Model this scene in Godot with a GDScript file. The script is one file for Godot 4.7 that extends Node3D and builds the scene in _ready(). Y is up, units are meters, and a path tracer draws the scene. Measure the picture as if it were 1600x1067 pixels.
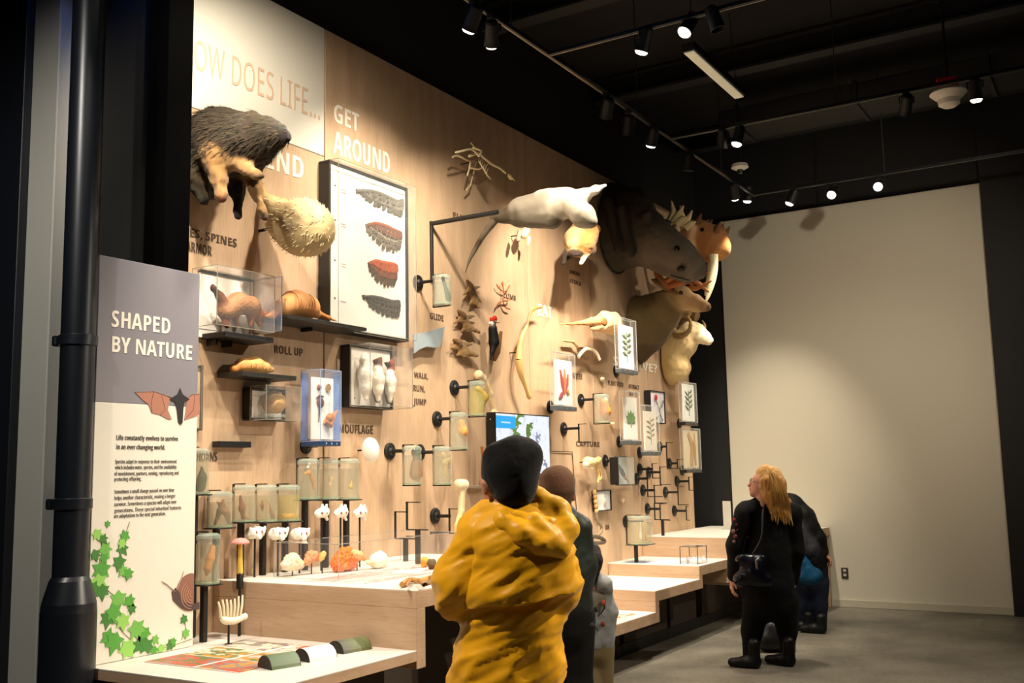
extends Node3D
# A museum gallery: a long wall of natural-history exhibits over a stepped display bench, five visitors, track lighting.

class MB:
	# collects triangles (counter-clockwise seen from outside) and commits them as one mesh
	var v := PackedVector3Array()
	var c := PackedColorArray()
	var uv := PackedVector2Array()
	var i := PackedInt32Array()
	var nrm := PackedVector3Array()
	var col := Color(1, 1, 1)
	var disp := 0.0
	var freq := 10.0
	var stretch := Vector3.ONE
	var rot := Basis()
	var ridged := false
	func p(a: Vector3, t := Vector2.ZERO) -> int:
		v.append(a); c.append(col); uv.append(t)
		return v.size() - 1
	func tri(a: int, b: int, d: int) -> void:
		i.append(a); i.append(b); i.append(d)
	func quad(a: Vector3, b: Vector3, d: Vector3, e: Vector3) -> void:
		var k := p(a, Vector2(0, 1)); p(b, Vector2(1, 1)); p(d, Vector2(1, 0)); p(e, Vector2(0, 0))
		tri(k, k + 1, k + 2); tri(k, k + 2, k + 3)
	func box(at: Vector3, size: Vector3, bev := 0.004, bas := Basis()) -> void:
		var h := size * 0.5
		var g := minf(bev, minf(h.x, minf(h.y, h.z)) * 0.6)
		var id := {}
		for sx: int in [-1, 1]:
			for sy: int in [-1, 1]:
				for sz: int in [-1, 1]:
					for ax in 3:
						var q := Vector3(sx * (h.x - g), sy * (h.y - g), sz * (h.z - g))
						q[ax] = [sx, sy, sz][ax] * h[ax]
						var t := Vector2(0.5 + q.x / size.x, 0.5 - q.y / size.y) if ax == 2 else (Vector2(0.5 + q.x / size.x, 0.5 + q.z / size.z) if ax == 1 else Vector2(0.5 + q.z / size.z, 0.5 - q.y / size.y))
						id[[sx, sy, sz, ax]] = p(at + bas * q, t)
		for ax in 3:
			var u := (ax + 1) % 3
			var w := (ax + 2) % 3
			for s: int in [-1, 1]:
				var k := []
				for m: Array in [[-1, -1], [1, -1], [1, 1], [-1, 1]]:
					var z := [0, 0, 0, ax]
					z[ax] = s; z[u] = m[0]; z[w] = m[1]
					k.append(id[z])
				if s < 0: k.reverse()
				tri(k[0], k[1], k[2]); tri(k[0], k[2], k[3])
			if g > 0.0:
				for s: int in [-1, 1]:
					for r: int in [-1, 1]:
						# edge along axis ax between faces u (sign s) and w (sign r)
						var z := [[0, 0, 0, u], [0, 0, 0, u], [0, 0, 0, w], [0, 0, 0, w]]
						for m in 4:
							z[m][u] = s; z[m][w] = r; z[m][ax] = [-1, 1, 1, -1][m]
						var k := [id[z[0]], id[z[1]], id[z[2]], id[z[3]]]
						if s * r > 0: k.reverse()
						var k0: Array = k.map(func(e: int) -> int: return p(v[e]))
						tri(k0[0], k0[1], k0[2]); tri(k0[0], k0[2], k0[3])
	func tube(pts: Array, rad: Variant, seg := 8, flat := Vector3.ONE, closed := false) -> void:
		var n := pts.size()
		var up := Vector3(0.13, 0.97, 0.21)
		var first := -1
		for k in n:
			var a: Vector3 = pts[maxi(k - 1, 0)]
			var b: Vector3 = pts[mini(k + 1, n - 1)]
			var t := (b - a).normalized()
			if t == Vector3.ZERO: t = Vector3.UP
			if absf(up.dot(t)) > 0.98: up = Vector3(0.9, 0.1, 0.4)
			up = (up - t * up.dot(t)).normalized()
			var side := t.cross(up)
			var r: float = rad[k] if rad is Array else rad
			for m in seg + 1:
				var an := TAU * m / seg
				var o := (up * cos(an) + side * sin(an)) * r * flat
				var id := p(pts[k] + o, Vector2(float(m) / seg, float(k) / n))
				if k == 0 and m == 0: first = id
		for k in n - 1:
			for m in seg:
				var a := first + k * (seg + 1) + m
				tri(a, a + seg + 1, a + 1); tri(a + 1, a + seg + 1, a + seg + 2)
		for e: int in [0, n - 1]:
			var r: float = rad[e] if rad is Array else rad
			if r < 0.0005: continue
			var ce := p(pts[e])
			var st: int = first + e * (seg + 1)
			var k0 := v.size()
			for m in seg: p(v[st + m])
			for m in seg:
				if e == 0: tri(ce, k0 + m, k0 + (m + 1) % seg)
				else: tri(ce, k0 + (m + 1) % seg, k0 + m)
	func lathe(prof: Array, at: Vector3, bas := Basis(), seg := 20) -> void:
		# prof: Vector2(radius, height); sharp corners are split
		for k in prof.size() - 1:
			var a: Vector2 = prof[k]
			var b: Vector2 = prof[k + 1]
			var s := v.size()
			for m in seg + 1:
				var an := TAU * m / seg
				var d := Vector3(cos(an), 0, sin(an))
				p(at + bas * (d * a.x + Vector3(0, a.y, 0)), Vector2(float(m) / seg, 0)); p(at + bas * (d * b.x + Vector3(0, b.y, 0)), Vector2(float(m) / seg, 1))
			for m in seg:
				var q := s + m * 2
				tri(q, q + 1, q + 2); tri(q + 2, q + 1, q + 3)
	func ball(at: Vector3, r: Vector3, bas := Basis(), seg := 16, rings := 10) -> void:
		var s := v.size()
		for k in rings + 1:
			var th := PI * k / rings
			for m in seg + 1:
				var an := TAU * m / seg
				p(at + bas * (Vector3(sin(th) * cos(an), cos(th), sin(th) * sin(an)) * r), Vector2(float(m) / seg, float(k) / rings))
		for k in rings:
			for m in seg:
				var a := s + k * (seg + 1) + m
				tri(a, a + 1, a + seg + 1); tri(a + 1, a + seg + 2, a + seg + 1)
	func prism(poly: PackedVector2Array, o: Vector3, ux: Vector3, uy: Vector3, thick: float) -> void:
		# a polygon in the plane (ux, uy) given depth along ux x uy
		var nz := ux.cross(uy).normalized() * thick
		if Geometry2D.is_polygon_clockwise(poly): poly.reverse()
		var t := Geometry2D.triangulate_polygon(poly)
		var n := poly.size()
		var lo := Vector2(1e9, 1e9)
		var hi := -lo
		for e in poly: lo = lo.min(e); hi = hi.max(e)
		var f := v.size()
		for e in poly: p(o + ux * e.x + uy * e.y + nz, Vector2((e.x - lo.x) / (hi.x - lo.x), (hi.y - e.y) / (hi.y - lo.y)))
		var bk := v.size()
		for e in poly: p(o + ux * e.x + uy * e.y)
		for k in range(0, t.size(), 3):
			var a := t[k]; var b := t[k + 1]; var d := t[k + 2]
			if (poly[b] - poly[a]).cross(poly[d] - poly[a]) < 0.0:
				var z := b; b = d; d = z
			tri(f + a, f + b, f + d); tri(bk + a, bk + d, bk + b)
		for k in n:
			var m := (k + 1) % n
			var q := p(v[bk + k]); p(v[bk + m]); p(v[f + m]); p(v[f + k])
			tri(q, q + 1, q + 2); tri(q, q + 2, q + 3)
	func grid(nu: int, nv: int, fn: Callable) -> void:
		var s := v.size()
		for a in nu + 1:
			for b in nv + 1:
				p(fn.call(float(a) / nu, float(b) / nv), Vector2(float(a) / nu, 1.0 - float(b) / nv))
		for a in nu:
			for b in nv:
				var k := s + a * (nv + 1) + b
				tri(k, k + nv + 1, k + 1); tri(k + 1, k + nv + 1, k + nv + 2)
	func mesh(off: Vector3) -> ArrayMesh:
		var n := PackedVector3Array()
		n.resize(v.size())
		for k in range(0, i.size(), 3):
			var a := i[k]; var b := i[k + 1]; var d := i[k + 2]
			var x := (v[b] - v[a]).cross(v[d] - v[a])
			n[a] += x; n[b] += x; n[d] += x
		for k in n.size(): n[k] = n[k].normalized()
		var q := v.duplicate()
		if disp > 0.0:
			var ns := FastNoiseLite.new()
			ns.seed = 5; ns.frequency = 1.0; ns.fractal_octaves = 3
			if ridged: ns.fractal_type = FastNoiseLite.FRACTAL_RIDGED; ns.fractal_octaves = 2
			for k in q.size(): q[k] += n[k] * disp * ns.get_noise_3dv(rot * q[k] * freq * stretch)
			n.fill(Vector3.ZERO)
			for k in range(0, i.size(), 3):
				var a := i[k]; var b := i[k + 1]; var d := i[k + 2]
				var x := (q[b] - q[a]).cross(q[d] - q[a])
				n[a] += x; n[b] += x; n[d] += x
			for k in n.size(): n[k] = n[k].normalized()
		for k in q.size(): q[k] -= off
		var fl := i.duplicate()
		for k in range(0, fl.size(), 3):
			var z := fl[k + 1]; fl[k + 1] = fl[k + 2]; fl[k + 2] = z
		var arr := []
		arr.resize(Mesh.ARRAY_MAX)
		arr[Mesh.ARRAY_VERTEX] = q; arr[Mesh.ARRAY_NORMAL] = n; arr[Mesh.ARRAY_COLOR] = c; arr[Mesh.ARRAY_TEX_UV] = uv; arr[Mesh.ARRAY_INDEX] = fl
		var am := ArrayMesh.new()
		am.add_surface_from_arrays(Mesh.PRIMITIVE_TRIANGLES, arr)
		return am

# a field of tapered capsules joined with a smooth minimum, meshed as surface nets
# bone: [a, b, radius a, radius b, colour, flattening (>1 thinner) along axis ax]
func sdf(bones: Array, cell := 0.012, k := 0.03, ax := Vector3(1, 0, 0), mb: MB = null) -> MB:
	if mb == null: mb = MB.new()
	var lo := Vector3(1e9, 1e9, 1e9)
	var hi := -lo
	for b: Array in bones:
		var r := maxf(b[2], b[3]) + cell * 3.0
		lo = lo.min(b[0] - Vector3(r, r, r)).min(b[1] - Vector3(r, r, r))
		hi = hi.max(b[0] + Vector3(r, r, r)).max(b[1] + Vector3(r, r, r))
	var nx := int((hi.x - lo.x) / cell) + 2
	var ny := int((hi.y - lo.y) / cell) + 2
	var nz := int((hi.z - lo.z) / cell) + 2
	var fd := PackedFloat32Array()
	fd.resize(nx * ny * nz)
	fd.fill(1000.0)
	for b: Array in bones:
		var a: Vector3 = b[0]
		var ba: Vector3 = b[1] - a
		var bb := maxf(ba.length_squared(), 1e-9)
		var ra: float = b[2]
		var dr: float = b[3] - ra
		var fl: float = b[5]
		var mr := maxf(b[2], b[3]) + k + cell * 1.5
		var c0 := ((a.min(b[1]) - Vector3(mr, mr, mr) - lo) / cell).floor().max(Vector3.ZERO)
		var c1 := ((a.max(b[1]) + Vector3(mr, mr, mr) - lo) / cell).ceil().min(Vector3(nx - 1, ny - 1, nz - 1))
		for z in range(int(c0.z), int(c1.z) + 1):
			for y in range(int(c0.y), int(c1.y) + 1):
				var row := (z * ny + y) * nx
				var pa := lo + Vector3(0, y, z) * cell - a
				for x in range(int(c0.x), int(c1.x) + 1):
					var q := pa
					q.x += x * cell
					if fl != 1.0: q += ax * (q.dot(ax) * (fl - 1.0))
					var h := clampf(q.dot(ba) / bb, 0.0, 1.0)
					var d := (q - ba * h).length() - ra - dr * h
					var o := fd[row + x]
					var e := k - absf(o - d)
					fd[row + x] = minf(o, d) - (e * e / k * 0.25 if e > 0.0 else 0.0)
	var id := PackedInt32Array()
	id.resize(nx * ny * nz)
	id.fill(-1)
	var cols := []
	for b: Array in bones: cols.append(lin(b[4]))
	var one_col := true
	for e: Color in cols: one_col = one_col and e == cols[0]
	var sy := nx
	var sz := nx * ny
	var st := [0, 1, sy, sy + 1, sz, sz + 1, sz + sy, sz + sy + 1]
	var ed := [[0, 1], [2, 3], [4, 5], [6, 7], [0, 2], [1, 3], [4, 6], [5, 7], [0, 4], [1, 5], [2, 6], [3, 7]]
	for z in nz - 1:
		for y in ny - 1:
			var row := (z * ny + y) * nx
			for x in nx - 1:
				var o := row + x
				var s := fd[o] < 0.0
				if s == (fd[o + 1] < 0.0) and s == (fd[o + sy] < 0.0) and s == (fd[o + sy + 1] < 0.0) and s == (fd[o + sz] < 0.0) and s == (fd[o + sz + 1] < 0.0) and s == (fd[o + sz + sy] < 0.0) and s == (fd[o + sz + sy + 1] < 0.0):
					continue
				var sum := Vector3.ZERO
				var cnt := 0
				for e: Array in ed:
					var f0 := fd[o + st[e[0]]]
					var f1 := fd[o + st[e[1]]]
					if (f0 < 0.0) != (f1 < 0.0):
						var t := f0 / (f0 - f1)
						var e0: int = e[0]
						var e1: int = e[1]
						sum += Vector3(e0 & 1, (e0 >> 1) & 1, e0 >> 2).lerp(Vector3(e1 & 1, (e1 >> 1) & 1, e1 >> 2), t)
						cnt += 1
				var pos := lo + (Vector3(x, y, z) + sum / cnt) * cell
				if one_col: mb.col = cols[0]
				else:
					var acc := Color(0, 0, 0)
					var tot := 0.0
					for bi in bones.size():
						var b: Array = bones[bi]
						var ba: Vector3 = b[1] - b[0]
						var q: Vector3 = pos - b[0]
						if b[5] != 1.0: q += ax * (q.dot(ax) * (b[5] - 1.0))
						var h := clampf(q.dot(ba) / maxf(ba.length_squared(), 1e-9), 0.0, 1.0)
						var d := maxf((q - ba * h).length() - lerpf(b[2], b[3], h), 0.0) + 0.004
						var wt := 1.0 / (d * d * d)
						acc += cols[bi] * wt
						tot += wt
					mb.col = acc / tot
					mb.col.a = 1.0
				id[o] = mb.p(pos)
	for z in range(1, nz - 1):
		for y in range(1, ny - 1):
			var row := (z * ny + y) * nx
			for x in range(1, nx - 1):
				var o := row + x
				if id[o] < 0: continue
				var s := fd[o] < 0.0
				if s != (fd[o + 1] < 0.0):
					_q(mb, id[o - sy - sz], id[o - sz], id[o], id[o - sy], s)
				if s != (fd[o + sy] < 0.0):
					_q(mb, id[o - 1 - sz], id[o - 1], id[o], id[o - sz], s)
				if s != (fd[o + sz] < 0.0):
					_q(mb, id[o - 1 - sy], id[o - sy], id[o], id[o - 1], s)
	mb.col = Color(1, 1, 1)
	return mb

func _q(mb: MB, a: int, b: int, d: int, e: int, s: bool) -> void:
	if a < 0 or b < 0 or d < 0 or e < 0: return
	if s: mb.tri(a, b, d); mb.tri(a, d, e)
	else: mb.tri(a, d, b); mb.tri(a, e, d)

func flat_back(mb: MB, z := 0.02) -> MB:
	for k in mb.v.size(): mb.v[k].z = maxf(mb.v[k].z, z)
	return mb

static func lin(hex: String) -> Color:
	return Color(hex).srgb_to_linear()

var mats := {}
func mat(hex: String, rough := 0.6, metal := 0.0, spec := 0.5) -> StandardMaterial3D:
	var key := "%s %s %s %s" % [hex, rough, metal, spec]
	if not mats.has(key):
		var m := StandardMaterial3D.new()
		m.albedo_color = Color(hex); m.roughness = rough; m.metallic = metal; m.metallic_specular = spec
		mats[key] = m
	return mats[key]
func vmat(rough := 0.7, sheen := 0.0, bump := 0.0, scale := 30.0) -> StandardMaterial3D:
	var key := "v %s %s %s %s" % [rough, sheen, bump, scale]
	if not mats.has(key):
		var m := StandardMaterial3D.new()
		m.vertex_color_use_as_albedo = true; m.roughness = rough; m.metallic_specular = 0.35
		if sheen > 0.0: m.rim_enabled = true; m.rim = sheen
		if bump > 0.0:
			m.normal_enabled = true; m.normal_scale = bump; m.normal_texture = noise_tex(3, 0.03, [], true)
			m.uv1_triplanar = true; m.uv1_world_triplanar = true; m.uv1_scale = Vector3(scale, scale, scale) * 0.1
		mats[key] = m
	return mats[key]
func pane(hex: String, alpha: float, rough := 0.03) -> StandardMaterial3D:
	var key := "p %s %s %s" % [hex, alpha, rough]
	if not mats.has(key):
		var m := StandardMaterial3D.new()
		m.transparency = BaseMaterial3D.TRANSPARENCY_ALPHA
		m.albedo_color = Color(Color(hex), alpha); m.roughness = rough
		m.cull_mode = BaseMaterial3D.CULL_DISABLED
		mats[key] = m
	return mats[key]
func glow(hex: String, e: float) -> StandardMaterial3D:
	var key := "g %s %s" % [hex, e]
	if not mats.has(key):
		var m := StandardMaterial3D.new()
		m.albedo_color = Color(hex); m.emission_enabled = true; m.emission = Color(hex); m.emission_energy_multiplier = e
		mats[key] = m
	return mats[key]
var ntex := {}
func noise_tex(sd: int, fr: float, ramp: Array = [], nrm := false) -> NoiseTexture2D:
	var key := "%s %s %s %s" % [sd, fr, ramp, nrm]
	if not ntex.has(key):
		var n := FastNoiseLite.new()
		n.seed = sd; n.frequency = fr; n.fractal_octaves = 4
		var t := NoiseTexture2D.new()
		t.width = 512; t.height = 512; t.seamless = true; t.noise = n
		if ramp.size():
			var g := Gradient.new()
			g.offsets = PackedFloat32Array([0.2, 0.5, 0.8]); g.colors = PackedColorArray([Color(ramp[0]), Color(ramp[1]), Color(ramp[2])])
			t.color_ramp = g
		if nrm: t.as_normal_map = true; t.bump_strength = 2.0
		ntex[key] = t
	return ntex[key]
func tmat(tex: Texture2D, rough: float, scale: Vector3, tri := true) -> StandardMaterial3D:
	var m := StandardMaterial3D.new()
	m.albedo_texture = tex; m.roughness = rough
	if tri: m.uv1_triplanar = true; m.uv1_world_triplanar = true; m.uv1_scale = scale
	return m

var names := {}
func numbered(n: String) -> String:
	names[n] = names.get(n, 0) + 1
	return n if names[n] == 1 else "%s_%03d" % [n, names[n] - 1]
func tag(o: Node, label := "", category := "", group := "", kind := "") -> void:
	if label: o.set_meta("label", label)
	if category: o.set_meta("category", category)
	if group: o.set_meta("group", group)
	if kind: o.set_meta("kind", kind)
func thing(called: String, label: String, category: String, at: Vector3, group := "") -> Node3D:
	var o := Node3D.new()
	o.name = numbered(called); o.position = at
	add_child(o, true)
	tag(o, label, category, group)
	return o
func spot_of(o: Node) -> Vector3:
	var p := Vector3.ZERO
	while o is Node3D and o != self:
		p += o.position
		o = o.get_parent()
	return p
func part(mb: MB, called: String, m: Material, to: Node, label := "") -> MeshInstance3D:
	var o := MeshInstance3D.new()
	o.mesh = mb.mesh(spot_of(to)); o.material_override = m
	o.name = called
	to.add_child(o, true)
	if label: o.set_meta("label", label)
	return o
func single(mb: MB, called: String, m: Material, label: String, category: String, group := "") -> MeshInstance3D:
	var lo := Vector3(1e9, 1e9, 1e9)
	var hi := -lo
	for e in mb.v: lo = lo.min(e); hi = hi.max(e)
	var at := Vector3((lo.x + hi.x) / 2, lo.y, (lo.z + hi.z) / 2)
	var o := MeshInstance3D.new()
	o.mesh = mb.mesh(at); o.material_override = m; o.position = at
	o.name = numbered(called)
	add_child(o, true)
	tag(o, label, category, group)
	return o
func struct(mb: MB, called: String, m: Material) -> MeshInstance3D:
	var o := single(mb, called, m, "", "")
	o.set_meta("kind", "structure")
	return o
func bx(at: Vector3, size: Vector3, bev := 0.004, mb: MB = null, bas := Basis()) -> MB:
	if mb == null: mb = MB.new()
	mb.box(at, size, bev, bas)
	return mb
func bx2(lo: Vector3, hi: Vector3, bev := 0.004, mb: MB = null) -> MB:
	return bx((lo + hi) / 2, hi - lo, bev, mb)
func tb(pts: Array, rad: Variant, seg := 8, mb: MB = null, flat := Vector3.ONE) -> MB:
	if mb == null: mb = MB.new()
	mb.tube(pts, rad, seg, flat)
	return mb
func lt(prof: Array, at: Vector3, bas := Basis(), seg := 20, mb: MB = null) -> MB:
	if mb == null: mb = MB.new()
	mb.lathe(prof, at, bas, seg)
	return mb
func smooth(p: Array, n := 5) -> Array:
	var c := []
	for k in p.size() - 1:
		var a: Vector3 = p[maxi(k - 1, 0)]; var d: Vector3 = p[mini(k + 2, p.size() - 1)]
		for t in n: c.append((p[k] as Vector3).cubic_interpolate(p[k + 1], a, d, float(t) / n))
	c.append(p[-1])
	return c
const TO_Z := Basis(Vector3(1, 0, 0), Vector3(0, 0, 1), Vector3(0, -1, 0))   # turns a lathe's axis towards the room
# flat polygon in a wall-parallel plane, points given in the world
func slab(pts: Array, z: float, thick: float, mb: MB = null) -> MB:
	if mb == null: mb = MB.new()
	var po := PackedVector2Array()
	for e: Vector3 in pts: po.append(Vector2(e.x, e.y))
	mb.prism(po, Vector3(0, 0, z), Vector3.RIGHT, Vector3.UP, thick)
	return mb
var font_b: SystemFont
var font_r: SystemFont
# lettering that fills the box between two corners of a wall-parallel plane
func letters(txt: String, at: Vector3, size: Vector2, m: Material, to: Node, bold := true, label := "") -> void:
	var t := TextMesh.new()
	t.text = txt; t.font = font_b if bold else font_r; t.font_size = 64; t.pixel_size = 0.01; t.depth = 0.02; t.curve_step = 2.0
	var bb := t.get_aabb()
	var s := Vector3(size.x / bb.size.x, size.y / bb.size.y, 0.1)
	var o := MeshInstance3D.new()
	o.mesh = t; o.material_override = m; o.scale = s
	o.position = at - spot_of(to) - bb.get_center() * s
	o.name = "lettering"
	to.add_child(o, true)
	o.set_meta("label", label if label else "lettering " + txt)

const TRACK_Y := 4.5
const WALL_END := 11.4
var ROOM := {}

func _ready() -> void:
	# ---- camera
	var cam := Camera3D.new()
	cam.name = "camera"
	cam.transform = Transform3D(Basis(Vector3(0.52284, -0.01997, 0.85220), Vector3(-0.09856, 0.99160, 0.08370), Vector3(-0.84672, -0.12776, 0.51648)), Vector3(0, 1.57, 4.5))
	cam.fov = 37.0899
	cam.near = 0.05; cam.far = 100.0
	var att := CameraAttributesPhysical.new()
	att.frustum_focal_length = 12.0 / tan(deg_to_rad(cam.fov) / 2.0)
	att.frustum_focus_distance = 6.6
	att.exposure_aperture = 2.2
	add_child(cam)
	cam.current = true
	# ---- environment: a closed room, almost no sky light
	var we := WorldEnvironment.new()
	we.name = "world_environment"
	var env := Environment.new()
	env.background_mode = Environment.BG_COLOR
	env.background_color = Color(0.012, 0.012, 0.012)
	env.tonemap_mode = Environment.TONE_MAPPER_LINEAR
	env.tonemap_exposure = 1.06
	env.sdfgi_enabled = true; env.ssao_enabled = true; env.ssil_enabled = true
	we.environment = env
	add_child(we)
	font_b = SystemFont.new(); font_b.font_names = PackedStringArray(["Droid Sans"]); font_b.font_weight = 700
	font_r = SystemFont.new(); font_r.font_names = PackedStringArray(["Droid Sans"])
	track_lighting()
	room()
	bench()
	intro_panel()
	wall_exhibits()
	jars_and_brackets()
	bench_exhibits()
	trophies()
	people()

# ---------------------------------------------------------------- lights
func head(at: Vector3, aim: Vector3, energy: float, cone: float, label: String, color := "fff0da", track := TRACK_Y, lamp := true, dome := true) -> void:
	var dir := (aim - at).normalized()
	var t := thing("track_light", label, "spotlight", at, "track spotlights")
	var x := dir.cross(Vector3.UP).normalized()
	var bas := Basis(x, -dir, x.cross(-dir))            # local y points backwards out of the lamp
	var black := mat("080808", 0.6)
	part(lt([Vector2(0, 0.13), Vector2(0.035, 0.13), Vector2(0.042, 0.115), Vector2(0.047, 0.0), Vector2(0.052, -0.03), Vector2(0.047, -0.03), Vector2(0.043, 0.0)], at, bas, 20), "housing", black, t)
	part(lt([Vector2(0.043, -0.012), Vector2(0.042, -0.034), Vector2(0.032, -0.046), Vector2(0, -0.052)] if dome else [Vector2(0.043, 0.03), Vector2(0.03, 0.024), Vector2(0, 0.02)], at, bas, 20), "lens", glow("fff0e0", 5.0) if lamp else mat("777777", 0.2), t)
	var up := Vector3(at.x, track - 0.02, at.z) - dir * 0.05
	var y0 := at - dir * 0.06
	part(tb([y0 + x * 0.054, y0 + x * 0.056 + Vector3(0, 0.05, 0), Vector3(y0.x, y0.y + 0.075, y0.z), y0 - x * 0.056 + Vector3(0, 0.05, 0), y0 - x * 0.054], 0.006, 6), "yoke", black, t)
	part(tb([Vector3(y0.x, y0.y + 0.07, y0.z), Vector3(y0.x, track - 0.01, y0.z)], 0.009, 8), "stem", black, t)
	part(bx(Vector3(y0.x, track - 0.035, y0.z), Vector3(0.05, 0.035, 0.05)), "adapter", black, t)
	if lamp:
		var s := SpotLight3D.new()
		s.name = "lamp"; s.light_color = Color(color); s.light_energy = energy; s.spot_range = 30.0; s.spot_attenuation = 2.0
		s.spot_angle = cone; s.spot_angle_attenuation = 0.9; s.light_size = 0.04; s.shadow_enabled = true
		t.add_child(s)
		s.transform = Transform3D(Basis(x, x.cross(-dir) * -1.0, -dir), dir * 0.06)

func track_lighting() -> void:
	var black := mat("141414", 0.35)
	var zt := 1.17
	for r: Array in [[Vector3(0.5, TRACK_Y, zt), Vector3(10.56, TRACK_Y, zt), "long lighting track running beside the exhibit wall"], [Vector3(6.03, TRACK_Y, zt), Vector3(6.03, TRACK_Y, 7.0), "nearest cross track above the long hanging tube lamp"], [Vector3(8.25, TRACK_Y, zt), Vector3(8.25, TRACK_Y, 7.0), "middle cross track carrying the spotlight beside the red alarm"], [Vector3(10.53, TRACK_Y, zt), Vector3(10.53, TRACK_Y, 3.9), "farthest cross track in front of the blank pale wall"]]:
		var a: Vector3 = r[0]
		var b: Vector3 = r[1]
		var t := thing("lighting_track", r[2], "track", a, "lighting tracks")
		part(bx((a + b) / 2, (b - a).abs() + Vector3(0.035, 0.03, 0.035), 0.003), "rail", black, t)
		part(bx((a + b) / 2 + Vector3(0, -0.016, 0), (b - a).abs() + Vector3(0.012, 0.004, 0.012), 0.0), "conductor", mat("6d6a60", 0.3, 0.8), t)
		var n := int((b - a).length() / 2.0)
		for k in n:
			var p := a.lerp(b, (k + 0.5) / n)
			part(tb([p, Vector3(p.x, 5.6, p.z)], 0.005, 6), "hanger_rod", mat("2b2b29", 0.5), t)
	# heads on the long track, lighting the exhibit wall
	var near := "black spotlight on the long track, "
	head(Vector3(5.038, 4.336, 1.17), Vector3(5.5, 2.9, 0.0), 4.8, 44, near + "first of the two bright ones at the top left")
	head(Vector3(5.281, 4.324, 1.17), Vector3(6.9, 2.4, 0.0), 5.5, 40, near + "second of the two bright ones at the top left")
	head(Vector3(6.938, 4.332, 1.17), Vector3(8.2, 2.4, 0.0), 8.5, 40, near + "facing away above the bird skeleton", "fff0da", TRACK_Y, true, false)
	head(Vector3(7.347, 4.308, 1.17), Vector3(8.5, 1.3, 0.2), 7.0, 34, near + "facing away, just right of the first dim one", "fff0da", TRACK_Y, true, false)
	head(Vector3(7.812, 4.344, 1.17), Vector3(8.6, 2.0, 0.1), 4.5, 30, near + "small bright one above the grey-white ray")
	head(Vector3(8.653, 4.329, 1.17), Vector3(9.1, 0.7, 0.6), 3.5, 30, near + "dim one above the rhinoceros head", "fff0da", TRACK_Y, true, false)
	head(Vector3(9.916, 4.347, 1.17), Vector3(11.93, 1.1, 0.75), 7.0, 28, near + "left one of the pair at its far end")
	# the same track goes on to the left, out of view; its unseen heads light the wall's left end
	head(Vector3(2.6, 4.3, zt), Vector3(3.6, 1.2, 0.3), 2.0, 36, near + "unseen beyond the frame, placed to light the grey and white intro panel")
	head(Vector3(3.25, 4.3, zt), Vector3(4.25, 3.5, 0.0), 5.0, 42, near + "unseen beyond the frame, placed to wash the white wall panel")
	head(Vector3(4.25, 4.3, zt), Vector3(4.25, 1.5, 0.0), 5.5, 34, near + "unseen beyond the frame, placed to light the armadillo case and the jars")
	head(Vector3(2.95, 4.3, zt), Vector3(4.9, 1.5, 0.2), 9.0, 32, near + "unseen beyond the frame, placed to light the jars from the left")
	# cross tracks
	head(Vector3(6.03, 4.374, 1.891), Vector3(6.4, 1.2, 0.6), 8.0, 36, "bright spotlight on the nearest cross track, left of the tube lamp")
	head(Vector3(6.03, 4.421, 2.203), Vector3(4.0, 0.9, 1.0), 8.0, 36, "bright spotlight on the nearest cross track, right above the tube lamp")
	head(Vector3(6.03, 4.394, 2.412), Vector3(6.6, 0.0, 3.6), 4.0, 34, "dim spotlight on the nearest cross track, right of the bright pair", "ffdcae", TRACK_Y, false, false)
	head(Vector3(8.25, 4.359, 1.776), Vector3(7.6, 0.6, 0.9), 6.5, 36, "bright spotlight on the middle cross track, above the round white sensor")
	head(Vector3(8.25, 4.351, 1.638), Vector3(9.6, 0.7, 0.7), 7.0, 34, "dim spotlight on the middle cross track, left of its bright neighbour", "fff0da", TRACK_Y, true, false)
	head(Vector3(8.25, 4.346, 3.151), Vector3(11.9, 1.0, 1.5), 3.0, 34, "dim spotlight on the middle cross track, left of the red alarm", "fff0da", TRACK_Y, true, false)
	head(Vector3(8.25, 4.351, 3.662), Vector3(8.8, 0.0, 3.6), 6.0, 40, "bright spotlight on the middle cross track, right of the red alarm")
	head(Vector3(10.53, 4.468, 1.105), Vector3(10.9, 0.9, 0.5), 4.0, 30, "right one of the pair of spotlights at the far track corner")
	head(Vector3(10.53, 4.366, 1.568), Vector3(10.2, 1.6, 0.3), 3.5, 34, "spotlight hanging lowest from the farthest cross track")
	head(Vector3(10.53, 4.372, 2.003), Vector3(6.5, 1.2, 1.6), 5.0, 26, "narrow tilted spotlight on the farthest cross track, second from right")
	head(Vector3(10.53, 4.376, 2.464), Vector3(4.5, 1.2, 3.2), 7.0, 30, "rightmost spotlight on the farthest cross track, facing the visitors")
	head(Vector3(6.03, 4.3, 5.2), Vector3(3.4, 1.1, 2.4), 24.0, 28, "spotlight on the nearest cross track, unseen beyond the frame, placed to light the yellow raincoat")  # unseen heads, here and below, placed out of view to light the visitors
	head(Vector3(6.03, 4.3, 6.2), Vector3(5.0, 0.9, 1.7), 12.0, 30, "spotlight on the nearest cross track, unseen beyond the frame, placed to light the visitors at the bench")
	head(Vector3(8.25, 4.3, 5.0), Vector3(8.2, 0.6, 1.8), 7.0, 30, "spotlight on the middle cross track, unseen beyond the frame, placed to light the far visitors")
	head(Vector3(1.6, 4.3, 1.19), Vector3(3.3, 1.0, 2.4), 14.0, 28, "black spotlight on the long track, unseen beyond the frame, placed to light the yellow raincoat from the left")
	head(Vector3(8.25, 4.3, 4.2), Vector3(11.93, 2.6, 1.2), 5.0, 44, "spotlight on the middle cross track, unseen beyond the frame, placed to light the pale end wall")  # unseen head out of view, placed to brighten the end wall evenly
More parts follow.
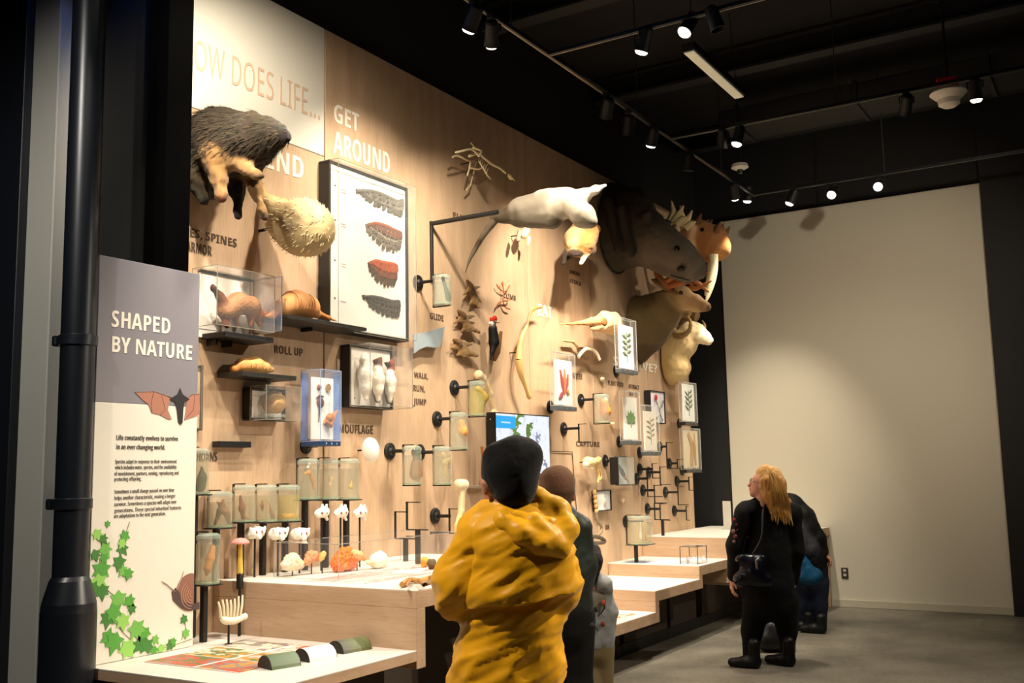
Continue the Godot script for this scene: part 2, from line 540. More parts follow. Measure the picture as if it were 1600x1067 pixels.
	# a hanging tube fitting, its dull face given a weak glow
	var a: Vector3 = Vector3(7.342, 4.85, 1.7)
	var b: Vector3 = Vector3(8.56, 4.85, 1.729)
	var f := thing("tube_lamp", "long hanging tube lamp with a dull white face", "lamp", (a + b) / 2)
	part(bx((a + b) / 2 + Vector3(0, 0.045, 0), Vector3((b - a).length(), 0.07, 0.11)), "housing", mat("1a1918", 0.6), f)
	part(bx((a + b) / 2 + Vector3(0, 0.003, 0), Vector3((b - a).length() - 0.02, 0.012, 0.085)), "diffuser", glow("d8cfae", 0.28), f)
	for k: float in [0.1, 0.9]:
		part(tb([a.lerp(b, k) + Vector3(0, 0.08, 0), Vector3(a.lerp(b, k).x, 5.6, a.z)], 0.004, 6), "hanger_rod", black, f)
	# alarm and sensor under the middle cross track
	var d: Vector3 = Vector3(8.45, 4.451, 3.444)
	var al := thing("strobe_alarm", "white strobe alarm with a red box on top, right of the ceiling", "alarm", d)
	part(bx(d + Vector3(0, 0.1, 0), Vector3(0.15, 0.1, 0.15), 0.01), "box", mat("b01712", 0.45), al)
	part(lt([Vector2(0, 0.052), Vector2(0.13, 0.05), Vector2(0.14, 0.03), Vector2(0.11, 0.0), Vector2(0.085, -0.02), Vector2(0.08, -0.06), Vector2(0.05, -0.08), Vector2(0, -0.082)], d, Basis(), 24), "dome", mat("e6e0d2", 0.35), al)
	part(tb([d + Vector3(0, 0.15, 0), Vector3(d.x, 5.6, d.z)], 0.012, 8), "hanger_rod", black, al)
	var s: Vector3 = Vector3(9.6, 4.536, 1.343)
	var sm := thing("ceiling_sensor", "small round white sensor hanging near the far track corner", "sensor", s)
	part(lt([Vector2(0, 0.04), Vector2(0.075, 0.035), Vector2(0.085, 0.0), Vector2(0.05, -0.02), Vector2(0, -0.022)], s, Basis(), 20), "dome", mat("d8d3c6", 0.4), sm)
	part(lt([Vector2(0, -0.02), Vector2(0.03, -0.022), Vector2(0.02, -0.06), Vector2(0, -0.065)], s, Basis(), 16), "eye", mat("202020", 0.3), sm)
	part(tb([s + Vector3(0, 0.04, 0), Vector3(s.x, 5.6, s.z)], 0.01, 8), "hanger_rod", black, sm)

# ---------------------------------------------------------------- room shell
func room() -> void:
	var blackw := mat("0f0f0e", 0.75)
	# floor: polished grey concrete
	var fm := tmat(noise_tex(11, 0.006, ["605c52", "726d62", "827d70"]), 0.42, Vector3(0.22, 0.22, 0.22))
	fm.roughness_texture = noise_tex(12, 0.01, ["6a6a6a", "8c8c8c", "a6a6a6"]); fm.roughness = 0.9
	fm.detail_enabled = true; fm.detail_blend_mode = BaseMaterial3D.BLEND_MODE_MUL; fm.detail_albedo = noise_tex(13, 0.05, ["d8d8d4", "ffffff", "e8e8e4"]); fm.detail_uv_layer = BaseMaterial3D.DETAIL_UV_2
	fm.uv2_triplanar = true; fm.uv2_world_triplanar = true; fm.uv2_scale = Vector3(0.6, 0.6, 0.6)
	struct(bx(Vector3(4.5, -0.05, 2.5), Vector3(15.5, 0.1, 13.0), 0.0), "floor", fm)
	struct(bx(Vector3(4.5, 5.7, 2.5), Vector3(15.5, 0.2, 13.0), 0.0), "ceiling", mat("0e0d0c", 0.9))
	struct(bx(Vector3(4.5, 2.8, 8.9), Vector3(15.5, 5.8, 0.2), 0.0), "wall_front", mat("1a1917", 0.9))
	struct(bx(Vector3(-3.2, 2.8, 2.5), Vector3(0.2, 5.8, 13.0), 0.0), "wall_left", mat("1a1917", 0.9))
	struct(bx(Vector3(4.5, 2.8, -3.9), Vector3(15.5, 5.8, 0.2), 0.0), "wall_back", mat("131312", 0.9))
	# end wall: black, with the big blank pale board
	struct(bx(Vector3(12.1, 2.8, 2.5), Vector3(0.28, 5.8, 13.0), 0.0), "wall_right", blackw)
	var pale := mat("c9c3b0", 0.8)
	
	struct(bx2(Vector3(11.93, 0.0, 0.28), Vector3(12.0, 4.61, 3.26), 0.003), "wall_end", pale)
	struct(bx2(Vector3(11.90, 0.0, 0.28), Vector3(11.93, 0.085, 3.262), 0.004), "baseboard_right", mat("b9b39f", 0.6))
	struct(bx2(Vector3(11.84, 0.0, 3.262), Vector3(11.96, 5.6, 6.2), 0.003), "trim_1", mat("0b0b0a", 0.7))
	var o := thing("wall_outlet", "small dark power outlet low on the pale end wall", "outlet", Vector3(11.92, 0.32, 1.553))
	part(bx(Vector3(11.92, 0.376, 1.556), Vector3(0.012, 0.115, 0.075), 0.003), "cover_plate", mat("3a3733", 0.4), o)
	for k: float in [0.025, -0.025]: part(bx(Vector3(11.912, 0.377, 1.558) + Vector3(0, k, 0), Vector3(0.012, 0.03, 0.034), 0.004), "socket", mat("b8b2a4", 0.4), o)
	# exhibit wall: a structure with panels
	var wall := struct(bx2(Vector3(3.66, 0.0, -0.5), Vector3(WALL_END, 4.6, -0.02), 0.0), "wall_exhibit", mat("0c0b0a", 0.8))
	ROOM.wall = wall
	var wood := tmat(noise_tex(21, 0.012, ["c4a686", "caac8c", "d1b394"]), 0.62, Vector3(0.9, 0.16, 0.9))
	wood.detail_enabled = true; wood.detail_blend_mode = BaseMaterial3D.BLEND_MODE_MUL; wood.detail_albedo = noise_tex(22, 0.03, ["f4efe9", "ffffff", "f8f4f0"]); wood.detail_uv_layer = BaseMaterial3D.DETAIL_UV_2
	wood.uv2_triplanar = true; wood.uv2_world_triplanar = true; wood.uv2_scale = Vector3(4.0, 0.25, 4.0)
	ROOM.wood = wood
	var white := mat("e4dfd0", 0.6)
	part(bx2(Vector3(3.66, 3.703, -0.02), Vector3(5.004, 4.6, 0.0), 0.002), "white_panel", white, wall)
	part(bx2(Vector3(3.66, 0.0, -0.02), Vector3(5.004, 3.697, 0.0), 0.002), "wood_panel", wood, wall)
	var xs := [5.012, 7.668, 8.89, 10.2, WALL_END]
	for k in 4:
		part(bx2(Vector3(xs[k] + 0.004, 0.0, -0.02), Vector3(xs[k + 1] - 0.004, 4.6, 0.0), 0.002), "wood_panel", wood, wall)
	part(bx2(Vector3(WALL_END, 0.0, -0.5), Vector3(WALL_END + 0.012, 4.6, 0.0), 0.001), "end_cap", mat("0c0c0b", 0.4), wall)
	# black recess between the wall's end and the pale board, with a faint glossy door
	struct(bx2(Vector3(WALL_END + 0.02, 0.0, -0.7), Vector3(11.95, 4.6, -0.45), 0.0), "trim_2", mat("1b1a18", 0.35))
	# black side wall left of the exhibits and the bulkhead above
	struct(bx2(Vector3(3.5, 0.0, -3.8), Vector3(3.64, 5.6, 0.255), 0.003), "wall_side", mat("191918", 0.7, 0.0, 0.3))
	struct(bx2(Vector3(3.49, 0.0, 0.1), Vector3(3.655, 5.6, 0.262), 0.003), "trim_3", mat("030303", 0.95, 0.0, 0.1))
	struct(bx2(Vector3(3.2, 4.6, -0.5), Vector3(11.95, 5.6, -0.03), 0.003), "wall_bulkhead", mat("100f0d", 0.85))
	# pale pilasters far left, on the black side wall
	var grey := mat("b4b2a8", 0.7)
	struct(bx2(Vector3(3.25, 0.0, -0.63), Vector3(3.498, 5.6, -0.336), 0.006), "trim_4", grey)
	struct(bx2(Vector3(3.36, 0.0, -0.534), Vector3(3.498, 5.6, -0.382), 0.006), "trim_5", mat("8a8880", 0.7))
	struct(bx2(Vector3(3.2, 0.0, -2.6), Vector3(3.498, 5.6, -0.563), 0.003), "trim_6", mat("0c1018", 0.5))
	var sp := Vector3(0.6, 4.3, 1.17)
	head(sp, Vector3(3.25, 1.8, -0.25), 7.0, 40, "black spotlight on the long track, unseen beyond the frame, placed to light the pale pilasters", "fff8ee")  # unseen head out of view, lights the pale pilasters
	# unseen blue lamp above the view, placed to tint the dark pipe's edge
	var bl := thing("unseen_blue_lamp", "unseen small blue lamp out of view above, placed to tint the dark pipe", "lamp", Vector3(3.2, 4.9, 0.12))
	part(lt([Vector2(0, 0.1), Vector2(0.05, 0.09), Vector2(0.06, 0.0)], Vector3(3.2, 4.9, 0.12), Basis(), 16), "housing", mat("0d0d0d", 0.5), bl)
	part(lt([Vector2(0.055, 0.004), Vector2(0, 0.0)], Vector3(3.2, 4.9, 0.12), Basis(), 16), "lens", glow("2a8cff", 3.0), bl)
	var om := OmniLight3D.new()
	om.name = "lamp"; om.light_color = Color("1f86ff"); om.light_energy = 0.3; om.omni_range = 20.0; om.omni_attenuation = 2.0; om.light_size = 0.05; om.shadow_enabled = true
	om.position = Vector3(0, -0.05, 0)
	bl.add_child(om)
	# dark pipe at the left
	var pc: Vector3 = Vector3(3.001, 0.0, 0.268)
	var pipe := thing("downpipe", "thick dark blue-black pipe standing left of the intro panel", "pipe", pc)
	var pm := mat("10151c", 0.35)
	part(lt([Vector2(0.078, 1.1), Vector2(0.078, 5.6)], pc, Basis(), 32), "shaft", pm, pipe)
	part(lt([Vector2(0.122, 0.0), Vector2(0.122, 0.98), Vector2(0.118, 1.02), Vector2(0.09, 1.12), Vector2(0.078, 1.14)], pc, Basis(), 32), "base_sleeve", pm, pipe)
	for y: float in [1.44, 2.2]:
		part(lt([Vector2(0.078, y), Vector2(0.088, y + 0.005), Vector2(0.088, y + 0.05), Vector2(0.078, y + 0.055)], pc, Basis(), 32), "collar", pm, pipe)
		part(bx(pc + Vector3(-0.06, y + 0.027, -0.075), Vector3(0.04, 0.05, 0.03), 0.006), "clamp_bolt", pm, pipe)
	# ceiling clutter: black ducts, beams and rods
	var duct := mat("191816", 0.6)
	var dk := thing("ceiling_duct", "black rectangular air duct running across under the ceiling", "duct", Vector3(10.3, 5.1, 4.2))
	part(bx(Vector3(10.3, 5.22, 4.2), Vector3(0.55, 0.2, 6.4), 0.01), "duct_body", duct, dk)
	for k in 6: part(bx(Vector3(10.3, 5.22, 1.2 + k * 1.2), Vector3(0.6, 0.25, 0.04), 0.004), "flange", duct, dk)
	for k in 4:
		var bm := thing("ceiling_beam", ["black steel beam nearest above the tube lamp", "black steel beam second from the near end", "black steel beam third from the near end", "black steel beam nearest to the end wall"][k], "beam", Vector3(5.0 + k * 2.1, 5.35, 3.5), "ceiling beams")
		var x := 5.0 + k * 2.1
		part(bx2(Vector3(x - 0.08, 5.56, -0.02), Vector3(x + 0.08, 5.59, 8.7), 0.002), "top_flange", mat("121110", 0.7), bm)
		part(bx2(Vector3(x - 0.01, 5.38, -0.02), Vector3(x + 0.01, 5.56, 8.7), 0.002), "web", mat("121110", 0.7), bm)
		part(bx2(Vector3(x - 0.08, 5.35, -0.02), Vector3(x + 0.08, 5.38, 8.7), 0.002), "bottom_flange", mat("121110", 0.7), bm)
	# lettering on the exhibit wall
	var wh := mat("f2ecdc", 0.6)
	var dkl := mat("5a4634", 0.7)
	var tan := mat("d3b79a", 0.7)
	letters("HOW DOES LIFE...", Vector3(4.372, 4.027, 0.003), Vector2(1.172, 0.186), tan, wall, false)
	letters("GET", Vector3(5.23, 4.036, 0.003), Vector2(0.262, 0.131), wh, wall)
	letters("AROUND", Vector3(5.4, 3.828, 0.003), Vector2(0.614, 0.159), wh, wall)
	letters("DEFEND", Vector3(4.467, 3.561, 0.003), Vector2(0.669, 0.142), wh, wall)
	letters("SPIKES, SPINES", Vector3(3.98, 2.959, 0.003), Vector2(0.511, 0.058), dkl, wall)
	letters("AND ARMOR", Vector3(3.886, 2.88, 0.003), Vector2(0.317, 0.059), dkl, wall)
	letters("ROLL UP", Vector3(4.682, 2.356, 0.003), Vector2(0.25, 0.05), dkl, wall)
	letters("CAMOUFLAGE", Vector3(5.288, 1.882, 0.003), Vector2(0.439, 0.058), dkl, wall)
	letters("HORNS", Vector3(4.037, 1.694, 0.003), Vector2(0.146, 0.054), dkl, wall)
	letters("WALK,", Vector3(6.068, 2.294, 0.003), Vector2(0.174, 0.05), dkl, wall)
	letters("RUN,", Vector3(6.043, 2.197, 0.003), Vector2(0.141, 0.053), dkl, wall)
	letters("JUMP", Vector3(6.05, 2.096, 0.003), Vector2(0.157, 0.059), dkl, wall)
	letters("GLIDE", Vector3(6.276, 2.763, 0.003), Vector2(0.175, 0.048), dkl, wall)
	letters("CLIMB", Vector3(7.351, 3.068, 0.003), Vector2(0.197, 0.045), dkl, wall)
	letters("FLY", Vector3(6.589, 3.616, 0.003), Vector2(0.153, 0.042), dkl, wall)
	letters("SNEAK", Vector3(8.56, 3.466, 0.003), Vector2(0.208, 0.036), dkl, wall)
	letters("ATTACK", Vector3(8.568, 3.376, 0.003), Vector2(0.234, 0.04), dkl, wall)
	letters("EAT", Vector3(7.965, 3.019, 0.003), Vector2(0.253, 0.11), wh, wall)
	letters("SURVIVE?", Vector3(9.904, 2.682, 0.003), Vector2(1.112, 0.096), wh, wall)
	letters("FILTER", Vector3(8.559, 2.468, 0.003), Vector2(0.192, 0.054), dkl, wall)
	letters("PLANT FOOD", Vector3(9.389, 2.448, 0.003), Vector2(0.355, 0.049), dkl, wall)
	letters("ATTRACT", Vector3(9.829, 2.442, 0.003), Vector2(0.269, 0.045), dkl, wall)
	letters("MATES", Vector3(9.806, 2.366, 0.003), Vector2(0.204, 0.05), dkl, wall)
	letters("CAPTURE", Vector3(8.734, 1.828, 0.003), Vector2(0.49, 0.048), dkl, wall)
	letters("RUN", Vector3(9.092, 1.023, 0.003), Vector2(0.081, 0.048), dkl, wall)

# ---------------------------------------------------------------- stepped bench
func bench() -> void:
	var wood := tmat(noise_tex(31, 0.012, ["b49678", "ba9c7e", "c0a285"]), 0.55, Vector3(0.9, 0.9, 0.16))
	wood.detail_enabled = true; wood.detail_blend_mode = BaseMaterial3D.BLEND_MODE_MUL; wood.detail_albedo = noise_tex(22, 0.03, ["f4efe9", "ffffff", "f8f4f0"]); wood.detail_uv_layer = BaseMaterial3D.DETAIL_UV_2
	wood.uv2_triplanar = true; wood.uv2_world_triplanar = true; wood.uv2_scale = Vector3(0.3, 5.0, 0.3)
	ROOM.bench_wood = wood
	var top := mat("d9d3c8", 0.45)
	var dark := mat("3b2f24", 0.7)
	# x0, x1, top, front z, thickness, plinth z, riser bottom at left (0 = none), riser bottom at right
	var u := [[3.095, 4.10, 0.72, 1.42, 0.05, 1.22, 0.0, 0.0, "lowest white-topped bench step nearest the intro panel"],
		[4.10, 6.0, 1.007, 1.42, 0.09, 1.0, 0.63, 0.45, "high bench step behind the person in the yellow raincoat"],
		[6.0, 8.06, 0.39, 0.94, 0.09, 0.6, 0.0, 0.0, "lowest bench step beside the child"],
		[8.06, 9.08, 0.562, 0.94, 0.09, 0.6, 0.30, 0.0, "middle bench step with a plain white top"],
		[9.08, 9.9, 0.68, 0.94, 0.09, 0.6, 0.472, 0.45, "bench step with the tiny salt-crystal case and a dark opening"],
		[9.9, 11.9, 0.885, 0.94, 0.09, 0.6, 0.42, 0.0, "tallest bench step reaching the pale end wall"]]
	for r: Array in u:
		var x0: float = r[0]
		var x1: float = r[1]
		var y: float = r[2]
		var zf: float = r[3]
		var th: float = r[4]
		var t := thing("bench_step", r[8], "display bench", Vector3((x0 + x1) / 2, 0, zf / 2), "steps of the display bench")
		var last: bool = x1 > 11.0
		if last:
			var po := PackedVector2Array([Vector2(x0, 0.003), Vector2(x0, zf), Vector2(10.25, zf), Vector2(10.35, 1.42), Vector2(x1 - 0.003, 1.42), Vector2(x1 - 0.003, 0.003)])
			var m := MB.new()
			m.prism(po, Vector3(0, y - 0.005, 0), Vector3.RIGHT, Vector3.BACK, th - 0.005)
			part(m, "slab", wood, t)
			m = MB.new()
			m.prism(po, Vector3(0, y, 0), Vector3.RIGHT, Vector3.BACK, 0.006)
			part(m, "white_top", top, t)
			part(bx2(Vector3(x1 - 0.06, 0.0, 0.003), Vector3(x1 - 0.004, y - th, 1.40)), "end_panel", wood, t)
		elif x0 < 4.0:
			var po := PackedVector2Array([Vector2(x0, 0.266), Vector2(x0, zf), Vector2(x1, zf), Vector2(x1, 0.003), Vector2(3.66, 0.003), Vector2(3.66, 0.266)])
			var m := MB.new()
			m.prism(po, Vector3(0, y - 0.005, 0), Vector3.RIGHT, Vector3.BACK, th - 0.005)
			part(m, "slab", wood, t)
			m = MB.new()
			m.prism(po, Vector3(0, y, 0), Vector3.RIGHT, Vector3.BACK, 0.006)
			part(m, "white_top", top, t)
		else:
			part(bx2(Vector3(x0, y - th, 0.003), Vector3(x1, y - 0.005, zf), 0.003), "slab", wood, t)
			part(bx2(Vector3(x0 + 0.001, y - 0.006, 0.003), Vector3(x1 - 0.001, y, zf - 0.001), 0.002), "white_top", top, t)
		if r[6] > 0.0: part(bx2(Vector3(x0, r[6], 0.004), Vector3(x0 + 0.075, y - th + 0.001, zf), 0.003), "riser", wood, t)
		if r[7] > 0.0: part(bx2(Vector3(x1 - 0.075, r[7], 0.004), Vector3(x1 - 0.001, y - th + 0.001, zf), 0.003), "end_riser", wood, t)
		var zp: float = r[5]
		var px1 := x1 - 0.07 if last else x1
		part(bx2(Vector3(x0 + (0.08 if r[6] > 0.0 else 0.03), 0.0, 0.3 if x0 < 4.0 else 0.05), Vector3(px1 - (0.08 if r[7] > 0.0 else 0.0), y - th, zp), 0.002), "plinth", dark, t)
		part(bx2(Vector3(x0 + 0.01, 0.0, zp), Vector3(px1, 0.1, zp + 0.012), 0.002), "kick_strip", mat("14110e", 0.6), t)
	var v := Vector3(9.5, 0.571, 0.905) 
	var sp := thing("speaker_opening", "round dark speaker in the opening below the salt-crystal step", "speaker", Vector3(9.6, 0.45, 0.61))
	part(lt([Vector2(0.075, 0.0), Vector2(0.075, 0.012), Vector2(0.06, 0.014), Vector2(0.0, 0.004)], Vector3(9.62, 0.52, 0.6), TO_Z, 20), "cone", mat("060606", 0.5), sp)

# ---------------------------------------------------------------- intro panel
func intro_panel() -> void:
	var z := 0.272
	var x0 := 3.09
	var x1 := 3.71
	var t := thing("intro_panel", "tall grey and white intro panel titled SHAPED BY NATURE", "panel", Vector3((x0 + x1) / 2, 0.72, z))
	var ys: float = 1.944
	part(bx2(Vector3(x0, 0.722, z), Vector3(x1, ys, z + 0.015), 0.002), "white_board", mat("dedacd", 0.55), t)
	part(bx2(Vector3(x0, ys + 0.001, z), Vector3(x1, 2.657, z + 0.015), 0.002), "grey_board", mat("7b7880", 0.55), t)
	var f := z + 0.0165
	var wh := mat("e8e2d4", 0.6)
	letters("SHAPED", Vector3(3.343, 2.354, 0.288), Vector2(0.353, 0.083), wh, t)
	letters("BY NATURE", Vector3(3.419, 2.23, 0.288), Vector2(0.493, 0.078), wh, t)
	var ink := mat("4a4640", 0.7)
	var ink2 := mat("6b665e", 0.7)
	letters("Life constantly evolves to survive", Vector3(3.4, 1.774, 0.288), Vector2(0.371, 0.032), ink, t)
	letters("in an ever changing world.", Vector3(3.361, 1.729, 0.288), Vector2(0.29, 0.032), ink, t)
	letters("Species adapt in response to their environment", Vector3(3.396, 1.659, 0.288), Vector2(0.37, 0.025), ink2, t, false)
	letters("which includes water, species, and the availability", Vector3(3.396, 1.631, 0.288), Vector2(0.369, 0.025), ink2, t, false)
	letters("of nourishment, partners, nesting, reproducing and", Vector3(3.402, 1.601, 0.288), Vector2(0.385, 0.025), ink2, t, false)
	letters("protecting offspring.", Vector3(3.288, 1.575, 0.288), Vector2(0.156, 0.025), ink2, t, false)
	letters("Sometimes a small change passed on over time", Vector3(3.39, 1.515, 0.288), Vector2(0.356, 0.025), ink2, t, false)
	letters("helps another characteristic, making a longer", Vector3(3.395, 1.485, 0.288), Vector2(0.364, 0.025), ink2, t, false)
	letters("survivor. Sometimes a species will adapt over", Vector3(3.4, 1.455, 0.288), Vector2(0.372, 0.025), ink2, t, false)
	letters("generations. These special inherited features", Vector3(3.415, 1.425, 0.288), Vector2(0.4, 0.025), ink2, t, false)
	letters("are adaptations to the next generation.", Vector3(3.366, 1.399, 0.288), Vector2(0.306, 0.025), ink2, t, false)
	# printed bat, snail and ivy, laid on as thin print
	var m := slab([Vector3(3.314, 2.001, 0.288), Vector3(3.41, 2.013, 0.288), Vector3(3.473, 2.0, 0.288), Vector3(3.53, 1.984, 0.288), Vector3(3.516, 1.924, 0.288), Vector3(3.542, 1.876, 0.288), Vector3(3.517, 1.875, 0.288), Vector3(3.469, 1.896, 0.288), Vector3(3.417, 1.904, 0.288), Vector3(3.396, 1.945, 0.288), Vector3(3.365, 1.962, 0.288)], f, 0.001)
	m = slab([Vector3(3.638, 1.989, 0.288), Vector3(3.684, 2.015, 0.288), Vector3(3.718, 2.014, 0.288), Vector3(3.721, 1.906, 0.288), Vector3(3.674, 1.89, 0.288), Vector3(3.624, 1.875, 0.288), Vector3(3.631, 1.929, 0.288)], f, 0.001, m)
	part(m, "bat_wing_print", mat("a5705c", 0.7), t)
	var dk := mat("1b1717", 0.7)
	part(slab([Vector3(3.575, 2.006, 0.288), Vector3(3.59, 2.04, 0.288), Vector3(3.608, 2.008, 0.288), Vector3(3.655, 1.983, 0.288), Vector3(3.621, 1.968, 0.288), Vector3(3.614, 1.928, 0.288), Vector3(3.612, 1.862, 0.288), Vector3(3.6, 1.848, 0.288), Vector3(3.583, 1.861, 0.288), Vector3(3.573, 1.926, 0.288), Vector3(3.559, 1.965, 0.288), Vector3(3.522, 1.977, 0.288)], f + 0.001, 0.001), "bat_body_print", dk, t)
	m = MB.new()
	for l: Array in [[Vector3(3.314, 2.001, 0.288), Vector3(3.426, 2.011, 0.288), Vector3(3.547, 1.984, 0.288)], [Vector3(3.426, 2.011, 0.288), Vector3(3.412, 1.958, 0.288), Vector3(3.417, 1.904, 0.288)], [Vector3(3.474, 1.997, 0.288), Vector3(3.5, 1.923, 0.288), Vector3(3.469, 1.896, 0.288)], [Vector3(3.718, 2.014, 0.288), Vector3(3.671, 2.008, 0.288), Vector3(3.629, 1.982, 0.288)], [Vector3(3.688, 2.009, 0.288), Vector3(3.682, 1.931, 0.288), Vector3(3.624, 1.875, 0.288)]]:
		m.tube(l, 0.0025, 5)
	part(m, "bat_bone_print", mat("5c3a30", 0.7), t)
	# snail
	m = MB.new()
	var sc: Vector3 = Vector3(3.685, 0.995, 0.288)
	var po := PackedVector2Array()
	for k in 26:
		var an := TAU * k / 26.0
		po.append(Vector2(minf(sc.x + 0.092 * cos(an), x1 - 0.002), sc.y + 0.095 * sin(an)))
	m.prism(po, Vector3(0, 0, f), Vector3.RIGHT, Vector3.UP, 0.001)
	part(m, "snail_shell_print", mat("8a5f4e", 0.6), t)
	part(slab([Vector3(3.575, 0.966, 0.288), Vector3(3.566, 1.008, 0.288), Vector3(3.59, 1.028, 0.288), Vector3(3.615, 1.0, 0.288), Vector3(3.64, 0.952, 0.288), Vector3(3.699, 0.933, 0.288), Vector3(3.745, 0.94, 0.288), Vector3(3.746, 0.902, 0.288), Vector3(3.683, 0.903, 0.288), Vector3(3.625, 0.923, 0.288)], f + 0.001, 0.001), "snail_body_print", mat("4c3a38", 0.6), t)
	m = MB.new()
	m.tube([Vector3(3.597, 1.014, 0.29), Vector3(3.624, 1.066, 0.29), Vector3(3.639, 1.103, 0.29)], 0.0022, 5); m.tube([Vector3(3.585, 1.009, 0.29), Vector3(3.54, 1.046, 0.29), Vector3(3.504, 1.068, 0.29)], 0.0022, 5)
	part(m, "snail_feeler_print", mat("b09a8c", 0.6), t)
	m = MB.new()
	for k in 5:
		var r := 0.075 - k * 0.014
		var ar := []
		for j in 9: ar.append(Vector3(minf(sc.x + 0.015 + r * cos(2.2 + j * 0.3), x1 - 0.003), sc.y - 0.01 + r * sin(2.2 + j * 0.3), f + 0.002))
		m.tube(ar, 0.0018, 4)
	part(m, "snail_stripe_print", mat("b98a74", 0.6), t)
	# ivy leaves
	var rng := RandomNumberGenerator.new()
	rng.seed = 7
	var leaf := [Vector2(0, -1), Vector2(0.35, -0.62), Vector2(0.95, -0.55), Vector2(0.6, -0.1), Vector2(0.85, 0.42), Vector2(0.35, 0.36), Vector2(0, 1.1), Vector2(-0.35, 0.36), Vector2(-0.85, 0.42), Vector2(-0.6, -0.1), Vector2(-0.95, -0.55), Vector2(-0.35, -0.62)]
	var greens := [mat("4f9a38", 0.7), mat("6cb04a", 0.7), mat("3c7a2e", 0.7), mat("8cc65a", 0.7)]
	var spots: Array = [[Vector3(3.178, 1.365, 0.288), 0.02], [Vector3(3.124, 1.318, 0.288), 0.035], [Vector3(3.159, 1.295, 0.288), 0.03], [Vector3(3.117, 1.224, 0.288), 0.035], [Vector3(3.172, 1.243, 0.288), 0.045], [Vector3(3.166, 1.205, 0.288), 0.03], [Vector3(3.274, 1.302, 0.288), 0.035], [Vector3(3.26, 1.267, 0.288), 0.03], [Vector3(3.268, 1.242, 0.288), 0.04], [Vector3(3.249, 1.177, 0.288), 0.045], [Vector3(3.272, 1.136, 0.288), 0.035], [Vector3(3.302, 1.121, 0.288), 0.035], [Vector3(3.151, 1.147, 0.288), 0.06], [Vector3(3.139, 1.092, 0.288), 0.055], [Vector3(3.161, 1.052, 0.288), 0.045], [Vector3(3.112, 1.072, 0.288), 0.04], [Vector3(3.251, 1.003, 0.288), 0.055], [Vector3(3.317, 0.99, 0.288), 0.04], [Vector3(3.228, 0.946, 0.288), 0.055], [Vector3(3.28, 0.898, 0.288), 0.05], [Vector3(3.194, 0.921, 0.288), 0.05], [Vector3(3.329, 0.952, 0.288), 0.03], [Vector3(3.362, 0.848, 0.288), 0.06], [Vector3(3.233, 0.807, 0.288), 0.06], [Vector3(3.204, 0.835, 0.288), 0.05], [Vector3(3.314, 0.765, 0.288), 0.06], [Vector3(3.38, 0.776, 0.288), 0.05], [Vector3(3.425, 0.764, 0.288), 0.045], [Vector3(3.474, 0.787, 0.288), 0.03], [Vector3(3.408, 0.827, 0.288), 0.04], [Vector3(3.464, 0.736, 0.288), 0.03], [Vector3(3.51, 0.738, 0.288), 0.03], [Vector3(3.565, 0.746, 0.288), 0.035], [Vector3(3.646, 0.863, 0.288), 0.03], [Vector3(3.661, 0.791, 0.288), 0.03], [Vector3(3.581, 0.762, 0.288), 0.025]]
	for k in spots.size():
		var lf := MB.new()
		var an := rng.randf_range(-0.9, 0.9)
		var p2 := PackedVector2Array()
		var s: float = spots[k][1] * 0.92
		var c: Vector3 = spots[k][0]
		for e: Vector2 in leaf:
			var q := e.rotated(an + PI) * s + Vector2(c.x, c.y)
			p2.append(Vector2(clampf(q.x, x0 + 0.002, x1 - 0.002), maxf(q.y, 0.725)))
		lf.prism(p2, Vector3(0, 0, f + 0.0006 * (k % 4)), Vector3.RIGHT, Vector3.UP, 0.0008)
		part(lf, "ivy_leaf", greens[(k * 7 + k / 3) % 4], t)
	m = MB.new()
	for l: Array in [[Vector3(3.137, 1.335, 0.288), Vector3(3.174, 1.273, 0.288), Vector3(3.139, 1.186, 0.288), Vector3(3.16, 1.096, 0.288), Vector3(3.14, 1.054, 0.288)], [Vector3(3.304, 1.371, 0.288), Vector3(3.271, 1.281, 0.288), Vector3(3.249, 1.177, 0.288), Vector3(3.295, 1.113, 0.288)], [Vector3(3.16, 1.081, 0.288), Vector3(3.252, 0.997, 0.288), Vector3(3.237, 0.91, 0.288), Vector3(3.331, 0.808, 0.288), Vector3(3.445, 0.745, 0.288), Vector3(3.581, 0.746, 0.288), Vector3(3.703, 0.76, 0.288)], [Vector3(3.646, 0.882, 0.288), Vector3(3.66, 0.807, 0.288), Vector3(3.633, 0.764, 0.288)]]:
		m.tube(smooth(l), 0.0018, 4)
	part(m, "ivy_stem", mat("8c8a70", 0.7), t)

# ---------------------------------------------------------------- wall exhibits
# black frame with backing: at = centre of the front face plane, depth back to the wall
func frame(called: String, label: String, cat: String, at: Vector3, size: Vector2, bar: float, col := "101010", back := "e9e5da", group := "", z0 := 0.004) -> Node3D:
	var t := thing(called, label, cat, Vector3(at.x, at.y - size.y / 2, z0), group)
	var m := mat(col, 0.45)
	var zc := (at.z + z0) / 2
	var d := at.z - z0
	var mb := MB.new()
	for s: float in [-1, 1]:
		mb.box(Vector3(at.x, at.y + s * (size.y - bar) / 2, zc), Vector3(size.x, bar, d), 0.003)
		mb.box(Vector3(at.x + s * (size.x - bar) / 2, at.y, zc), Vector3(bar, size.y - bar * 2, d), 0.003)
	part(mb, "frame", m, t)
	part(bx(Vector3(at.x, at.y, at.z - 0.02), Vector3(size.x - bar * 1.9, size.y - bar * 1.9, 0.012), 0.0), "backing", mat(back, 0.6), t)
	return t
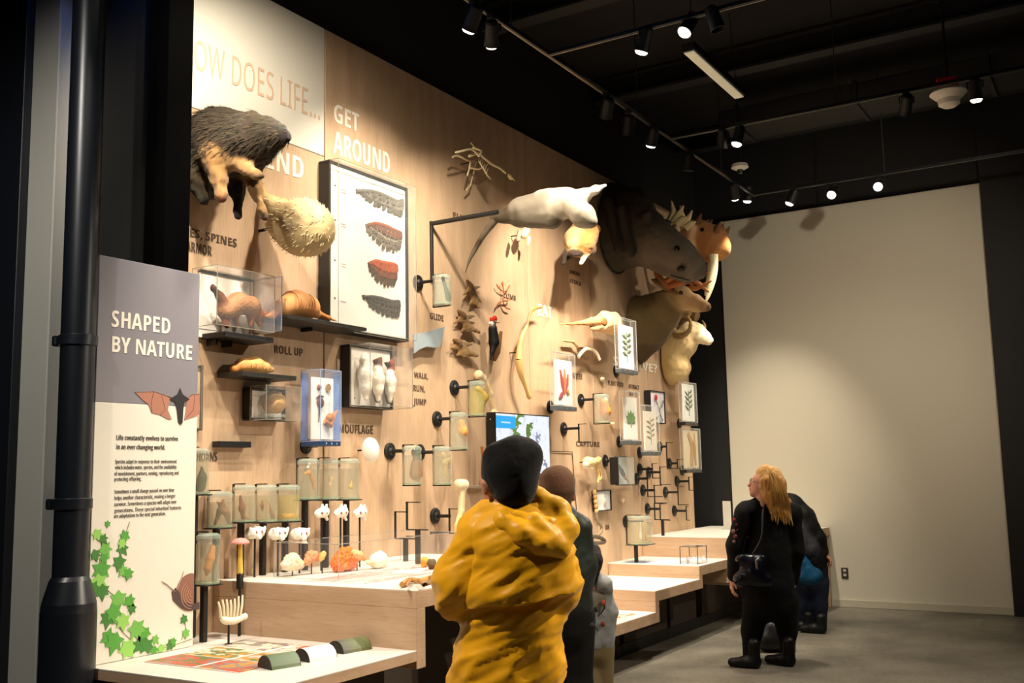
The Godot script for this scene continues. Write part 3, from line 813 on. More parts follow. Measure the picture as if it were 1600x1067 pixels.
# clear box of panes with thin edges
func cover(to: Node, lo: Vector3, hi: Vector3, called := "acrylic_cover", edge := "8c8474", open_top := false, tint := "f2f4f2", alpha := 0.05) -> void:
	var mb := MB.new()
	var a := lo
	var b := hi
	mb.quad(Vector3(a.x, a.y, b.z), Vector3(b.x, a.y, b.z), Vector3(b.x, b.y, b.z), Vector3(a.x, b.y, b.z))
	mb.quad(Vector3(a.x, a.y, a.z), Vector3(a.x, a.y, b.z), Vector3(a.x, b.y, b.z), Vector3(a.x, b.y, a.z))
	mb.quad(Vector3(b.x, a.y, b.z), Vector3(b.x, a.y, a.z), Vector3(b.x, b.y, a.z), Vector3(b.x, b.y, b.z))
	if not open_top: mb.quad(Vector3(a.x, b.y, b.z), Vector3(b.x, b.y, b.z), Vector3(b.x, b.y, a.z), Vector3(a.x, b.y, a.z))
	var pn := part(mb, called, pane(tint, alpha), to)
	mb = MB.new()
	var e := 0.003
	for y: float in [a.y, b.y]:
		for z: float in [a.z, b.z]: mb.box(Vector3((a.x + b.x) / 2, y, z), Vector3(b.x - a.x + e, e, e), 0.0)
		for x: float in [a.x, b.x]: mb.box(Vector3(x, y, (a.z + b.z) / 2), Vector3(e, e, b.z - a.z), 0.0)
	for x: float in [a.x, b.x]:
		for z: float in [a.z, b.z]: mb.box(Vector3(x, (a.y + b.y) / 2, z), Vector3(e, b.y - a.y, e), 0.0)
	part(mb, "edge", mat(edge, 0.3), pn)

# a wing: rows of feather strips that reach from the arm (first na points of the outline) to the outline
func wing(label: String, out: Array, na: int, a0: float, a1: float, n: int, cols: Array, barred := false) -> void:
	var poly := PackedVector2Array()
	var at := Vector3.ZERO
	for e: Vector3 in out: poly.append(Vector2(e.x, e.y)); at += e / out.size()
	var t := thing("bird_wing", label, "bird wing", at, "bird wings in the tall frame")
	var rng := RandomNumberGenerator.new()
	rng.seed = 40 + n
	var z: float = out[0].z
	var am := smooth(out.slice(0, na), 6)
	var mb := MB.new()
	var rr := []
	for k in am.size(): rr.append(0.006 + 0.011 * sin(PI * clampf(float(k) / am.size(), 0.1, 0.9)))
	mb.tube(am, rr, 8, Vector3(1, 1, 0.6))
	mb.c.fill(lin(cols[0]))
	mb.disp = 0.003; mb.freq = 80
	part(mb, "shoulder", vmat(0.85, 0.3), t)
	for r in 3:
		mb = MB.new()
		for k in n:
			var s := (k + 0.5 * (r % 2)) / (n - 1.0)
			var root: Vector3 = am[mini(int(s * (am.size() - 1)), am.size() - 1)]
			var an := deg_to_rad(lerpf(a0, a1, s))
			var dir := Vector2(cos(an), sin(an))
			var best := 0.02
			var o := Vector2(root.x, root.y) + dir * 0.012
			for q in poly.size():
				var x: Variant = Geometry2D.segment_intersects_segment(o, o + dir, poly[q], poly[(q + 1) % poly.size()])
				if x != null: best = maxf(best, (x as Vector2).distance_to(o))
			var ln: float = minf(best, 0.34) * [1.0, 0.66, 0.4][r] * rng.randf_range(0.94, 1.03)
			var sd := Vector3(-dir.y, dir.x, 0)
			var fw := 0.021
			var zz := z + (2 - r) * -0.004 + k * 0.0005
			var base := lin(cols[2 - r]).lerp(lin(cols[3]), 0.35 * rng.randf())
			var prev := -1
			for j in 9:
				var u := j / 8.0
				var hw := fw * (0.55 + 0.55 * u) * (1.0 if j < 7 else (0.8 if j == 7 else 0.25))
				var q := root + Vector3(dir.x, dir.y, 0) * (ln * u)
				mb.col = lin(cols[3]) if (barred and j % 2 == 1) else base
				var i0 := mb.p(Vector3(q.x, q.y, zz) + sd * hw)
				mb.p(Vector3(q.x, q.y, zz + 0.006))
				mb.p(Vector3(q.x, q.y, zz) - sd * hw)
				if prev >= 0:
					mb.tri(prev, prev + 1, i0 + 1); mb.tri(prev, i0 + 1, i0); mb.tri(prev + 1, prev + 2, i0 + 2); mb.tri(prev + 1, i0 + 2, i0 + 1)
				prev = i0
		part(mb, ["flight_feathers", "secondary_coverts", "lesser_coverts"][r], vmat(0.8, 0.2), t)

func wall_exhibits() -> void:
	var black := mat("101010", 0.45)
	# tall frame with four bird wings
	var t := frame("wing_display", "tall black frame with a white board holding four bird wings", "display frame", Vector3(5.369, 3.081, 0.1), Vector2(0.848, 1.135), 0.018)
	var bb: Vector3 = Vector3(5.353, 3.111, 0.1)
	var lo := Vector3(4.955, 2.519, 0.1)
	var hi := Vector3(5.794, 3.646, 0.17)
	cover(t, lo, hi)
	for y: float in [3.487, 3.252, 2.98, 2.727]:
		part(lt([Vector2(0.008, 0.0), Vector2(0, 0.002)], Vector3(5.016, y, 0.087), TO_Z, 10), "number_dot", mat("3a3a38", 0.6), t)
		var cp := MB.new()
		cp.box(Vector3(5.099, y - 0.012, 0.0875), Vector3(0.055, 0.006, 0.001), 0.0)
		if y > 2.95: cp.box(Vector3(5.099, y - 0.03, 0.0875), Vector3(0.048, 0.006, 0.001), 0.0)
		part(cp, "caption_line", mat("a49e90", 0.6), t)
	wing("long grey narrow wing with a pointed tip, topmost in the tall frame", [Vector3(5.245, 3.499, 0.094), Vector3(5.382, 3.53, 0.094), Vector3(5.542, 3.53, 0.094), Vector3(5.67, 3.523, 0.094), Vector3(5.736, 3.55, 0.094), Vector3(5.76, 3.505, 0.094), Vector3(5.753, 3.429, 0.094), Vector3(5.697, 3.399, 0.094), Vector3(5.559, 3.412, 0.094), Vector3(5.417, 3.421, 0.094), Vector3(5.296, 3.447, 0.094)], 5, 190, 262, 16, ["6b675e", "7c776c", "55524a", "8d887c"])
	wing("barred grey and brown wing with a reddish edge, second in the tall frame", [Vector3(5.347, 3.277, 0.094), Vector3(5.42, 3.309, 0.094), Vector3(5.54, 3.312, 0.094), Vector3(5.64, 3.303, 0.094), Vector3(5.711, 3.305, 0.094), Vector3(5.72, 3.236, 0.094), Vector3(5.704, 3.162, 0.094), Vector3(5.621, 3.124, 0.094), Vector3(5.503, 3.127, 0.094), Vector3(5.407, 3.166, 0.094), Vector3(5.321, 3.218, 0.094)], 5, 205, 265, 15, ["8a4a30", "a39a88", "7d7567", "4c443a"], true)
	wing("rust-red and brown wing, third in the tall frame", [Vector3(5.372, 3.014, 0.094), Vector3(5.423, 3.043, 0.094), Vector3(5.521, 3.044, 0.094), Vector3(5.611, 3.053, 0.094), Vector3(5.659, 3.055, 0.094), Vector3(5.662, 2.98, 0.094), Vector3(5.65, 2.886, 0.094), Vector3(5.555, 2.863, 0.094), Vector3(5.449, 2.874, 0.094), Vector3(5.372, 2.924, 0.094), Vector3(5.346, 2.976, 0.094)], 5, 215, 268, 14, ["a8502c", "7a4630", "54402f", "3c2d22"])
	wing("dark grey-brown wing, lowest in the tall frame", [Vector3(5.311, 2.776, 0.094), Vector3(5.397, 2.786, 0.094), Vector3(5.501, 2.785, 0.094), Vector3(5.609, 2.783, 0.094), Vector3(5.686, 2.799, 0.094), Vector3(5.711, 2.756, 0.094), Vector3(5.703, 2.663, 0.094), Vector3(5.608, 2.651, 0.094), Vector3(5.466, 2.663, 0.094), Vector3(5.353, 2.699, 0.094)], 5, 205, 266, 15, ["45413a", "524d44", "4a453c", "38342d"])

	# case with the long-tailed animal
	t = thing("animal_case", "clear case with white back and black base ledge holding a long-tailed scaly animal", "display case", Vector3(4.16, 2.377, 0.0))
	part(bx2(Vector3(3.947, 2.366, 0.004), Vector3(4.326, 2.741, 0.02), 0.002), "backing", mat("ece8dd", 0.6), t)
	part(bx2(Vector3(3.943, 2.743, 0.004), Vector3(4.351, 2.743 + 0.014, 0.03), 0.002), "top_rail", black, t)
	part(bx2(Vector3(3.969, 2.387 - 0.03, 0.004), Vector3(4.351, 2.387, 0.20), 0.003), "base_ledge", black, t)
	cover(t, Vector3(3.891, 2.415, 0.02), Vector3(4.333, 2.75, 0.22))
	for x: float in [4.016, 4.126]: part(bx(Vector3(x, 2.346, 0.05), Vector3(0.015, 0.05, 0.08), 0.003), "bracket", black, t)
	var zz := [
		[Vector3(4.021, 2.573, 0.12), Vector3(4.001, 2.6, 0.12), 0.022, 0.022, "7a4022", 1.0],
		[Vector3(4.001, 2.6, 0.12), Vector3(3.953, 2.637, 0.12), 0.02, 0.014, "4a2a18", 1.0],
		[Vector3(3.953, 2.637, 0.12), Vector3(3.948, 2.651, 0.12), 0.014, 0.006, "4a2a18", 1.0],
		[Vector3(4.021, 2.573, 0.12), Vector3(4.046, 2.517, 0.12), 0.026, 0.04, "6e3c1e", 1.0],
		[Vector3(4.046, 2.517, 0.12), Vector3(4.142, 2.574, 0.12), 0.045, 0.062, "9a6c46", 1.0],
		[Vector3(4.142, 2.574, 0.12), Vector3(4.242, 2.572, 0.12), 0.062, 0.055, "9a6c46", 1.0],
		[Vector3(4.242, 2.572, 0.12), Vector3(4.294, 2.533, 0.12), 0.05, 0.03, "8e4c20", 1.0],
		[Vector3(4.294, 2.533, 0.12), Vector3(4.409, 2.539, 0.12), 0.028, 0.008, "b4641f", 1.0],
		[Vector3(4.051, 2.51, 0.12), Vector3(4.047, 2.447, 0.12), 0.035, 0.016, "7e4016", 1.0],
		[Vector3(4.047, 2.447, 0.12), Vector3(4.062, 2.43, 0.12), 0.014, 0.012, "7e4016", 1.0],
		[Vector3(4.113, 2.518, 0.12), Vector3(4.134, 2.446, 0.12), 0.03, 0.012, "7e4016", 1.0],
		[Vector3(4.243, 2.545, 0.12), Vector3(4.239, 2.458, 0.12), 0.03, 0.013, "984c1a", 1.0],
		[Vector3(4.273, 2.545, 0.12), Vector3(4.311, 2.466, 0.12), 0.026, 0.012, "984c1a", 1.0]]
	var mb := sdf(zz, 0.007, 0.02)
	mb.disp = 0.004; mb.freq = 70.0
	single(mb, "scaly_animal", vmat(0.6), "red-brown long-tailed scaly animal with its tail curled up, inside the clear case", "stuffed animal")
	# armadillo on its ledge
	t = thing("wall_shelf", "thin dark ledge under the tan armadillo, right of the clear case", "shelf", Vector3(4.849, 2.563, 0.0))
	part(bx2(Vector3(4.402, 2.529 - 0.022, 0.004), Vector3(5.133, 2.529, 0.26), 0.003), "board", mat("24221f", 0.4), t)
	part(bx(Vector3(4.79, 2.515, 0.05), Vector3(0.02, 0.06, 0.09), 0.003), "bracket", black, t)
	zz = [
		[Vector3(4.454, 2.58, 0.16), Vector3(4.574, 2.627, 0.16), 0.055, 0.08, "d39a62", 1.0],
		[Vector3(4.574, 2.627, 0.16), Vector3(4.688, 2.618, 0.16), 0.08, 0.072, "c98c55", 1.0],
		[Vector3(4.688, 2.618, 0.16), Vector3(4.758, 2.586, 0.16), 0.06, 0.03, "c98c55", 1.0],
		[Vector3(4.758, 2.594, 0.16), Vector3(4.865, 2.574, 0.16), 0.02, 0.012, "b9783f", 1.0],
		[Vector3(4.865, 2.574, 0.16), Vector3(4.963, 2.557, 0.16), 0.012, 0.004, "b9783f", 1.0],
		[Vector3(4.454, 2.572, 0.16), Vector3(4.379, 2.531, 0.16), 0.04, 0.02, "c07f44", 1.0],
		[Vector3(4.379, 2.531, 0.16), Vector3(4.327, 2.517, 0.16), 0.02, 0.008, "c98a50", 1.0],
		[Vector3(4.4, 2.565, 0.16), Vector3(4.389, 2.606, 0.16), 0.01, 0.004, "b5743e", 1.0],
		[Vector3(4.421, 2.568, 0.16), Vector3(4.421, 2.61, 0.16), 0.01, 0.004, "b5743e", 1.0],
		[Vector3(4.497, 2.554, 0.16), Vector3(4.492, 2.526, 0.16), 0.02, 0.012, "a8703c", 1.0],
		[Vector3(4.665, 2.574, 0.16), Vector3(4.677, 2.548, 0.16), 0.022, 0.012, "a8703c", 1.0]]
	mb = sdf(zz, 0.007, 0.02)
	t = thing("armadillo", "tan banded armadillo standing on the thin dark ledge", "stuffed animal", Vector3(4.62, 2.533, 0.16))
	part(mb, "body", vmat(0.55), t)
	var bands := MB.new()
	var bc: Vector3 = Vector3(4.591, 2.613, 0.16)
	for k in 7:
		var ar := []
		for j in 13:
			var an := -0.3 + PI * 1.2 * j / 12.0
			ar.append(Vector3(bc.x - 0.075 + k * 0.025, bc.y + 0.082 * sin(an), bc.z + 0.082 * cos(an)))
		bands.tube(ar, 0.003, 5)
	part(bands, "shell_band", mat("b07a48", 0.6), t)
	# tilted clear sheet of acrylic, its blue tint standing for a reflection, between them
	t = thing("acrylic_block", "clear acrylic box with a painted bluish reflection between the scaly animal and the armadillo", "display case", Vector3(4.359, 2.423, 0.14))
	cover(t, Vector3(4.353, 2.425, 0.03), Vector3(4.349, 2.748, 0.26), "acrylic_cover", "6f7680", false, "8fa0be", 0.1)
	# half-shell on a shelf
	t = thing("wall_shelf", "thin dark shelf holding the rolled-up orange shell below the ROLL UP lettering's left", "shelf", Vector3(4.33, 2.171, 0.0))
	part(bx2(Vector3(4.097, 2.172 - 0.026, 0.004), Vector3(4.535, 2.172, 0.21), 0.003), "board", mat("24221f", 0.4), t)
	zz = [
		[Vector3(4.129, 2.19, 0.11), Vector3(4.188, 2.22, 0.11), 0.022, 0.038, "b5793f", 1.0],
		[Vector3(4.188, 2.213, 0.11), Vector3(4.288, 2.228, 0.11), 0.042, 0.05, "cf9a5c", 1.0],
		[Vector3(4.288, 2.221, 0.11), Vector3(4.361, 2.219, 0.11), 0.05, 0.038, "d8a867", 1.0],
		[Vector3(4.361, 2.215, 0.11), Vector3(4.424, 2.212, 0.11), 0.034, 0.018, "dcb074", 1.0],
		[Vector3(4.129, 2.186, 0.11), Vector3(4.11, 2.199, 0.11), 0.014, 0.01, "a3662f", 1.0]]
	mb = sdf(zz, 0.006, 0.018)
	t = thing("curled_shell", "orange-tan rolled-up armoured shell lying on a thin dark shelf", "shell", Vector3(4.259, 2.177, 0.11))
	part(mb, "shell", vmat(0.5), t)
	bands = MB.new()
	bc = Vector3(4.268, 2.2, 0.11)
	for k in 6:
		var ar := []
		for j in 11:
			var an := PI * j / 10.0
			ar.append(Vector3(bc.x - 0.08 + k * 0.032, bc.y + (0.06 - absf(k - 2.5) * 0.006) * sin(an) , bc.z + (0.058 - absf(k - 2.5) * 0.006) * cos(an)))
		bands.tube(ar, 0.0028, 5)
	part(bands, "shell_band", mat("9a6a38", 0.6), t)
	# small frame with the tan ball
	t = frame("ball_display", "small black frame with a white back and a tan rolled-up animal", "display frame", Vector3(4.441, 2.004, 0.07), Vector2(0.291, 0.196), 0.016)
	cover(t, Vector3(4.295, 1.905, 0.07), Vector3(4.586, 2.104, 0.2))
	part(bx2(Vector3(4.373, 1.925, 0.06), Vector3(4.504, 1.945, 0.15), 0.002), "glass_ledge", pane("aab0aa", 0.3), t)
	mb = MB.new()
	mb.ball(Vector3(4.458, 2.015, 0.1), Vector3(0.082, 0.068, 0.06))
	mb.disp = 0.008; mb.freq = 30
	mb.c.fill(lin("b8935f"))
	single(mb, "rolled_animal", vmat(0.7), "tan rolled-up animal like a ball in the small black frame", "stuffed animal")
	# acrylic case with blue reflections painted on its edges, holding the seed board
	t = thing("specimen_case", "clear case with painted blue reflections on its edges, a white board and four small brown specimens", "display case", Vector3(4.882, 1.768, 0.1))
	var cl: Vector3 = Vector3(4.712, 1.786, 0.08)
	var ch: Vector3 = Vector3(4.902, 2.227, 0.24)
	cover(t, cl, ch, "acrylic_cover", "8fa4c4", false, "9fb6e0", 0.12)
	part(bx2(Vector3(cl.x, cl.y - 0.03, cl.z), Vector3(ch.x, cl.y - 0.001, ch.z), 0.003), "base", mat("233a5c", 0.35), t)
	for k in 3: part(lt([Vector2(0.006, 0), Vector2(0.0, 0.003)], Vector3(lerpf(cl.x, ch.x, 0.3 + 0.25 * k), cl.y - 0.015, ch.z), TO_Z, 10), "screw", mat("c8ccd0", 0.3, 0.8), t)
	part(bx2(Vector3(4.733, 1.8, 0.14), Vector3(4.932, 2.186, 0.15), 0.001), "white_board", mat("f0ece2", 0.6), t)
	part(bx2(Vector3(4.707, 1.794, 0.085), Vector3(4.769, 2.216, 0.088), 0.0), "painted_reflection", pane("6d93d8", 0.55), t)  # tinted strips standing for blue reflections along the acrylic edges
	part(bx2(Vector3(5.001, 1.799, 0.085), Vector3(5.065, 2.229, 0.088), 0.0), "painted_reflection", pane("6d93d8", 0.55), t)
	var bd := Vector3(4.838, 1.763, 0.0)
	part(lt([Vector2(0.05, 0.0), Vector2(0.05, 0.012), Vector2(0.03, 0.018), Vector2(0.012, 0.03), Vector2(0.012, 0.1)], bd, TO_Z, 20), "wall_mount", black, t)
	for s: Array in [[Vector3(4.792, 2.124, 0.158), 0.018, 0, "round reddish seed, left of the two at the top of the clear case"], [Vector3(4.875, 2.125, 0.158), 0.022, 1, "round brown ring-shaped seed, right of the two at the top of the clear case"]]:
		mb = MB.new()
		if s[2] == 0: mb.ball(s[0], Vector3(s[1], s[1], 0.012))
		else:
			var ring := []
			for j in 17: ring.append(s[0] + Vector3(cos(TAU * j / 16), sin(TAU * j / 16) * 1.2, 0) * 0.018)
			mb.tube(ring, 0.006, 6); mb.ball(s[0], Vector3(0.014, 0.017, 0.006))
		mb.c.fill(lin("8f5436" if s[2] == 0 else "9a7440"))
		single(mb, "seed", vmat(0.6), s[3], "seed", "seeds in the clear case")
	mb = MB.new()
	mb.ball(Vector3(4.804, 2.028, 0.158), Vector3(0.03, 0.034, 0.014)); 
	mb.tube([Vector3(4.799, 2.008, 0.158), Vector3(4.793, 1.964, 0.158), Vector3(4.788, 1.904, 0.158)], [0.007, 0.005, 0.003], 6)
	mb.tube([Vector3(4.769, 2.055, 0.158), Vector3(4.792, 2.072, 0.158), Vector3(4.828, 2.066, 0.158)], 0.006, 6)
	mb.c.fill(lin("5c3526"))
	single(mb, "seed_pod", vmat(0.6), "dark brown stalked seed pod in the middle of the clear case", "seed pod")
	mb = MB.new()
	mb.ball(Vector3(4.886, 1.935, 0.165), Vector3(0.034, 0.03, 0.02)); mb.tube([Vector3(4.839, 1.913, 0.165), Vector3(4.886, 1.891, 0.165), Vector3(4.934, 1.969, 0.165), Vector3(4.958, 1.986, 0.165)], [0.016, 0.02, 0.012, 0.004], 8)
	mb.c.fill(lin("b5793a")); mb.disp = 0.005; mb.freq = 60
	single(mb, "seed_pod", vmat(0.6), "orange-brown lumpy pod at the lower right of the clear case", "seed pod")
	# frame with three white birds
	t = frame("bird_display", "black frame with three white bird skins hanging head up", "display frame", Vector3(5.392, 2.23, 0.09), Vector2(0.456, 0.42), 0.015)
	cover(t, Vector3(5.164, 2.025, 0.09), Vector3(5.62, 2.435, 0.26))
	part(lt([Vector2(0.006, 0), Vector2(0, 0.002)], Vector3(5.219, 2.082, 0.082), TO_Z, 10), "number_dot", mat("3a3a38"), t)
	var birds := [[
		[Vector3(5.261, 2.338, 0.135), Vector3(5.267, 2.24, 0.135), 0.034, 0.05, "efe9da", 1.0],
		[Vector3(5.267, 2.24, 0.135), Vector3(5.267, 2.154, 0.135), 0.05, 0.04, "e8e0ce", 1.0],
		[Vector3(5.267, 2.154, 0.135), Vector3(5.274, 2.082, 0.135), 0.036, 0.018, "d8cdb6", 1.0],
		[Vector3(5.261, 2.338, 0.135), Vector3(5.261, 2.364, 0.135), 0.03, 0.02, "efe9da", 1.0]],
		[
		[Vector3(5.396, 2.28, 0.135), Vector3(5.402, 2.219, 0.135), 0.034, 0.042, "efe9da", 1.0],
		[Vector3(5.402, 2.219, 0.135), Vector3(5.402, 2.149, 0.135), 0.042, 0.034, "e8e0ce", 1.0],
		[Vector3(5.402, 2.149, 0.135), Vector3(5.402, 2.08, 0.135), 0.03, 0.016, "d8cdb6", 1.0],
		[Vector3(5.403, 2.306, 0.135), Vector3(5.403, 2.333, 0.135), 0.028, 0.024, "6b3522", 1.0],
		[Vector3(5.403, 2.333, 0.135), Vector3(5.431, 2.361, 0.135), 0.022, 0.012, "6b3522", 1.0],
		[Vector3(5.382, 2.331, 0.135), Vector3(5.362, 2.338, 0.135), 0.018, 0.012, "2a1712", 1.0],
		[Vector3(5.432, 2.188, 0.105), Vector3(5.432, 2.079, 0.105), 0.05, 0.02, "3a302a", 1.0]],
		[
		[Vector3(5.528, 2.263, 0.135), Vector3(5.535, 2.21, 0.135), 0.03, 0.038, "efe9da", 1.0],
		[Vector3(5.535, 2.21, 0.135), Vector3(5.534, 2.148, 0.135), 0.038, 0.03, "e8e0ce", 1.0],
		[Vector3(5.534, 2.148, 0.135), Vector3(5.534, 2.078, 0.135), 0.026, 0.014, "d8cdb6", 1.0],
		[Vector3(5.542, 2.3, 0.135), Vector3(5.542, 2.326, 0.135), 0.028, 0.024, "7c3d25", 1.0],
		[Vector3(5.542, 2.326, 0.135), Vector3(5.564, 2.364, 0.135), 0.022, 0.012, "7c3d25", 1.0],
		[Vector3(5.507, 2.324, 0.135), Vector3(5.486, 2.331, 0.135), 0.018, 0.012, "2a1712", 1.0],
		[Vector3(5.558, 2.178, 0.105), Vector3(5.557, 2.076, 0.105), 0.045, 0.02, "3a302a", 1.0]]]
	var bl := ["plump all-white bird skin, leftmost in the three-bird frame", "white-bellied bird skin with a red-brown head, middle one in the three-bird frame", "white-bellied bird skin with a brown head, rightmost in the three-bird frame"]
	for k in 3:
		mb = sdf(birds[k], 0.006, 0.02)
		mb.disp = 0.003; mb.freq = 50
		single(mb, "bird_skin", vmat(0.8, 0.3), bl[k], "bird", "birds in the three-bird frame")
	# egg
	mb = MB.new()
	var eg: Vector3 = Vector3(5.35, 1.739, 0.11)
	mb.lathe([Vector2(0.0, -0.085), Vector2(0.022, -0.08), Vector2(0.042, -0.062), Vector2(0.055, -0.033), Vector2(0.06, 0.0), Vector2(0.056, 0.032), Vector2(0.045, 0.06), Vector2(0.026, 0.08), Vector2(0.0, 0.088)], eg, Basis(Vector3.BACK, 0.15), 24)
	var mbe := MB.new()
	mbe.ball(eg, Vector3(0.06, 0.085, 0.06), Basis(Vector3.BACK, 0.15), 24, 16)
	t = thing("egg", "big white egg mounted on the wall right of the upper jars", "egg", eg - Vector3(0, 0.085, 0))
	part(mbe, "shell", mat("f1ebdd", 0.5), t)
	part(tb([eg - Vector3(0, 0, 0.03), Vector3(eg.x, eg.y, 0.0)], 0.006, 8), "pin", black, t)
	# black bar under the left frames, and a black frame edge behind the intro panel
	t = thing("label_rail", "short black rail on the wall above the HORNS lettering", "rail", Vector3(4.217, 1.759, 0.0))
	part(bx2(Vector3(4.069, 1.746, 0.004), Vector3(4.319, 1.781, 0.06), 0.003), "bar", black, t)
	t = frame("narrow_case", "narrow black-edged clear case half hidden behind the intro panel", "display case", Vector3(3.928, 2.021, 0.03), Vector2(0.1, 0.362), 0.012, "1a1a18", "d9c0a0")
	cover(t, Vector3(3.883, 1.842, 0.03), Vector3(3.894, 2.193, 0.12))
	# gliding animals: three pelts
	var spec := [[725, 437, 752, 480, "largest brown flying squirrel pelt with spread legs, above the other two"], [711, 484, 742, 522, "brown flying squirrel pelt, middle one of the three"], [704, 530, 738, 558, "smallest brown flying squirrel pelt, lowest of the three"]]
	var cs: Array = [[Vector3(6.728, 3.004, 0.035), Vector2(0.245, 0.19)], [Vector3(6.613, 2.759, 0.035), Vector2(0.275, 0.163)], [Vector3(6.559, 2.545, 0.035), Vector2(0.299, 0.114)]]
	for k in 3:
		var c: Vector3 = cs[k][0]
		var s: Vector2 = cs[k][1]
		var bo := []
		var cc: String = ["8a6a42", "80623c", "8c6c40"][k]
		var hw := s.x / 2
		var hh := s.y / 2
		bo.append([c + Vector3(-hw * 0.3, hh * 0.55, 0), c + Vector3(hw * 0.25, -hh * 0.5, 0), hw * 0.3, hw * 0.36, cc, 2.2])
		bo.append([c + Vector3(-hw * 0.3, hh * 0.55, 0.01), c + Vector3(-hw * 0.75, hh * 0.9, 0.01), hw * 0.2, hw * 0.11, "6a4e2e", 1.0])
		for l: Array in [[-0.1, 0.4, 1.0, 0.8], [-0.4, 0.2, -1.1, -0.3], [0.1, -0.5, -0.5, -1.1], [0.4, -0.3, 1.1, -0.6]]:
			bo.append([c + Vector3(hw * l[0], hh * l[1], 0), c + Vector3(hw * l[2], hh * l[3], 0), hw * 0.2, hw * 0.05, cc, 2.0])
		bo.append([c + Vector3(hw * 0.2, -hh * 0.4, 0), c + Vector3(hw * (1.3 if k > 0 else 0.5), -hh * (0.75 if k > 0 else 1.05), 0.02), hw * 0.2, hw * 0.1, "9a7a4c", 1.2])
		mb = sdf(bo, 0.007, 0.02, Vector3(0, 0, 1))
		mb.disp = 0.005; mb.freq = 45
		single(mb, "flying_squirrel", vmat(0.85, 0.3), spec[k][4], "stuffed animal", "flying squirrels on the wall")
	# blue-grey wing-shaped plate
	t = thing("glider_plate", "blue-grey wing-shaped plate on the wall below the GLIDE lettering", "plate", Vector3(6.106, 2.52, 0.06))
	part(slab([Vector3(5.89, 2.583, 0.08), Vector3(5.984, 2.602, 0.08), Vector3(6.096, 2.628, 0.08), Vector3(6.287, 2.683, 0.08), Vector3(6.251, 2.582, 0.08), Vector3(6.209, 2.519, 0.08), Vector3(6.143, 2.508, 0.08), Vector3(6.046, 2.508, 0.08), Vector3(5.967, 2.482, 0.08), Vector3(5.896, 2.443, 0.08)], 0.06, 0.012), "plate", mat("9aa7ac", 0.35), t)
	part(tb([Vector3(6.107, 2.578, 0.06), Vector3(6.189, 2.592, 0.0)], 0.006, 8), "pin", black, t)
	# woodpecker on bark
	t = thing("woodpecker", "black woodpecker with a red crest clinging to a piece of bark", "stuffed bird", Vector3(6.95, 2.479, 0.08))
	mb = sdf([
		[Vector3(6.919, 2.779, 0.1), Vector3(6.918, 2.742, 0.1), 0.024, 0.03, "141211", 1.0],
		[Vector3(6.917, 2.726, 0.1), Vector3(6.933, 2.623, 0.1), 0.036, 0.045, "131110", 1.0],
		[Vector3(6.933, 2.623, 0.1), Vector3(6.902, 2.541, 0.1), 0.04, 0.02, "161312", 1.0],
		[Vector3(6.902, 2.541, 0.1), Vector3(6.88, 2.477, 0.1), 0.016, 0.008, "1c1714", 1.0],
		[Vector3(6.909, 2.772, 0.1), Vector3(6.871, 2.773, 0.1), 0.018, 0.012, "e0d6c4", 1.0],
		[Vector3(6.92, 2.805, 0.1), Vector3(6.891, 2.812, 0.1), 0.016, 0.012, "c8301c", 1.0]], 0.006, 0.015)
	part(mb, "body", vmat(0.6), t)
	part(tb([Vector3(6.913, 2.788, 0.11), Vector3(6.972, 2.789, 0.11), Vector3(7.011, 2.794, 0.11)], [0.01, 0.006, 0.002], 8), "bill", mat("6d6558", 0.5), t)
	mb = sdf([
		[Vector3(6.9, 2.803, 0.1), Vector3(6.95, 2.825, 0.1), 0.016, 0.02, "c62f1a", 1.0],
		[Vector3(6.95, 2.825, 0.1), Vector3(6.978, 2.812, 0.1), 0.014, 0.006, "b52a18", 1.0]], 0.005, 0.01)
	part(mb, "crest", vmat(0.7), t)
	part(tb([Vector3(6.926, 2.701, 0.1), Vector3(7.084, 2.726, 0.0)], 0.006, 6), "pin", black, t)
	mb = tb([Vector3(7.092, 2.732, 0.07), Vector3(7.049, 2.637, 0.07), Vector3(7.017, 2.554, 0.07), Vector3(6.976, 2.482, 0.07)], [0.012, 0.03, 0.03, 0.015], 8)
	mb.c.fill(lin("6b4c2e")); mb.disp = 0.012; mb.freq = 40
	single(mb, "bark_piece", vmat(0.9), "brown strip of bark behind the woodpecker's tail", "bark")
	# thin lizard-like skeleton near CLIMB
	mb = MB.new()
	for l: Array in [[Vector3(7.191, 3.156, 0.03), Vector3(7.209, 3.092, 0.03), Vector3(7.196, 3.008, 0.03), Vector3(7.235, 2.959, 0.03), Vector3(7.307, 2.951, 0.03)], [Vector3(7.199, 3.091, 0.03), Vector3(7.129, 3.108, 0.03), Vector3(7.1, 3.137, 0.03)], [Vector3(7.199, 3.08, 0.03), Vector3(7.272, 3.118, 0.03), Vector3(7.305, 3.156, 0.03)], [Vector3(7.196, 3.008, 0.03), Vector3(7.124, 2.977, 0.03), Vector3(7.093, 2.94, 0.03)], [Vector3(7.206, 3.01, 0.03), Vector3(7.268, 3.018, 0.03), Vector3(7.311, 3.046, 0.03)]]: mb.tube(smooth(l), 0.006, 6)
	mb.ball(Vector3(7.191, 3.156, 0.03), Vector3(0.012, 0.018, 0.01))
	mb.c.fill(lin("a8623e"))
	single(mb, "lizard", vmat(0.6), "small thin reddish lizard spread on the wall left of the CLIMB lettering", "lizard")
	# bird skeleton at the top
	t = thing("bird_skeleton", "pale flying bird skeleton high on the wall", "skeleton", Vector3(6.657, 3.906, 0.2))
	var bone := mat("e3d2a8", 0.6)
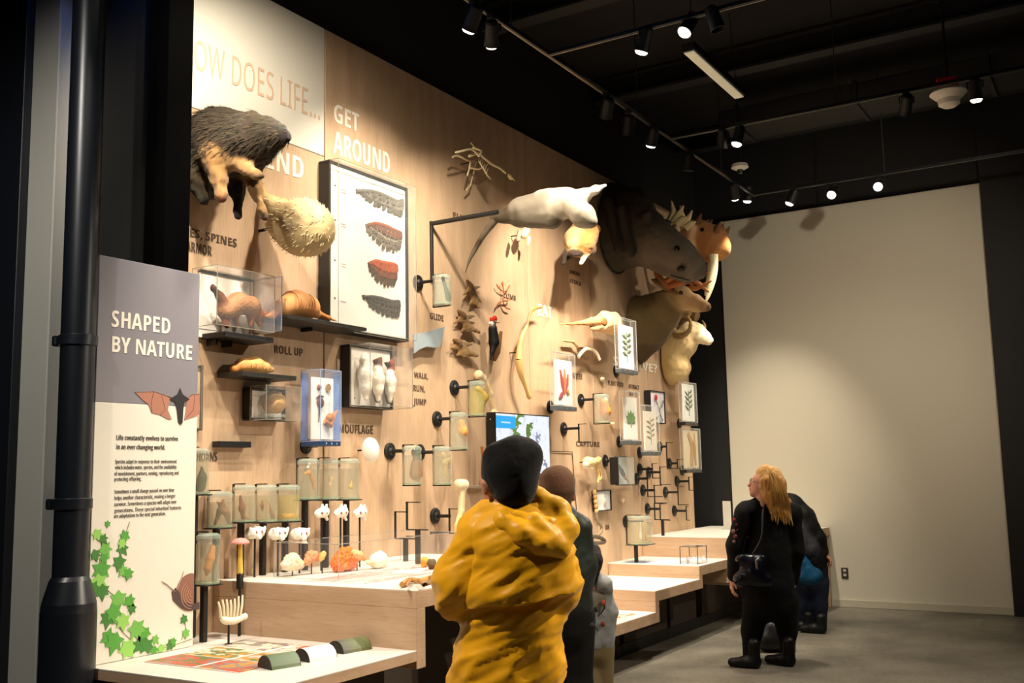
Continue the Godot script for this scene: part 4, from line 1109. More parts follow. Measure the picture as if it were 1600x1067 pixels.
	part(tb(smooth([Vector3(6.458, 4.045, 0.2), Vector3(6.588, 4.099, 0.2), Vector3(6.69, 4.084, 0.2), Vector3(6.785, 4.065, 0.2), Vector3(6.902, 4.062, 0.2), Vector3(7.001, 4.043, 0.2)]), 0.011, 8), "spine", bone, t)
	mb = MB.new()
	mb.ball(Vector3(7.072, 4.028, 0.2), Vector3(0.035, 0.02, 0.018), Basis(Vector3.BACK, -0.5))
	mb.tube([Vector3(7.092, 4.027, 0.2), Vector3(7.154, 4.008, 0.2)], [0.012, 0.002], 6)
	part(mb, "skull", mat("e8d498", 0.6), t)
	mb = MB.new()
	for k in 6: mb.tube(smooth([Vector3(6.615, 4.091, 0.2) + Vector3(0.024 * k, -0.016 * k, 0), Vector3(6.519, 4.009, 0.25) + Vector3(0.022 * k, -0.016 * k, 0), Vector3(6.638, 3.993, 0.22) + Vector3(0.02 * k, -0.014 * k, 0)], 3), 0.004, 5)
	part(mb, "rib", bone, t)
	mb = MB.new()
	for l: Array in [[Vector3(6.52, 4.051, 0.25), Vector3(6.421, 4.082, 0.25), Vector3(6.287, 4.031, 0.25)], [Vector3(6.43, 4.08, 0.25), Vector3(6.449, 4.116, 0.25), Vector3(6.413, 4.127, 0.25)], [Vector3(6.474, 4.034, 0.28), Vector3(6.512, 4.085, 0.28), Vector3(6.403, 4.082, 0.28)], [Vector3(6.287, 4.031, 0.25), Vector3(6.199, 3.998, 0.25)], [Vector3(6.726, 4.093, 0.14), Vector3(6.566, 4.041, 0.14), Vector3(6.386, 4.042, 0.14), Vector3(6.315, 4.008, 0.14)], [Vector3(6.566, 4.041, 0.14), Vector3(6.545, 3.968, 0.14), Vector3(6.517, 3.908, 0.14)], [Vector3(6.805, 4.079, 0.15), Vector3(6.67, 4.002, 0.15), Vector3(6.531, 3.978, 0.15)]]: mb.tube(smooth(l, 3), 0.008, 6)
	part(mb, "wing_bone", bone, t)
	mb = MB.new()
	for l: Array in [[Vector3(6.751, 4.1, 0.08), Vector3(6.7, 3.99, 0.08), Vector3(6.651, 3.872, 0.08)], [Vector3(6.651, 3.872, 0.08), Vector3(6.585, 3.819, 0.08)]]: mb.tube(l, 0.006, 6)
	part(mb, "leg_bone", bone, t)
	part(tb([Vector3(6.633, 4.058, 0.2), Vector3(6.633, 4.058, 0.2) * Vector3(1, 1, 0)], 0.005, 6), "pin", black, t)
	# small skull near the ray
	mb = sdf([
		[Vector3(7.419, 3.643, 0.14), Vector3(7.373, 3.59, 0.14), 0.035, 0.03, "e6d2a4", 1.0],
		[Vector3(7.459, 3.583, 0.14), Vector3(7.446, 3.524, 0.14), 0.02, 0.012, "f0e0b8", 1.0],
		[Vector3(7.31, 3.611, 0.14), Vector3(7.275, 3.532, 0.14), 0.02, 0.018, "a79a84", 1.0]], 0.007, 0.02)
	t = thing("small_skull", "small pale skull mounted on the wall below the grey-white ray", "skull", Vector3(7.391, 3.503, 0.14))
	part(mb, "skull", vmat(0.6), t)
	part(tb([Vector3(7.395, 3.605, 0.14), Vector3(7.395, 3.605, 0.14) * Vector3(1, 1, 0)], 0.006, 6), "pin", black, t)
	# bone with a long curve
	t = thing("long_bone", "long pale curved bone with a hooked brown tip, left of the red flower panel", "bone", Vector3(7.491, 2.189, 0.06))
	part(tb(smooth([Vector3(7.725, 3.014, 0.1), Vector3(7.611, 2.989, 0.1), Vector3(7.521, 2.932, 0.1), Vector3(7.473, 2.826, 0.1)]), 0.011, 8), "hooked_tip", mat("c48a4c", 0.5), t)
	part(tb(smooth([Vector3(7.473, 2.826, 0.1), Vector3(7.383, 2.722, 0.1), Vector3(7.336, 2.608, 0.1), Vector3(7.321, 2.514, 0.1)]), [0.012, 0.014, 0.016, 0.018, 0.02, 0.022, 0.024, 0.025, 0.025, 0.025, 0.025, 0.026, 0.027, 0.028, 0.03, 0.03], 10), "shaft", mat("dcb878", 0.5), t)
	part(tb(smooth([Vector3(7.321, 2.514, 0.1), Vector3(7.339, 2.417, 0.1), Vector3(7.398, 2.324, 0.1), Vector3(7.448, 2.25, 0.1), Vector3(7.489, 2.198, 0.1)], 3), [0.034, 0.036, 0.034, 0.03, 0.026, 0.022, 0.02, 0.018, 0.017, 0.018, 0.02, 0.024, 0.02], 10), "foot", mat("d0ac6c", 0.5), t)
	part(tb([Vector3(7.335, 2.58, 0.1), Vector3(7.335, 2.58, 0.1) * Vector3(1, 1, 0)], 0.006, 6), "pin", black, t)
	# dolphin skull
	t = thing("dolphin_skull", "pale orange long-beaked skull mounted above the green plant panels", "skull", Vector3(8.733, 2.889, 0.15))
	mb = sdf([
		[Vector3(8.738, 2.989, 0.22), Vector3(8.905, 2.977, 0.22), 0.1, 0.095, "f3cf9d", 1.0],
		[Vector3(8.923, 3.03, 0.22), Vector3(9.033, 2.966, 0.22), 0.08, 0.06, "f5d6ac", 1.0],
		[Vector3(8.739, 3.008, 0.22), Vector3(8.466, 2.958, 0.22), 0.06, 0.04, "eec08a", 1.0],
		[Vector3(8.466, 2.958, 0.22), Vector3(8.206, 2.916, 0.22), 0.04, 0.018, "e6b277", 1.0],
		[Vector3(8.206, 2.916, 0.22), Vector3(7.803, 2.858, 0.22), 0.018, 0.007, "dda666", 1.0],
		[Vector3(8.734, 2.933, 0.22), Vector3(8.502, 2.901, 0.22), 0.05, 0.024, "f0c594", 1.0],
		[Vector3(8.501, 2.895, 0.22), Vector3(8.422, 2.892, 0.22), 0.024, 0.012, "f0c594", 1.0],
		[Vector3(8.785, 3.063, 0.22), Vector3(8.702, 3.072, 0.22), 0.04, 0.02, "f6dcb4", 1.0]], 0.011, 0.02)
	mb.disp = 0.006; mb.freq = 22
	part(mb, "skull", vmat(0.55), t)
	var so := MB.new()
	so.ball(Vector3(8.54, 2.958, 0.31), Vector3(0.055, 0.04, 0.02))
	part(so, "eye_socket", mat("b8763c", 0.7), t)
	part(tb([Vector3(8.848, 2.991, 0.2), Vector3(8.848, 2.991, 0.2) * Vector3(1, 1, 0)], 0.01, 6), "pin", black, t)
	# jaw
	t = thing("jaw_bone", "small curved pale jawbone between the red flower panel and the dolphin skull", "jawbone", Vector3(8.638, 2.624, 0.1))
	part(tb(smooth([Vector3(8.365, 2.624, 0.12), Vector3(8.419, 2.665, 0.12), Vector3(8.526, 2.717, 0.12), Vector3(8.659, 2.723, 0.12), Vector3(8.752, 2.688, 0.12), Vector3(8.803, 2.637, 0.12)], 4), 0.02, 10, null, Vector3(1, 1, 0.6)), "jaw", mat("f5e6c8", 0.5), t)
	part(tb([Vector3(8.578, 2.71, 0.12), Vector3(8.578, 2.71, 0.12) * Vector3(1, 1, 0)], 0.006, 6), "pin", black, t)
	mb = sdf([
		[Vector3(8.203, 2.77, 0.05), Vector3(8.404, 2.778, 0.05), 0.012, 0.014, "cda97a", 1.0],
		[Vector3(8.404, 2.778, 0.05), Vector3(8.504, 2.721, 0.05), 0.014, 0.012, "d8b98c", 1.0],
		[Vector3(8.491, 2.719, 0.05), Vector3(8.583, 2.734, 0.05), 0.014, 0.012, "7e5c3a", 1.0]], 0.006, 0.01)
	single(mb, "small_bone", vmat(0.6), "small tan bone on the wall above the red flower panel's right", "bone")
	# screen
	t = thing("video_screen", "flat video screen showing white shapes and green strips, behind the beanie", "screen", Vector3(7.428, 1.549, 0.05))
	var sc: Array = [Vector3(7.379, 1.804, 0.1), Vector2(0.868, 0.49)]
	var sa: Vector3 = sc[0]
	var sz: Vector2 = sc[1]
	part(bx(Vector3(sa.x, sa.y, 0.05), Vector3(sz.x + 0.02, sz.y + 0.02, 0.09), 0.004), "housing", mat("0c0c0d", 0.3), t)
	var im := Image.create(256, 256, false, Image.FORMAT_RGB8)
	var gn := FastNoiseLite.new()
	gn.seed = 9; gn.frequency = 0.018
	for y in 256:
		for x in 256:
			var wv := x + 26.0 * sin(y * 0.018) + gn.get_noise_2d(x, y) * 30.0
			var c := Color(0.93, 0.95, 1.0)
			var e := gn.get_noise_2d(x * 2.5 + 300, y * 0.6)
			if e > 0.25: c = Color(0.86, 0.88, 0.95)
			if absf(wv - 108.0) < 14.0 and y < 150: c = Color(0.42, 0.55, 0.24)
			if absf(wv - 176.0) < 12.0 and y > 30 and y < 190: c = Color(0.38, 0.5, 0.22)
			if absf(wv - 228.0 + y * 0.08) < 4.0 and y > 70: c = Color(0.55, 0.56, 0.66)
			if x < 90 and y < 62 and y > 8: c = Color(0.2, 0.68, 0.95)
			if x > 22 and x < 66 and absf(y - 36.0) < 4.0: c = Color(0.75, 0.9, 1.0)
			im.set_pixel(x, y, c)
	var em := StandardMaterial3D.new()
	em.albedo_color = Color.BLACK; em.emission_enabled = true; em.emission = Color.WHITE; em.emission_energy_multiplier = 1.0
	em.emission_operator = BaseMaterial3D.EMISSION_OP_MULTIPLY; em.emission_texture = ImageTexture.create_from_image(im); em.roughness = 0.3
	mb = MB.new()
	mb.quad(sa + Vector3(-sz.x / 2, -sz.y / 2, -0.003), sa + Vector3(sz.x / 2, -sz.y / 2, -0.003), sa + Vector3(sz.x / 2, sz.y / 2, -0.003), sa + Vector3(-sz.x / 2, sz.y / 2, -0.003))
	part(mb, "screen_glass", em, t)
	var al := AreaLight3D.new()
	al.name = "lamp"; al.area_size = sz; al.light_energy = 0.25; al.light_color = Color("dfe8ff"); al.shadow_enabled = true
	al.position = sa + Vector3(0, 0, 0.01) - spot_of(t)
	al.rotation = Vector3(0, PI, 0)
	t.add_child(al)
	part(tb([Vector3(8.006, 1.753, 0.01), Vector3(8.394, 1.75, 0.01), Vector3(8.449, 1.196, 0.01)], 0.004, 6), "cable", mat("4c3c30"), t)
	# framed pictures and plant panels
	plant("acrylic panel with a red and orange pressed flower, left of the jawbone", Vector3(7.866, 2.347, 0.22), Vector2(0.317, 0.397), Vector3(8.008, 2.149, 0.0), 0)
	plant("acrylic panel with a grey-green pressed plant, right below the long-beaked skull", Vector3(8.855, 2.743, 0.38), Vector2(0.317, 0.418), Vector3(9.402, 2.577, 0.0), 1)
	plant("acrylic panel with one green lobed leaf, under the ATTRACT MATES lettering", Vector3(9.238, 2.079, 0.22), Vector2(0.314, 0.42), Vector3(9.423, 1.86, 0.0), 2)
	plant("acrylic panel with a faint dried grey sprig, right of the green leaf panel", Vector3(9.71, 1.967, 0.22), Vector2(0.306, 0.402), Vector3(9.912, 1.753, 0.0), 3)
	plant("acrylic panel with dark green pointed leaves at the wall's right edge", Vector3(10.79, 2.308, 0.22), Vector2(0.344, 0.413), Vector3(11.039, 2.091, 0.0), 4)
	plant("acrylic panel with a tan woody specimen at the wall's right edge, below the dark leaves", Vector3(10.809, 1.789, 0.22), Vector2(0.421, 0.421), Vector3(11.059, 1.556, 0.0), 5)
	t = frame("flower_display", "black-sided white frame with a red flower and grey leaves, near the wall's right end", "display frame", Vector3(10.274, 2.244, 0.08), Vector2(0.398, 0.353), 0.01, "121216", "e6e4e6")
	mb = MB.new()
	mb.ball(Vector3(10.209, 2.346, 0.085), Vector3(0.025, 0.035, 0.012))
	part(mb, "red_flower", mat("b8282c", 0.6), t)
	mb = MB.new()
	for l: Array in [[Vector3(10.206, 2.318, 0.085), Vector3(10.283, 2.217, 0.085), Vector3(10.343, 2.115, 0.085)], [Vector3(10.283, 2.217, 0.085), Vector3(10.396, 2.292, 0.085)], [Vector3(10.313, 2.163, 0.085), Vector3(10.206, 2.131, 0.085)]]: mb.tube(l, 0.007, 5)
	for p: Vector3 in [Vector3(10.397, 2.306, 0.085), Vector3(10.357, 2.262, 0.085), Vector3(10.205, 2.124, 0.085), Vector3(10.36, 2.109, 0.085)]: mb.ball(p, Vector3(0.024, 0.02, 0.006))
	part(mb, "grey_leaf", mat("8d9088", 0.7), t)
	t = frame("shell_display", "small black frame with a pale board, beside the hanging string of shells", "display frame", Vector3(8.948, 1.285, 0.05), Vector2(0.332, 0.201), 0.01, "161616", "dedfdc")
	mb = MB.new()
	mb.ball(Vector3(8.975, 1.272, 0.042), Vector3(0.02, 0.035, 0.01))
	part(mb, "faint_specimen", mat("d0b4a0", 0.6), t)
	t = thing("shell_string", "hanging string of yellowish shells left of the small pale frame", "shells", Vector3(8.788, 1.182, 0.03))
	for k in 5:
		mb = MB.new()
		mb.ball((Vector3(8.767, 1.369, 0.04) as Vector3).lerp(Vector3(8.796, 1.193, 0.04), k / 4.0), Vector3(0.022, 0.027, 0.02))
		part(mb, "shell", mat(["d8b070", "c99a58"][k % 2], 0.5), t)
	part(tb([Vector3(8.808, 1.399, 0.02), Vector3(8.834, 1.18, 0.02)], 0.004, 6), "cord", black, t)
	# snake skeleton / horn hanging below
	t = thing("snake_skeleton", "thin twisting dark and pale snake skeleton behind the man in the dark jacket", "skeleton", Vector3(8.695, 0.878, 0.1))
	mb = tb(smooth([Vector3(8.703, 1.185, 0.08), Vector3(8.736, 1.094, 0.08), Vector3(8.814, 1.042, 0.08), Vector3(8.783, 0.99, 0.08), Vector3(8.674, 0.961, 0.08), Vector3(8.568, 0.945, 0.08)], 4), 0.014, 8)
	mb.disp = 0.006; mb.freq = 60
	part(mb, "spine", mat("8c7c64", 0.6), t)
	mb = tb(smooth([Vector3(8.53, 0.959, 0.1), Vector3(8.635, 0.964, 0.1), Vector3(8.793, 0.93, 0.1), Vector3(8.818, 0.899, 0.1), Vector3(8.631, 0.9, 0.1)], 4), 0.018, 8)
	part(mb, "coil", mat("55483a", 0.6), t)
	part(tb([Vector3(8.736, 1.094, 0.08), Vector3(8.895, 1.086, 0.0)], 0.006, 6), "pin", black, t)
	t = thing("small_skeleton", "yellowish small animal skeleton with a dangling tail, right of the beanie", "skeleton", Vector3(8.601, 1.451, 0.08))
	mb = sdf([
		[Vector3(8.484, 1.653, 0.12), Vector3(8.562, 1.653, 0.12), 0.05, 0.045, "e6cf96", 1.0],
		[Vector3(8.589, 1.652, 0.12), Vector3(8.71, 1.676, 0.12), 0.03, 0.03, "d8b878", 1.0],
		[Vector3(8.668, 1.652, 0.12), Vector3(8.691, 1.592, 0.12), 0.03, 0.016, "d2b070", 1.0],
		[Vector3(8.431, 1.629, 0.12), Vector3(8.481, 1.605, 0.12), 0.024, 0.022, "f6ead0", 1.0],
		[Vector3(8.534, 1.617, 0.12), Vector3(8.585, 1.599, 0.12), 0.02, 0.018, "f6ead0", 1.0]], 0.009, 0.02)
	part(mb, "skull", vmat(0.6), t)
	mb = MB.new()
	mb.tube(smooth([Vector3(8.678, 1.592, 0.12), Vector3(8.714, 1.532, 0.12), Vector3(8.682, 1.46, 0.12)], 3), 0.012, 6); mb.tube(smooth([Vector3(8.731, 1.586, 0.12), Vector3(8.767, 1.519, 0.12), Vector3(8.724, 1.484, 0.12)], 3), 0.009, 6)
	part(mb, "dangling_bone", mat("d0ac6c", 0.6), t)
	part(tb([Vector3(8.562, 1.653, 0.1), Vector3(8.562, 1.653, 0.1) * Vector3(1, 1, 0)], 0.006, 6), "pin", black, t)
	# small shelf with a brown stick
	t = thing("wall_shelf", "narrow wall shelf with an upright brown stick, left of the beanie", "shelf", Vector3(6.77, 1.458, 0.0))
	part(bx2(Vector3(6.646, 1.455, 0.004), Vector3(6.908, 1.478, 0.1), 0.003), "board", mat("8a8070", 0.5), t)
	mb = tb([Vector3(6.749, 1.477, 0.08), Vector3(6.762, 1.592, 0.08), Vector3(6.765, 1.707, 0.08), Vector3(6.758, 1.777, 0.08)], [0.026, 0.016, 0.008, 0.014], 8)
	mb.c.fill(lin("b06a38"))
	single(mb, "brown_stick", vmat(0.6), "thin reddish-brown stick standing on the narrow shelf", "stick")
	# bone standing behind the yellowish jar
	mb = sdf([
		[Vector3(6.774, 2.348, 0.05), Vector3(6.83, 2.321, 0.05), 0.04, 0.03, "ead6ae", 1.0],
		[Vector3(6.83, 2.321, 0.05), Vector3(6.94, 2.209, 0.05), 0.03, 0.022, "e2cb9e", 1.0],
		[Vector3(6.94, 2.209, 0.05), Vector3(7.012, 2.04, 0.05), 0.022, 0.018, "dcc494", 1.0],
		[Vector3(7.012, 2.04, 0.05), Vector3(7.06, 2.016, 0.05), 0.03, 0.024, "e0c898", 1.0],
		[Vector3(6.974, 2.054, 0.05), Vector3(6.943, 2.001, 0.05), 0.02, 0.012, "dcc494", 1.0]], 0.009, 0.02)
	single(mb, "leg_bone", vmat(0.6), "pale leg bone leaning behind the yellowish bracketed jar", "bone")
	mb = sdf([
		[Vector3(6.256, 1.491, 0.2), Vector3(6.323, 1.489, 0.2), 0.04, 0.04, "ecdab4", 1.0],
		[Vector3(6.289, 1.476, 0.2), Vector3(6.268, 1.29, 0.2), 0.026, 0.02, "e6d0a4", 1.0],
		[Vector3(6.268, 1.29, 0.2), Vector3(6.241, 1.189, 0.2), 0.02, 0.028, "e2c890", 1.0],
		[Vector3(6.314, 1.452, 0.2), Vector3(6.302, 1.288, 0.2), 0.016, 0.016, "e0c898", 1.0],
		[Vector3(6.292, 1.219, 0.2), Vector3(6.306, 1.139, 0.2), 0.03, 0.026, "dab46c", 1.0],
		[Vector3(6.224, 1.19, 0.2), Vector3(6.215, 1.145, 0.2), 0.022, 0.02, "dab46c", 1.0]], 0.009, 0.02)
	single(mb, "leg_bone", vmat(0.6), "upright pale jointed leg bone held by a black bracket, left of the raincoat's shoulder", "bone")
	# small pale shells pinned between the brackets
	for s: Array in [[Vector3(9.403, 1.27, 0.03), "tiny pale shell pinned left of the bracket cluster"], [Vector3(9.028, 2.471, 0.03), "tiny pale shell pinned below the curved jawbone"], [Vector3(9.226, 2.035, 0.03), "tiny pale claw at the lower right of the orange jar"]]:
		mb = MB.new()
		mb.ball(s[0], Vector3(0.03, 0.02, 0.02)); mb.tube([s[0], s[0] + Vector3(0.05, 0.015, 0.0)], [0.012, 0.003], 6)
		mb.c.fill(lin("f0dcb8"))
		single(mb, "tiny_shell", vmat(0.6), s[1], "shell")

func plant(label: String, at: Vector3, size: Vector2, disc: Vector3, kind: int) -> void:
	var t := thing("plant_panel", label, "plant panel", Vector3(at.x, at.y - size.y / 2, at.z), "acrylic plant panels")
	var black := mat("101010", 0.45)
	part(bx(at, Vector3(size.x, size.y, 0.012), 0.002), "white_board", mat(["f2ede2", "eef0f0", "f2efe6", "e9e2d0", "eceee8", "d8c8a4"][kind], 0.55), t)
	cover(t, at - Vector3(size.x / 2 + 0.02, size.y / 2 + 0.01, 0.03), at + Vector3(size.x / 2 + 0.02, size.y / 2 + (0.06 if kind < 4 else 0.02), 0.03), "acrylic_cover", "c8ccc8")
	part(bx(at - Vector3(0, size.y / 2 + 0.03, 0), Vector3(size.x + 0.05, 0.04, 0.07), 0.004), "base_clamp", mat("4a4f52" if kind < 4 else "1a1a1a", 0.35), t)
	for k in 3: part(lt([Vector2(0.007, 0), Vector2(0, 0.003)], at + Vector3((k - 1) * size.x * 0.35, -size.y / 2 - 0.03, 0.036), TO_Z, 8), "screw", mat("b8bcc0", 0.3, 0.8), t)
	part(lt([Vector2(0.06, 0.0), Vector2(0.06, 0.012), Vector2(0.035, 0.02), Vector2(0.015, 0.03), Vector2(0.015, 0.14)], disc, TO_Z, 20), "wall_mount", black, t)
	part(tb([disc + Vector3(0, 0, 0.13), Vector3(at.x, at.y - size.y / 2 - 0.03, at.z)], 0.012, 8), "arm", black, t)
	var f := at + Vector3(0, 0, 0.008)
	var mb := MB.new()
	var w := size.x
	var h := size.y
	match kind:
		0:
			for l: Array in [[0.0, -0.28, -0.2, 0.28, "b8382a"], [0.02, -0.28, 0.05, 0.3, "d07a3c"], [0.05, -0.25, 0.26, 0.2, "b03030"], [-0.05, -0.2, -0.3, -0.38, "8e2f3a"], [0.08, -0.15, 0.3, -0.25, "cc8a48"]]:
				mb.col = lin(l[4])
				mb.tube([f + Vector3(w * l[0], h * l[1], 0), f + Vector3(w * (l[0] + l[2]) * 0.5, h * (l[1] + l[3]) * 0.5, 0.006), f + Vector3(w * l[2], h * l[3], 0)], [0.006, 0.026, 0.01], 8, Vector3(1, 1, 0.4))
			part(mb, "pressed_flower", vmat(0.7), t)
		2:
			mb.col = lin("5d8a3a")
			for k in 7:
				var an := -0.4 + k * (PI + 0.8) / 6.0
				mb.tube([f + Vector3(0, -h * 0.08, 0), f + Vector3(cos(an) * w * 0.2, sin(an) * h * 0.09 - h * 0.02, 0.004), f + Vector3(cos(an) * w * 0.34, sin(an) * h * 0.2 - h * 0.01, 0)], [0.012, 0.03, 0.006], 8, Vector3(1, 1, 0.3))
			mb.tube([f + Vector3(0, -h * 0.05, 0), f + Vector3(0, -h * 0.22, 0)], 0.006, 6)
			part(mb, "green_leaf", vmat(0.6), t)
		5:
			mb.col = lin("a8844c")
			mb.tube([f + Vector3(-w * 0.2, h * 0.42, 0), f + Vector3(w * 0.05, h * 0.1, 0.01), f + Vector3(-w * 0.05, -h * 0.42, 0)], [0.03, 0.045, 0.04], 10, Vector3(1, 1, 0.4))
			mb.tube([f + Vector3(w * 0.25, h * 0.42, 0), f + Vector3(w * 0.2, 0, 0.01), f + Vector3(w * 0.26, -h * 0.42, 0)], [0.012, 0.02, 0.02], 8, Vector3(1, 1, 0.5))
			part(mb, "woody_specimen", vmat(0.7), t)
		_:
			var c: String = {1: "6f7f58", 3: "9a957a", 4: "3d5a2c"}[kind]
			mb.col = lin(c)
			mb.tube([f + Vector3(0, -h * 0.36, 0), f + Vector3(0.004, 0, 0.003), f + Vector3(-0.006, h * 0.34, 0)], 0.004, 6)
			for k in 8:
				var y := h * (-0.2 + 0.065 * k)
				var s := -1.0 if k % 2 == 0 else 1.0
				mb.tube([f + Vector3(0, y, 0), f + Vector3(s * w * 0.18, y + h * 0.05, 0.004), f + Vector3(s * w * 0.32, y + h * (0.12 if kind == 4 else 0.06), 0)], [0.004, 0.016 if kind != 3 else 0.008, 0.003], 6, Vector3(1, 1, 0.4))
			part(mb, "pressed_sprig", vmat(0.7), t)

# ---------------------------------------------------------------- jars, brackets and stands
# a specimen jar with a ground-glass lid, full of cloudy fluid
func jar(c: Vector3, r: float, h: float, label: String, group: String, fluid := "c2b98c", fa := 0.22) -> Node3D:
	var t := thing("specimen_jar", label, "jar", c, group)
	var y := h - 0.045
	part(lt([Vector2(0, 0), Vector2(r * 0.96, 0.0), Vector2(r, 0.006), Vector2(r, y * 0.93), Vector2(r * 0.92, y * 0.985), Vector2(r * 0.86, y), Vector2(r * 0.97, y + 0.004), Vector2(r * 0.97, y + 0.012)], c, Basis(), 28), "glass", pane("cfe0d0", 0.1, 0.02), t)
	part(lt([Vector2(0, 0.006), Vector2(r * 0.94, 0.008), Vector2(r * 0.94, y * 0.9), Vector2(0, y * 0.9)], c, Basis(), 28), "fluid", pane(fluid, fa, 0.05), t)
	part(lt([Vector2(r * 0.985, y + 0.012), Vector2(r * 1.0, y + 0.014), Vector2(r * 1.0, y + 0.03), Vector2(r * 0.7, y + 0.042), Vector2(0, y + 0.045)], c, Basis(), 28), "lid", pane("b9cdbf", 0.35, 0.05), t)
	part(lt([Vector2(r * 0.9, 0.0), Vector2(r * 1.01, 0.002), Vector2(r * 1.01, 0.011), Vector2(r * 0.98, 0.013)], c, Basis(), 28), "base_ring", pane("8fae92", 0.45, 0.1), t)
	return t
# C-shaped iron clasp: a bar at z0 and two arms reaching to z1
func clasp(to: Node, x: float, z0: float, z1: float, yb: float, yt: float, wide := 0.016) -> void:
	var m := mat("121211", 0.5)
	part(bx2(Vector3(x - wide / 2, yb - 0.01, z0 - 0.01), Vector3(x + wide / 2, yt + 0.01, z0), 0.002), "back_bar", m, to)
	part(bx2(Vector3(x - wide / 2, yb - 0.01, z0), Vector3(x + wide / 2, yb - 0.002, z1), 0.001), "lower_arm", m, to)
	part(bx2(Vector3(x - wide / 2, yt + 0.002, z0), Vector3(x + wide / 2, yt + 0.008, z0 + (z1 - z0) * 0.62), 0.001), "upper_arm", m, to)
func bracket(d: Vector3, z1: float, r: float, yb: float, yt: float, label: String) -> void:
	var t := thing("wall_bracket", label, "bracket", Vector3(d.x, d.y, 0), "black wall brackets")
	var m := mat("121211", 0.5)
	part(lt([Vector2(0.06, 0.001), Vector2(0.06, 0.012), Vector2(0.05, 0.018), Vector2(0.03, 0.022), Vector2(0.022, 0.035), Vector2(0, 0.04)], Vector3(d.x, d.y, 0), TO_Z, 24), "wall_disc", m, t)
	part(tb([Vector3(d.x, d.y, 0.01), Vector3(d.x, d.y, z1)], 0.0125, 10), "arm", m, t)
	clasp(t, d.x, z1, z1 + r * 2.0, yb, yt)
func held(d: Vector3, z1: float, r: float, yb: float, yt: float, jl: String, bl: String, fluid := "c2b98c", fa := 0.22) -> Vector3:
	bracket(d, z1, r, yb, yt, bl)
	jar(Vector3(d.x, yb, z1 + r), r * 0.97, yt - yb, jl, "jars on wall brackets", fluid, fa)
	return Vector3(d.x, yb, z1 + r)
func stand(x: float, z: float, r: float, yb: float, yt: float, foot: float, label: String) -> void:
	var t := thing("jar_stand", label, "stand", Vector3(x, foot, z), "black jar stands")
	var m := mat("121211", 0.5)
	part(bx2(Vector3(x - 0.016, foot, z - r * 0.4 - 0.016), Vector3(x + 0.016, yb - 0.006, z - r * 0.4 + 0.016), 0.003), "post", m, t)
	part(bx(Vector3(x, yb - 0.0045, z), Vector3(r * 1.9, 0.007, r * 1.7), 0.002), "plate", m, t)
	part(bx(Vector3(x - r * 0.2, (yb + yt) / 2, z - r - 0.009), Vector3(0.016, yt - yb + 0.01, 0.008), 0.002), "back_bar", m, t)
	part(bx(Vector3(x - r * 0.2, yt + 0.004, z - r * 0.4), Vector3(0.016, 0.006, r * 1.2), 0.001), "upper_arm", m, t)
func specimen(bones: Array, label: String, cat: String, cell := 0.006, rough := 0.45) -> void:
	var mb := sdf(bones, cell, 0.014)
	mb.disp = 0.003; mb.freq = 60
	single(mb, "preserved_specimen", vmat(rough), label, cat, "specimens in jars")
func cap(x: float, y: float, z: float, r: float, h: float, pts: Array, cols: Array, w := 0.2) -> Array:
	# bones inside a jar; pts in units of the jar (x and z in radii, y in heights)
	var o := []
	for k in pts.size() - 1:
		var a: Array = pts[k]
		var b: Array = pts[k + 1]
		if a.size() < 4 or b.size() < 4: continue
		o.append([Vector3(x + a[0] * r, y + a[1] * h, z + a[2] * r), Vector3(x + b[0] * r, y + b[1] * h, z + b[2] * r), a[3] * r, b[3] * r, cols[mini(k, cols.size() - 1)], 1.0])
	return o

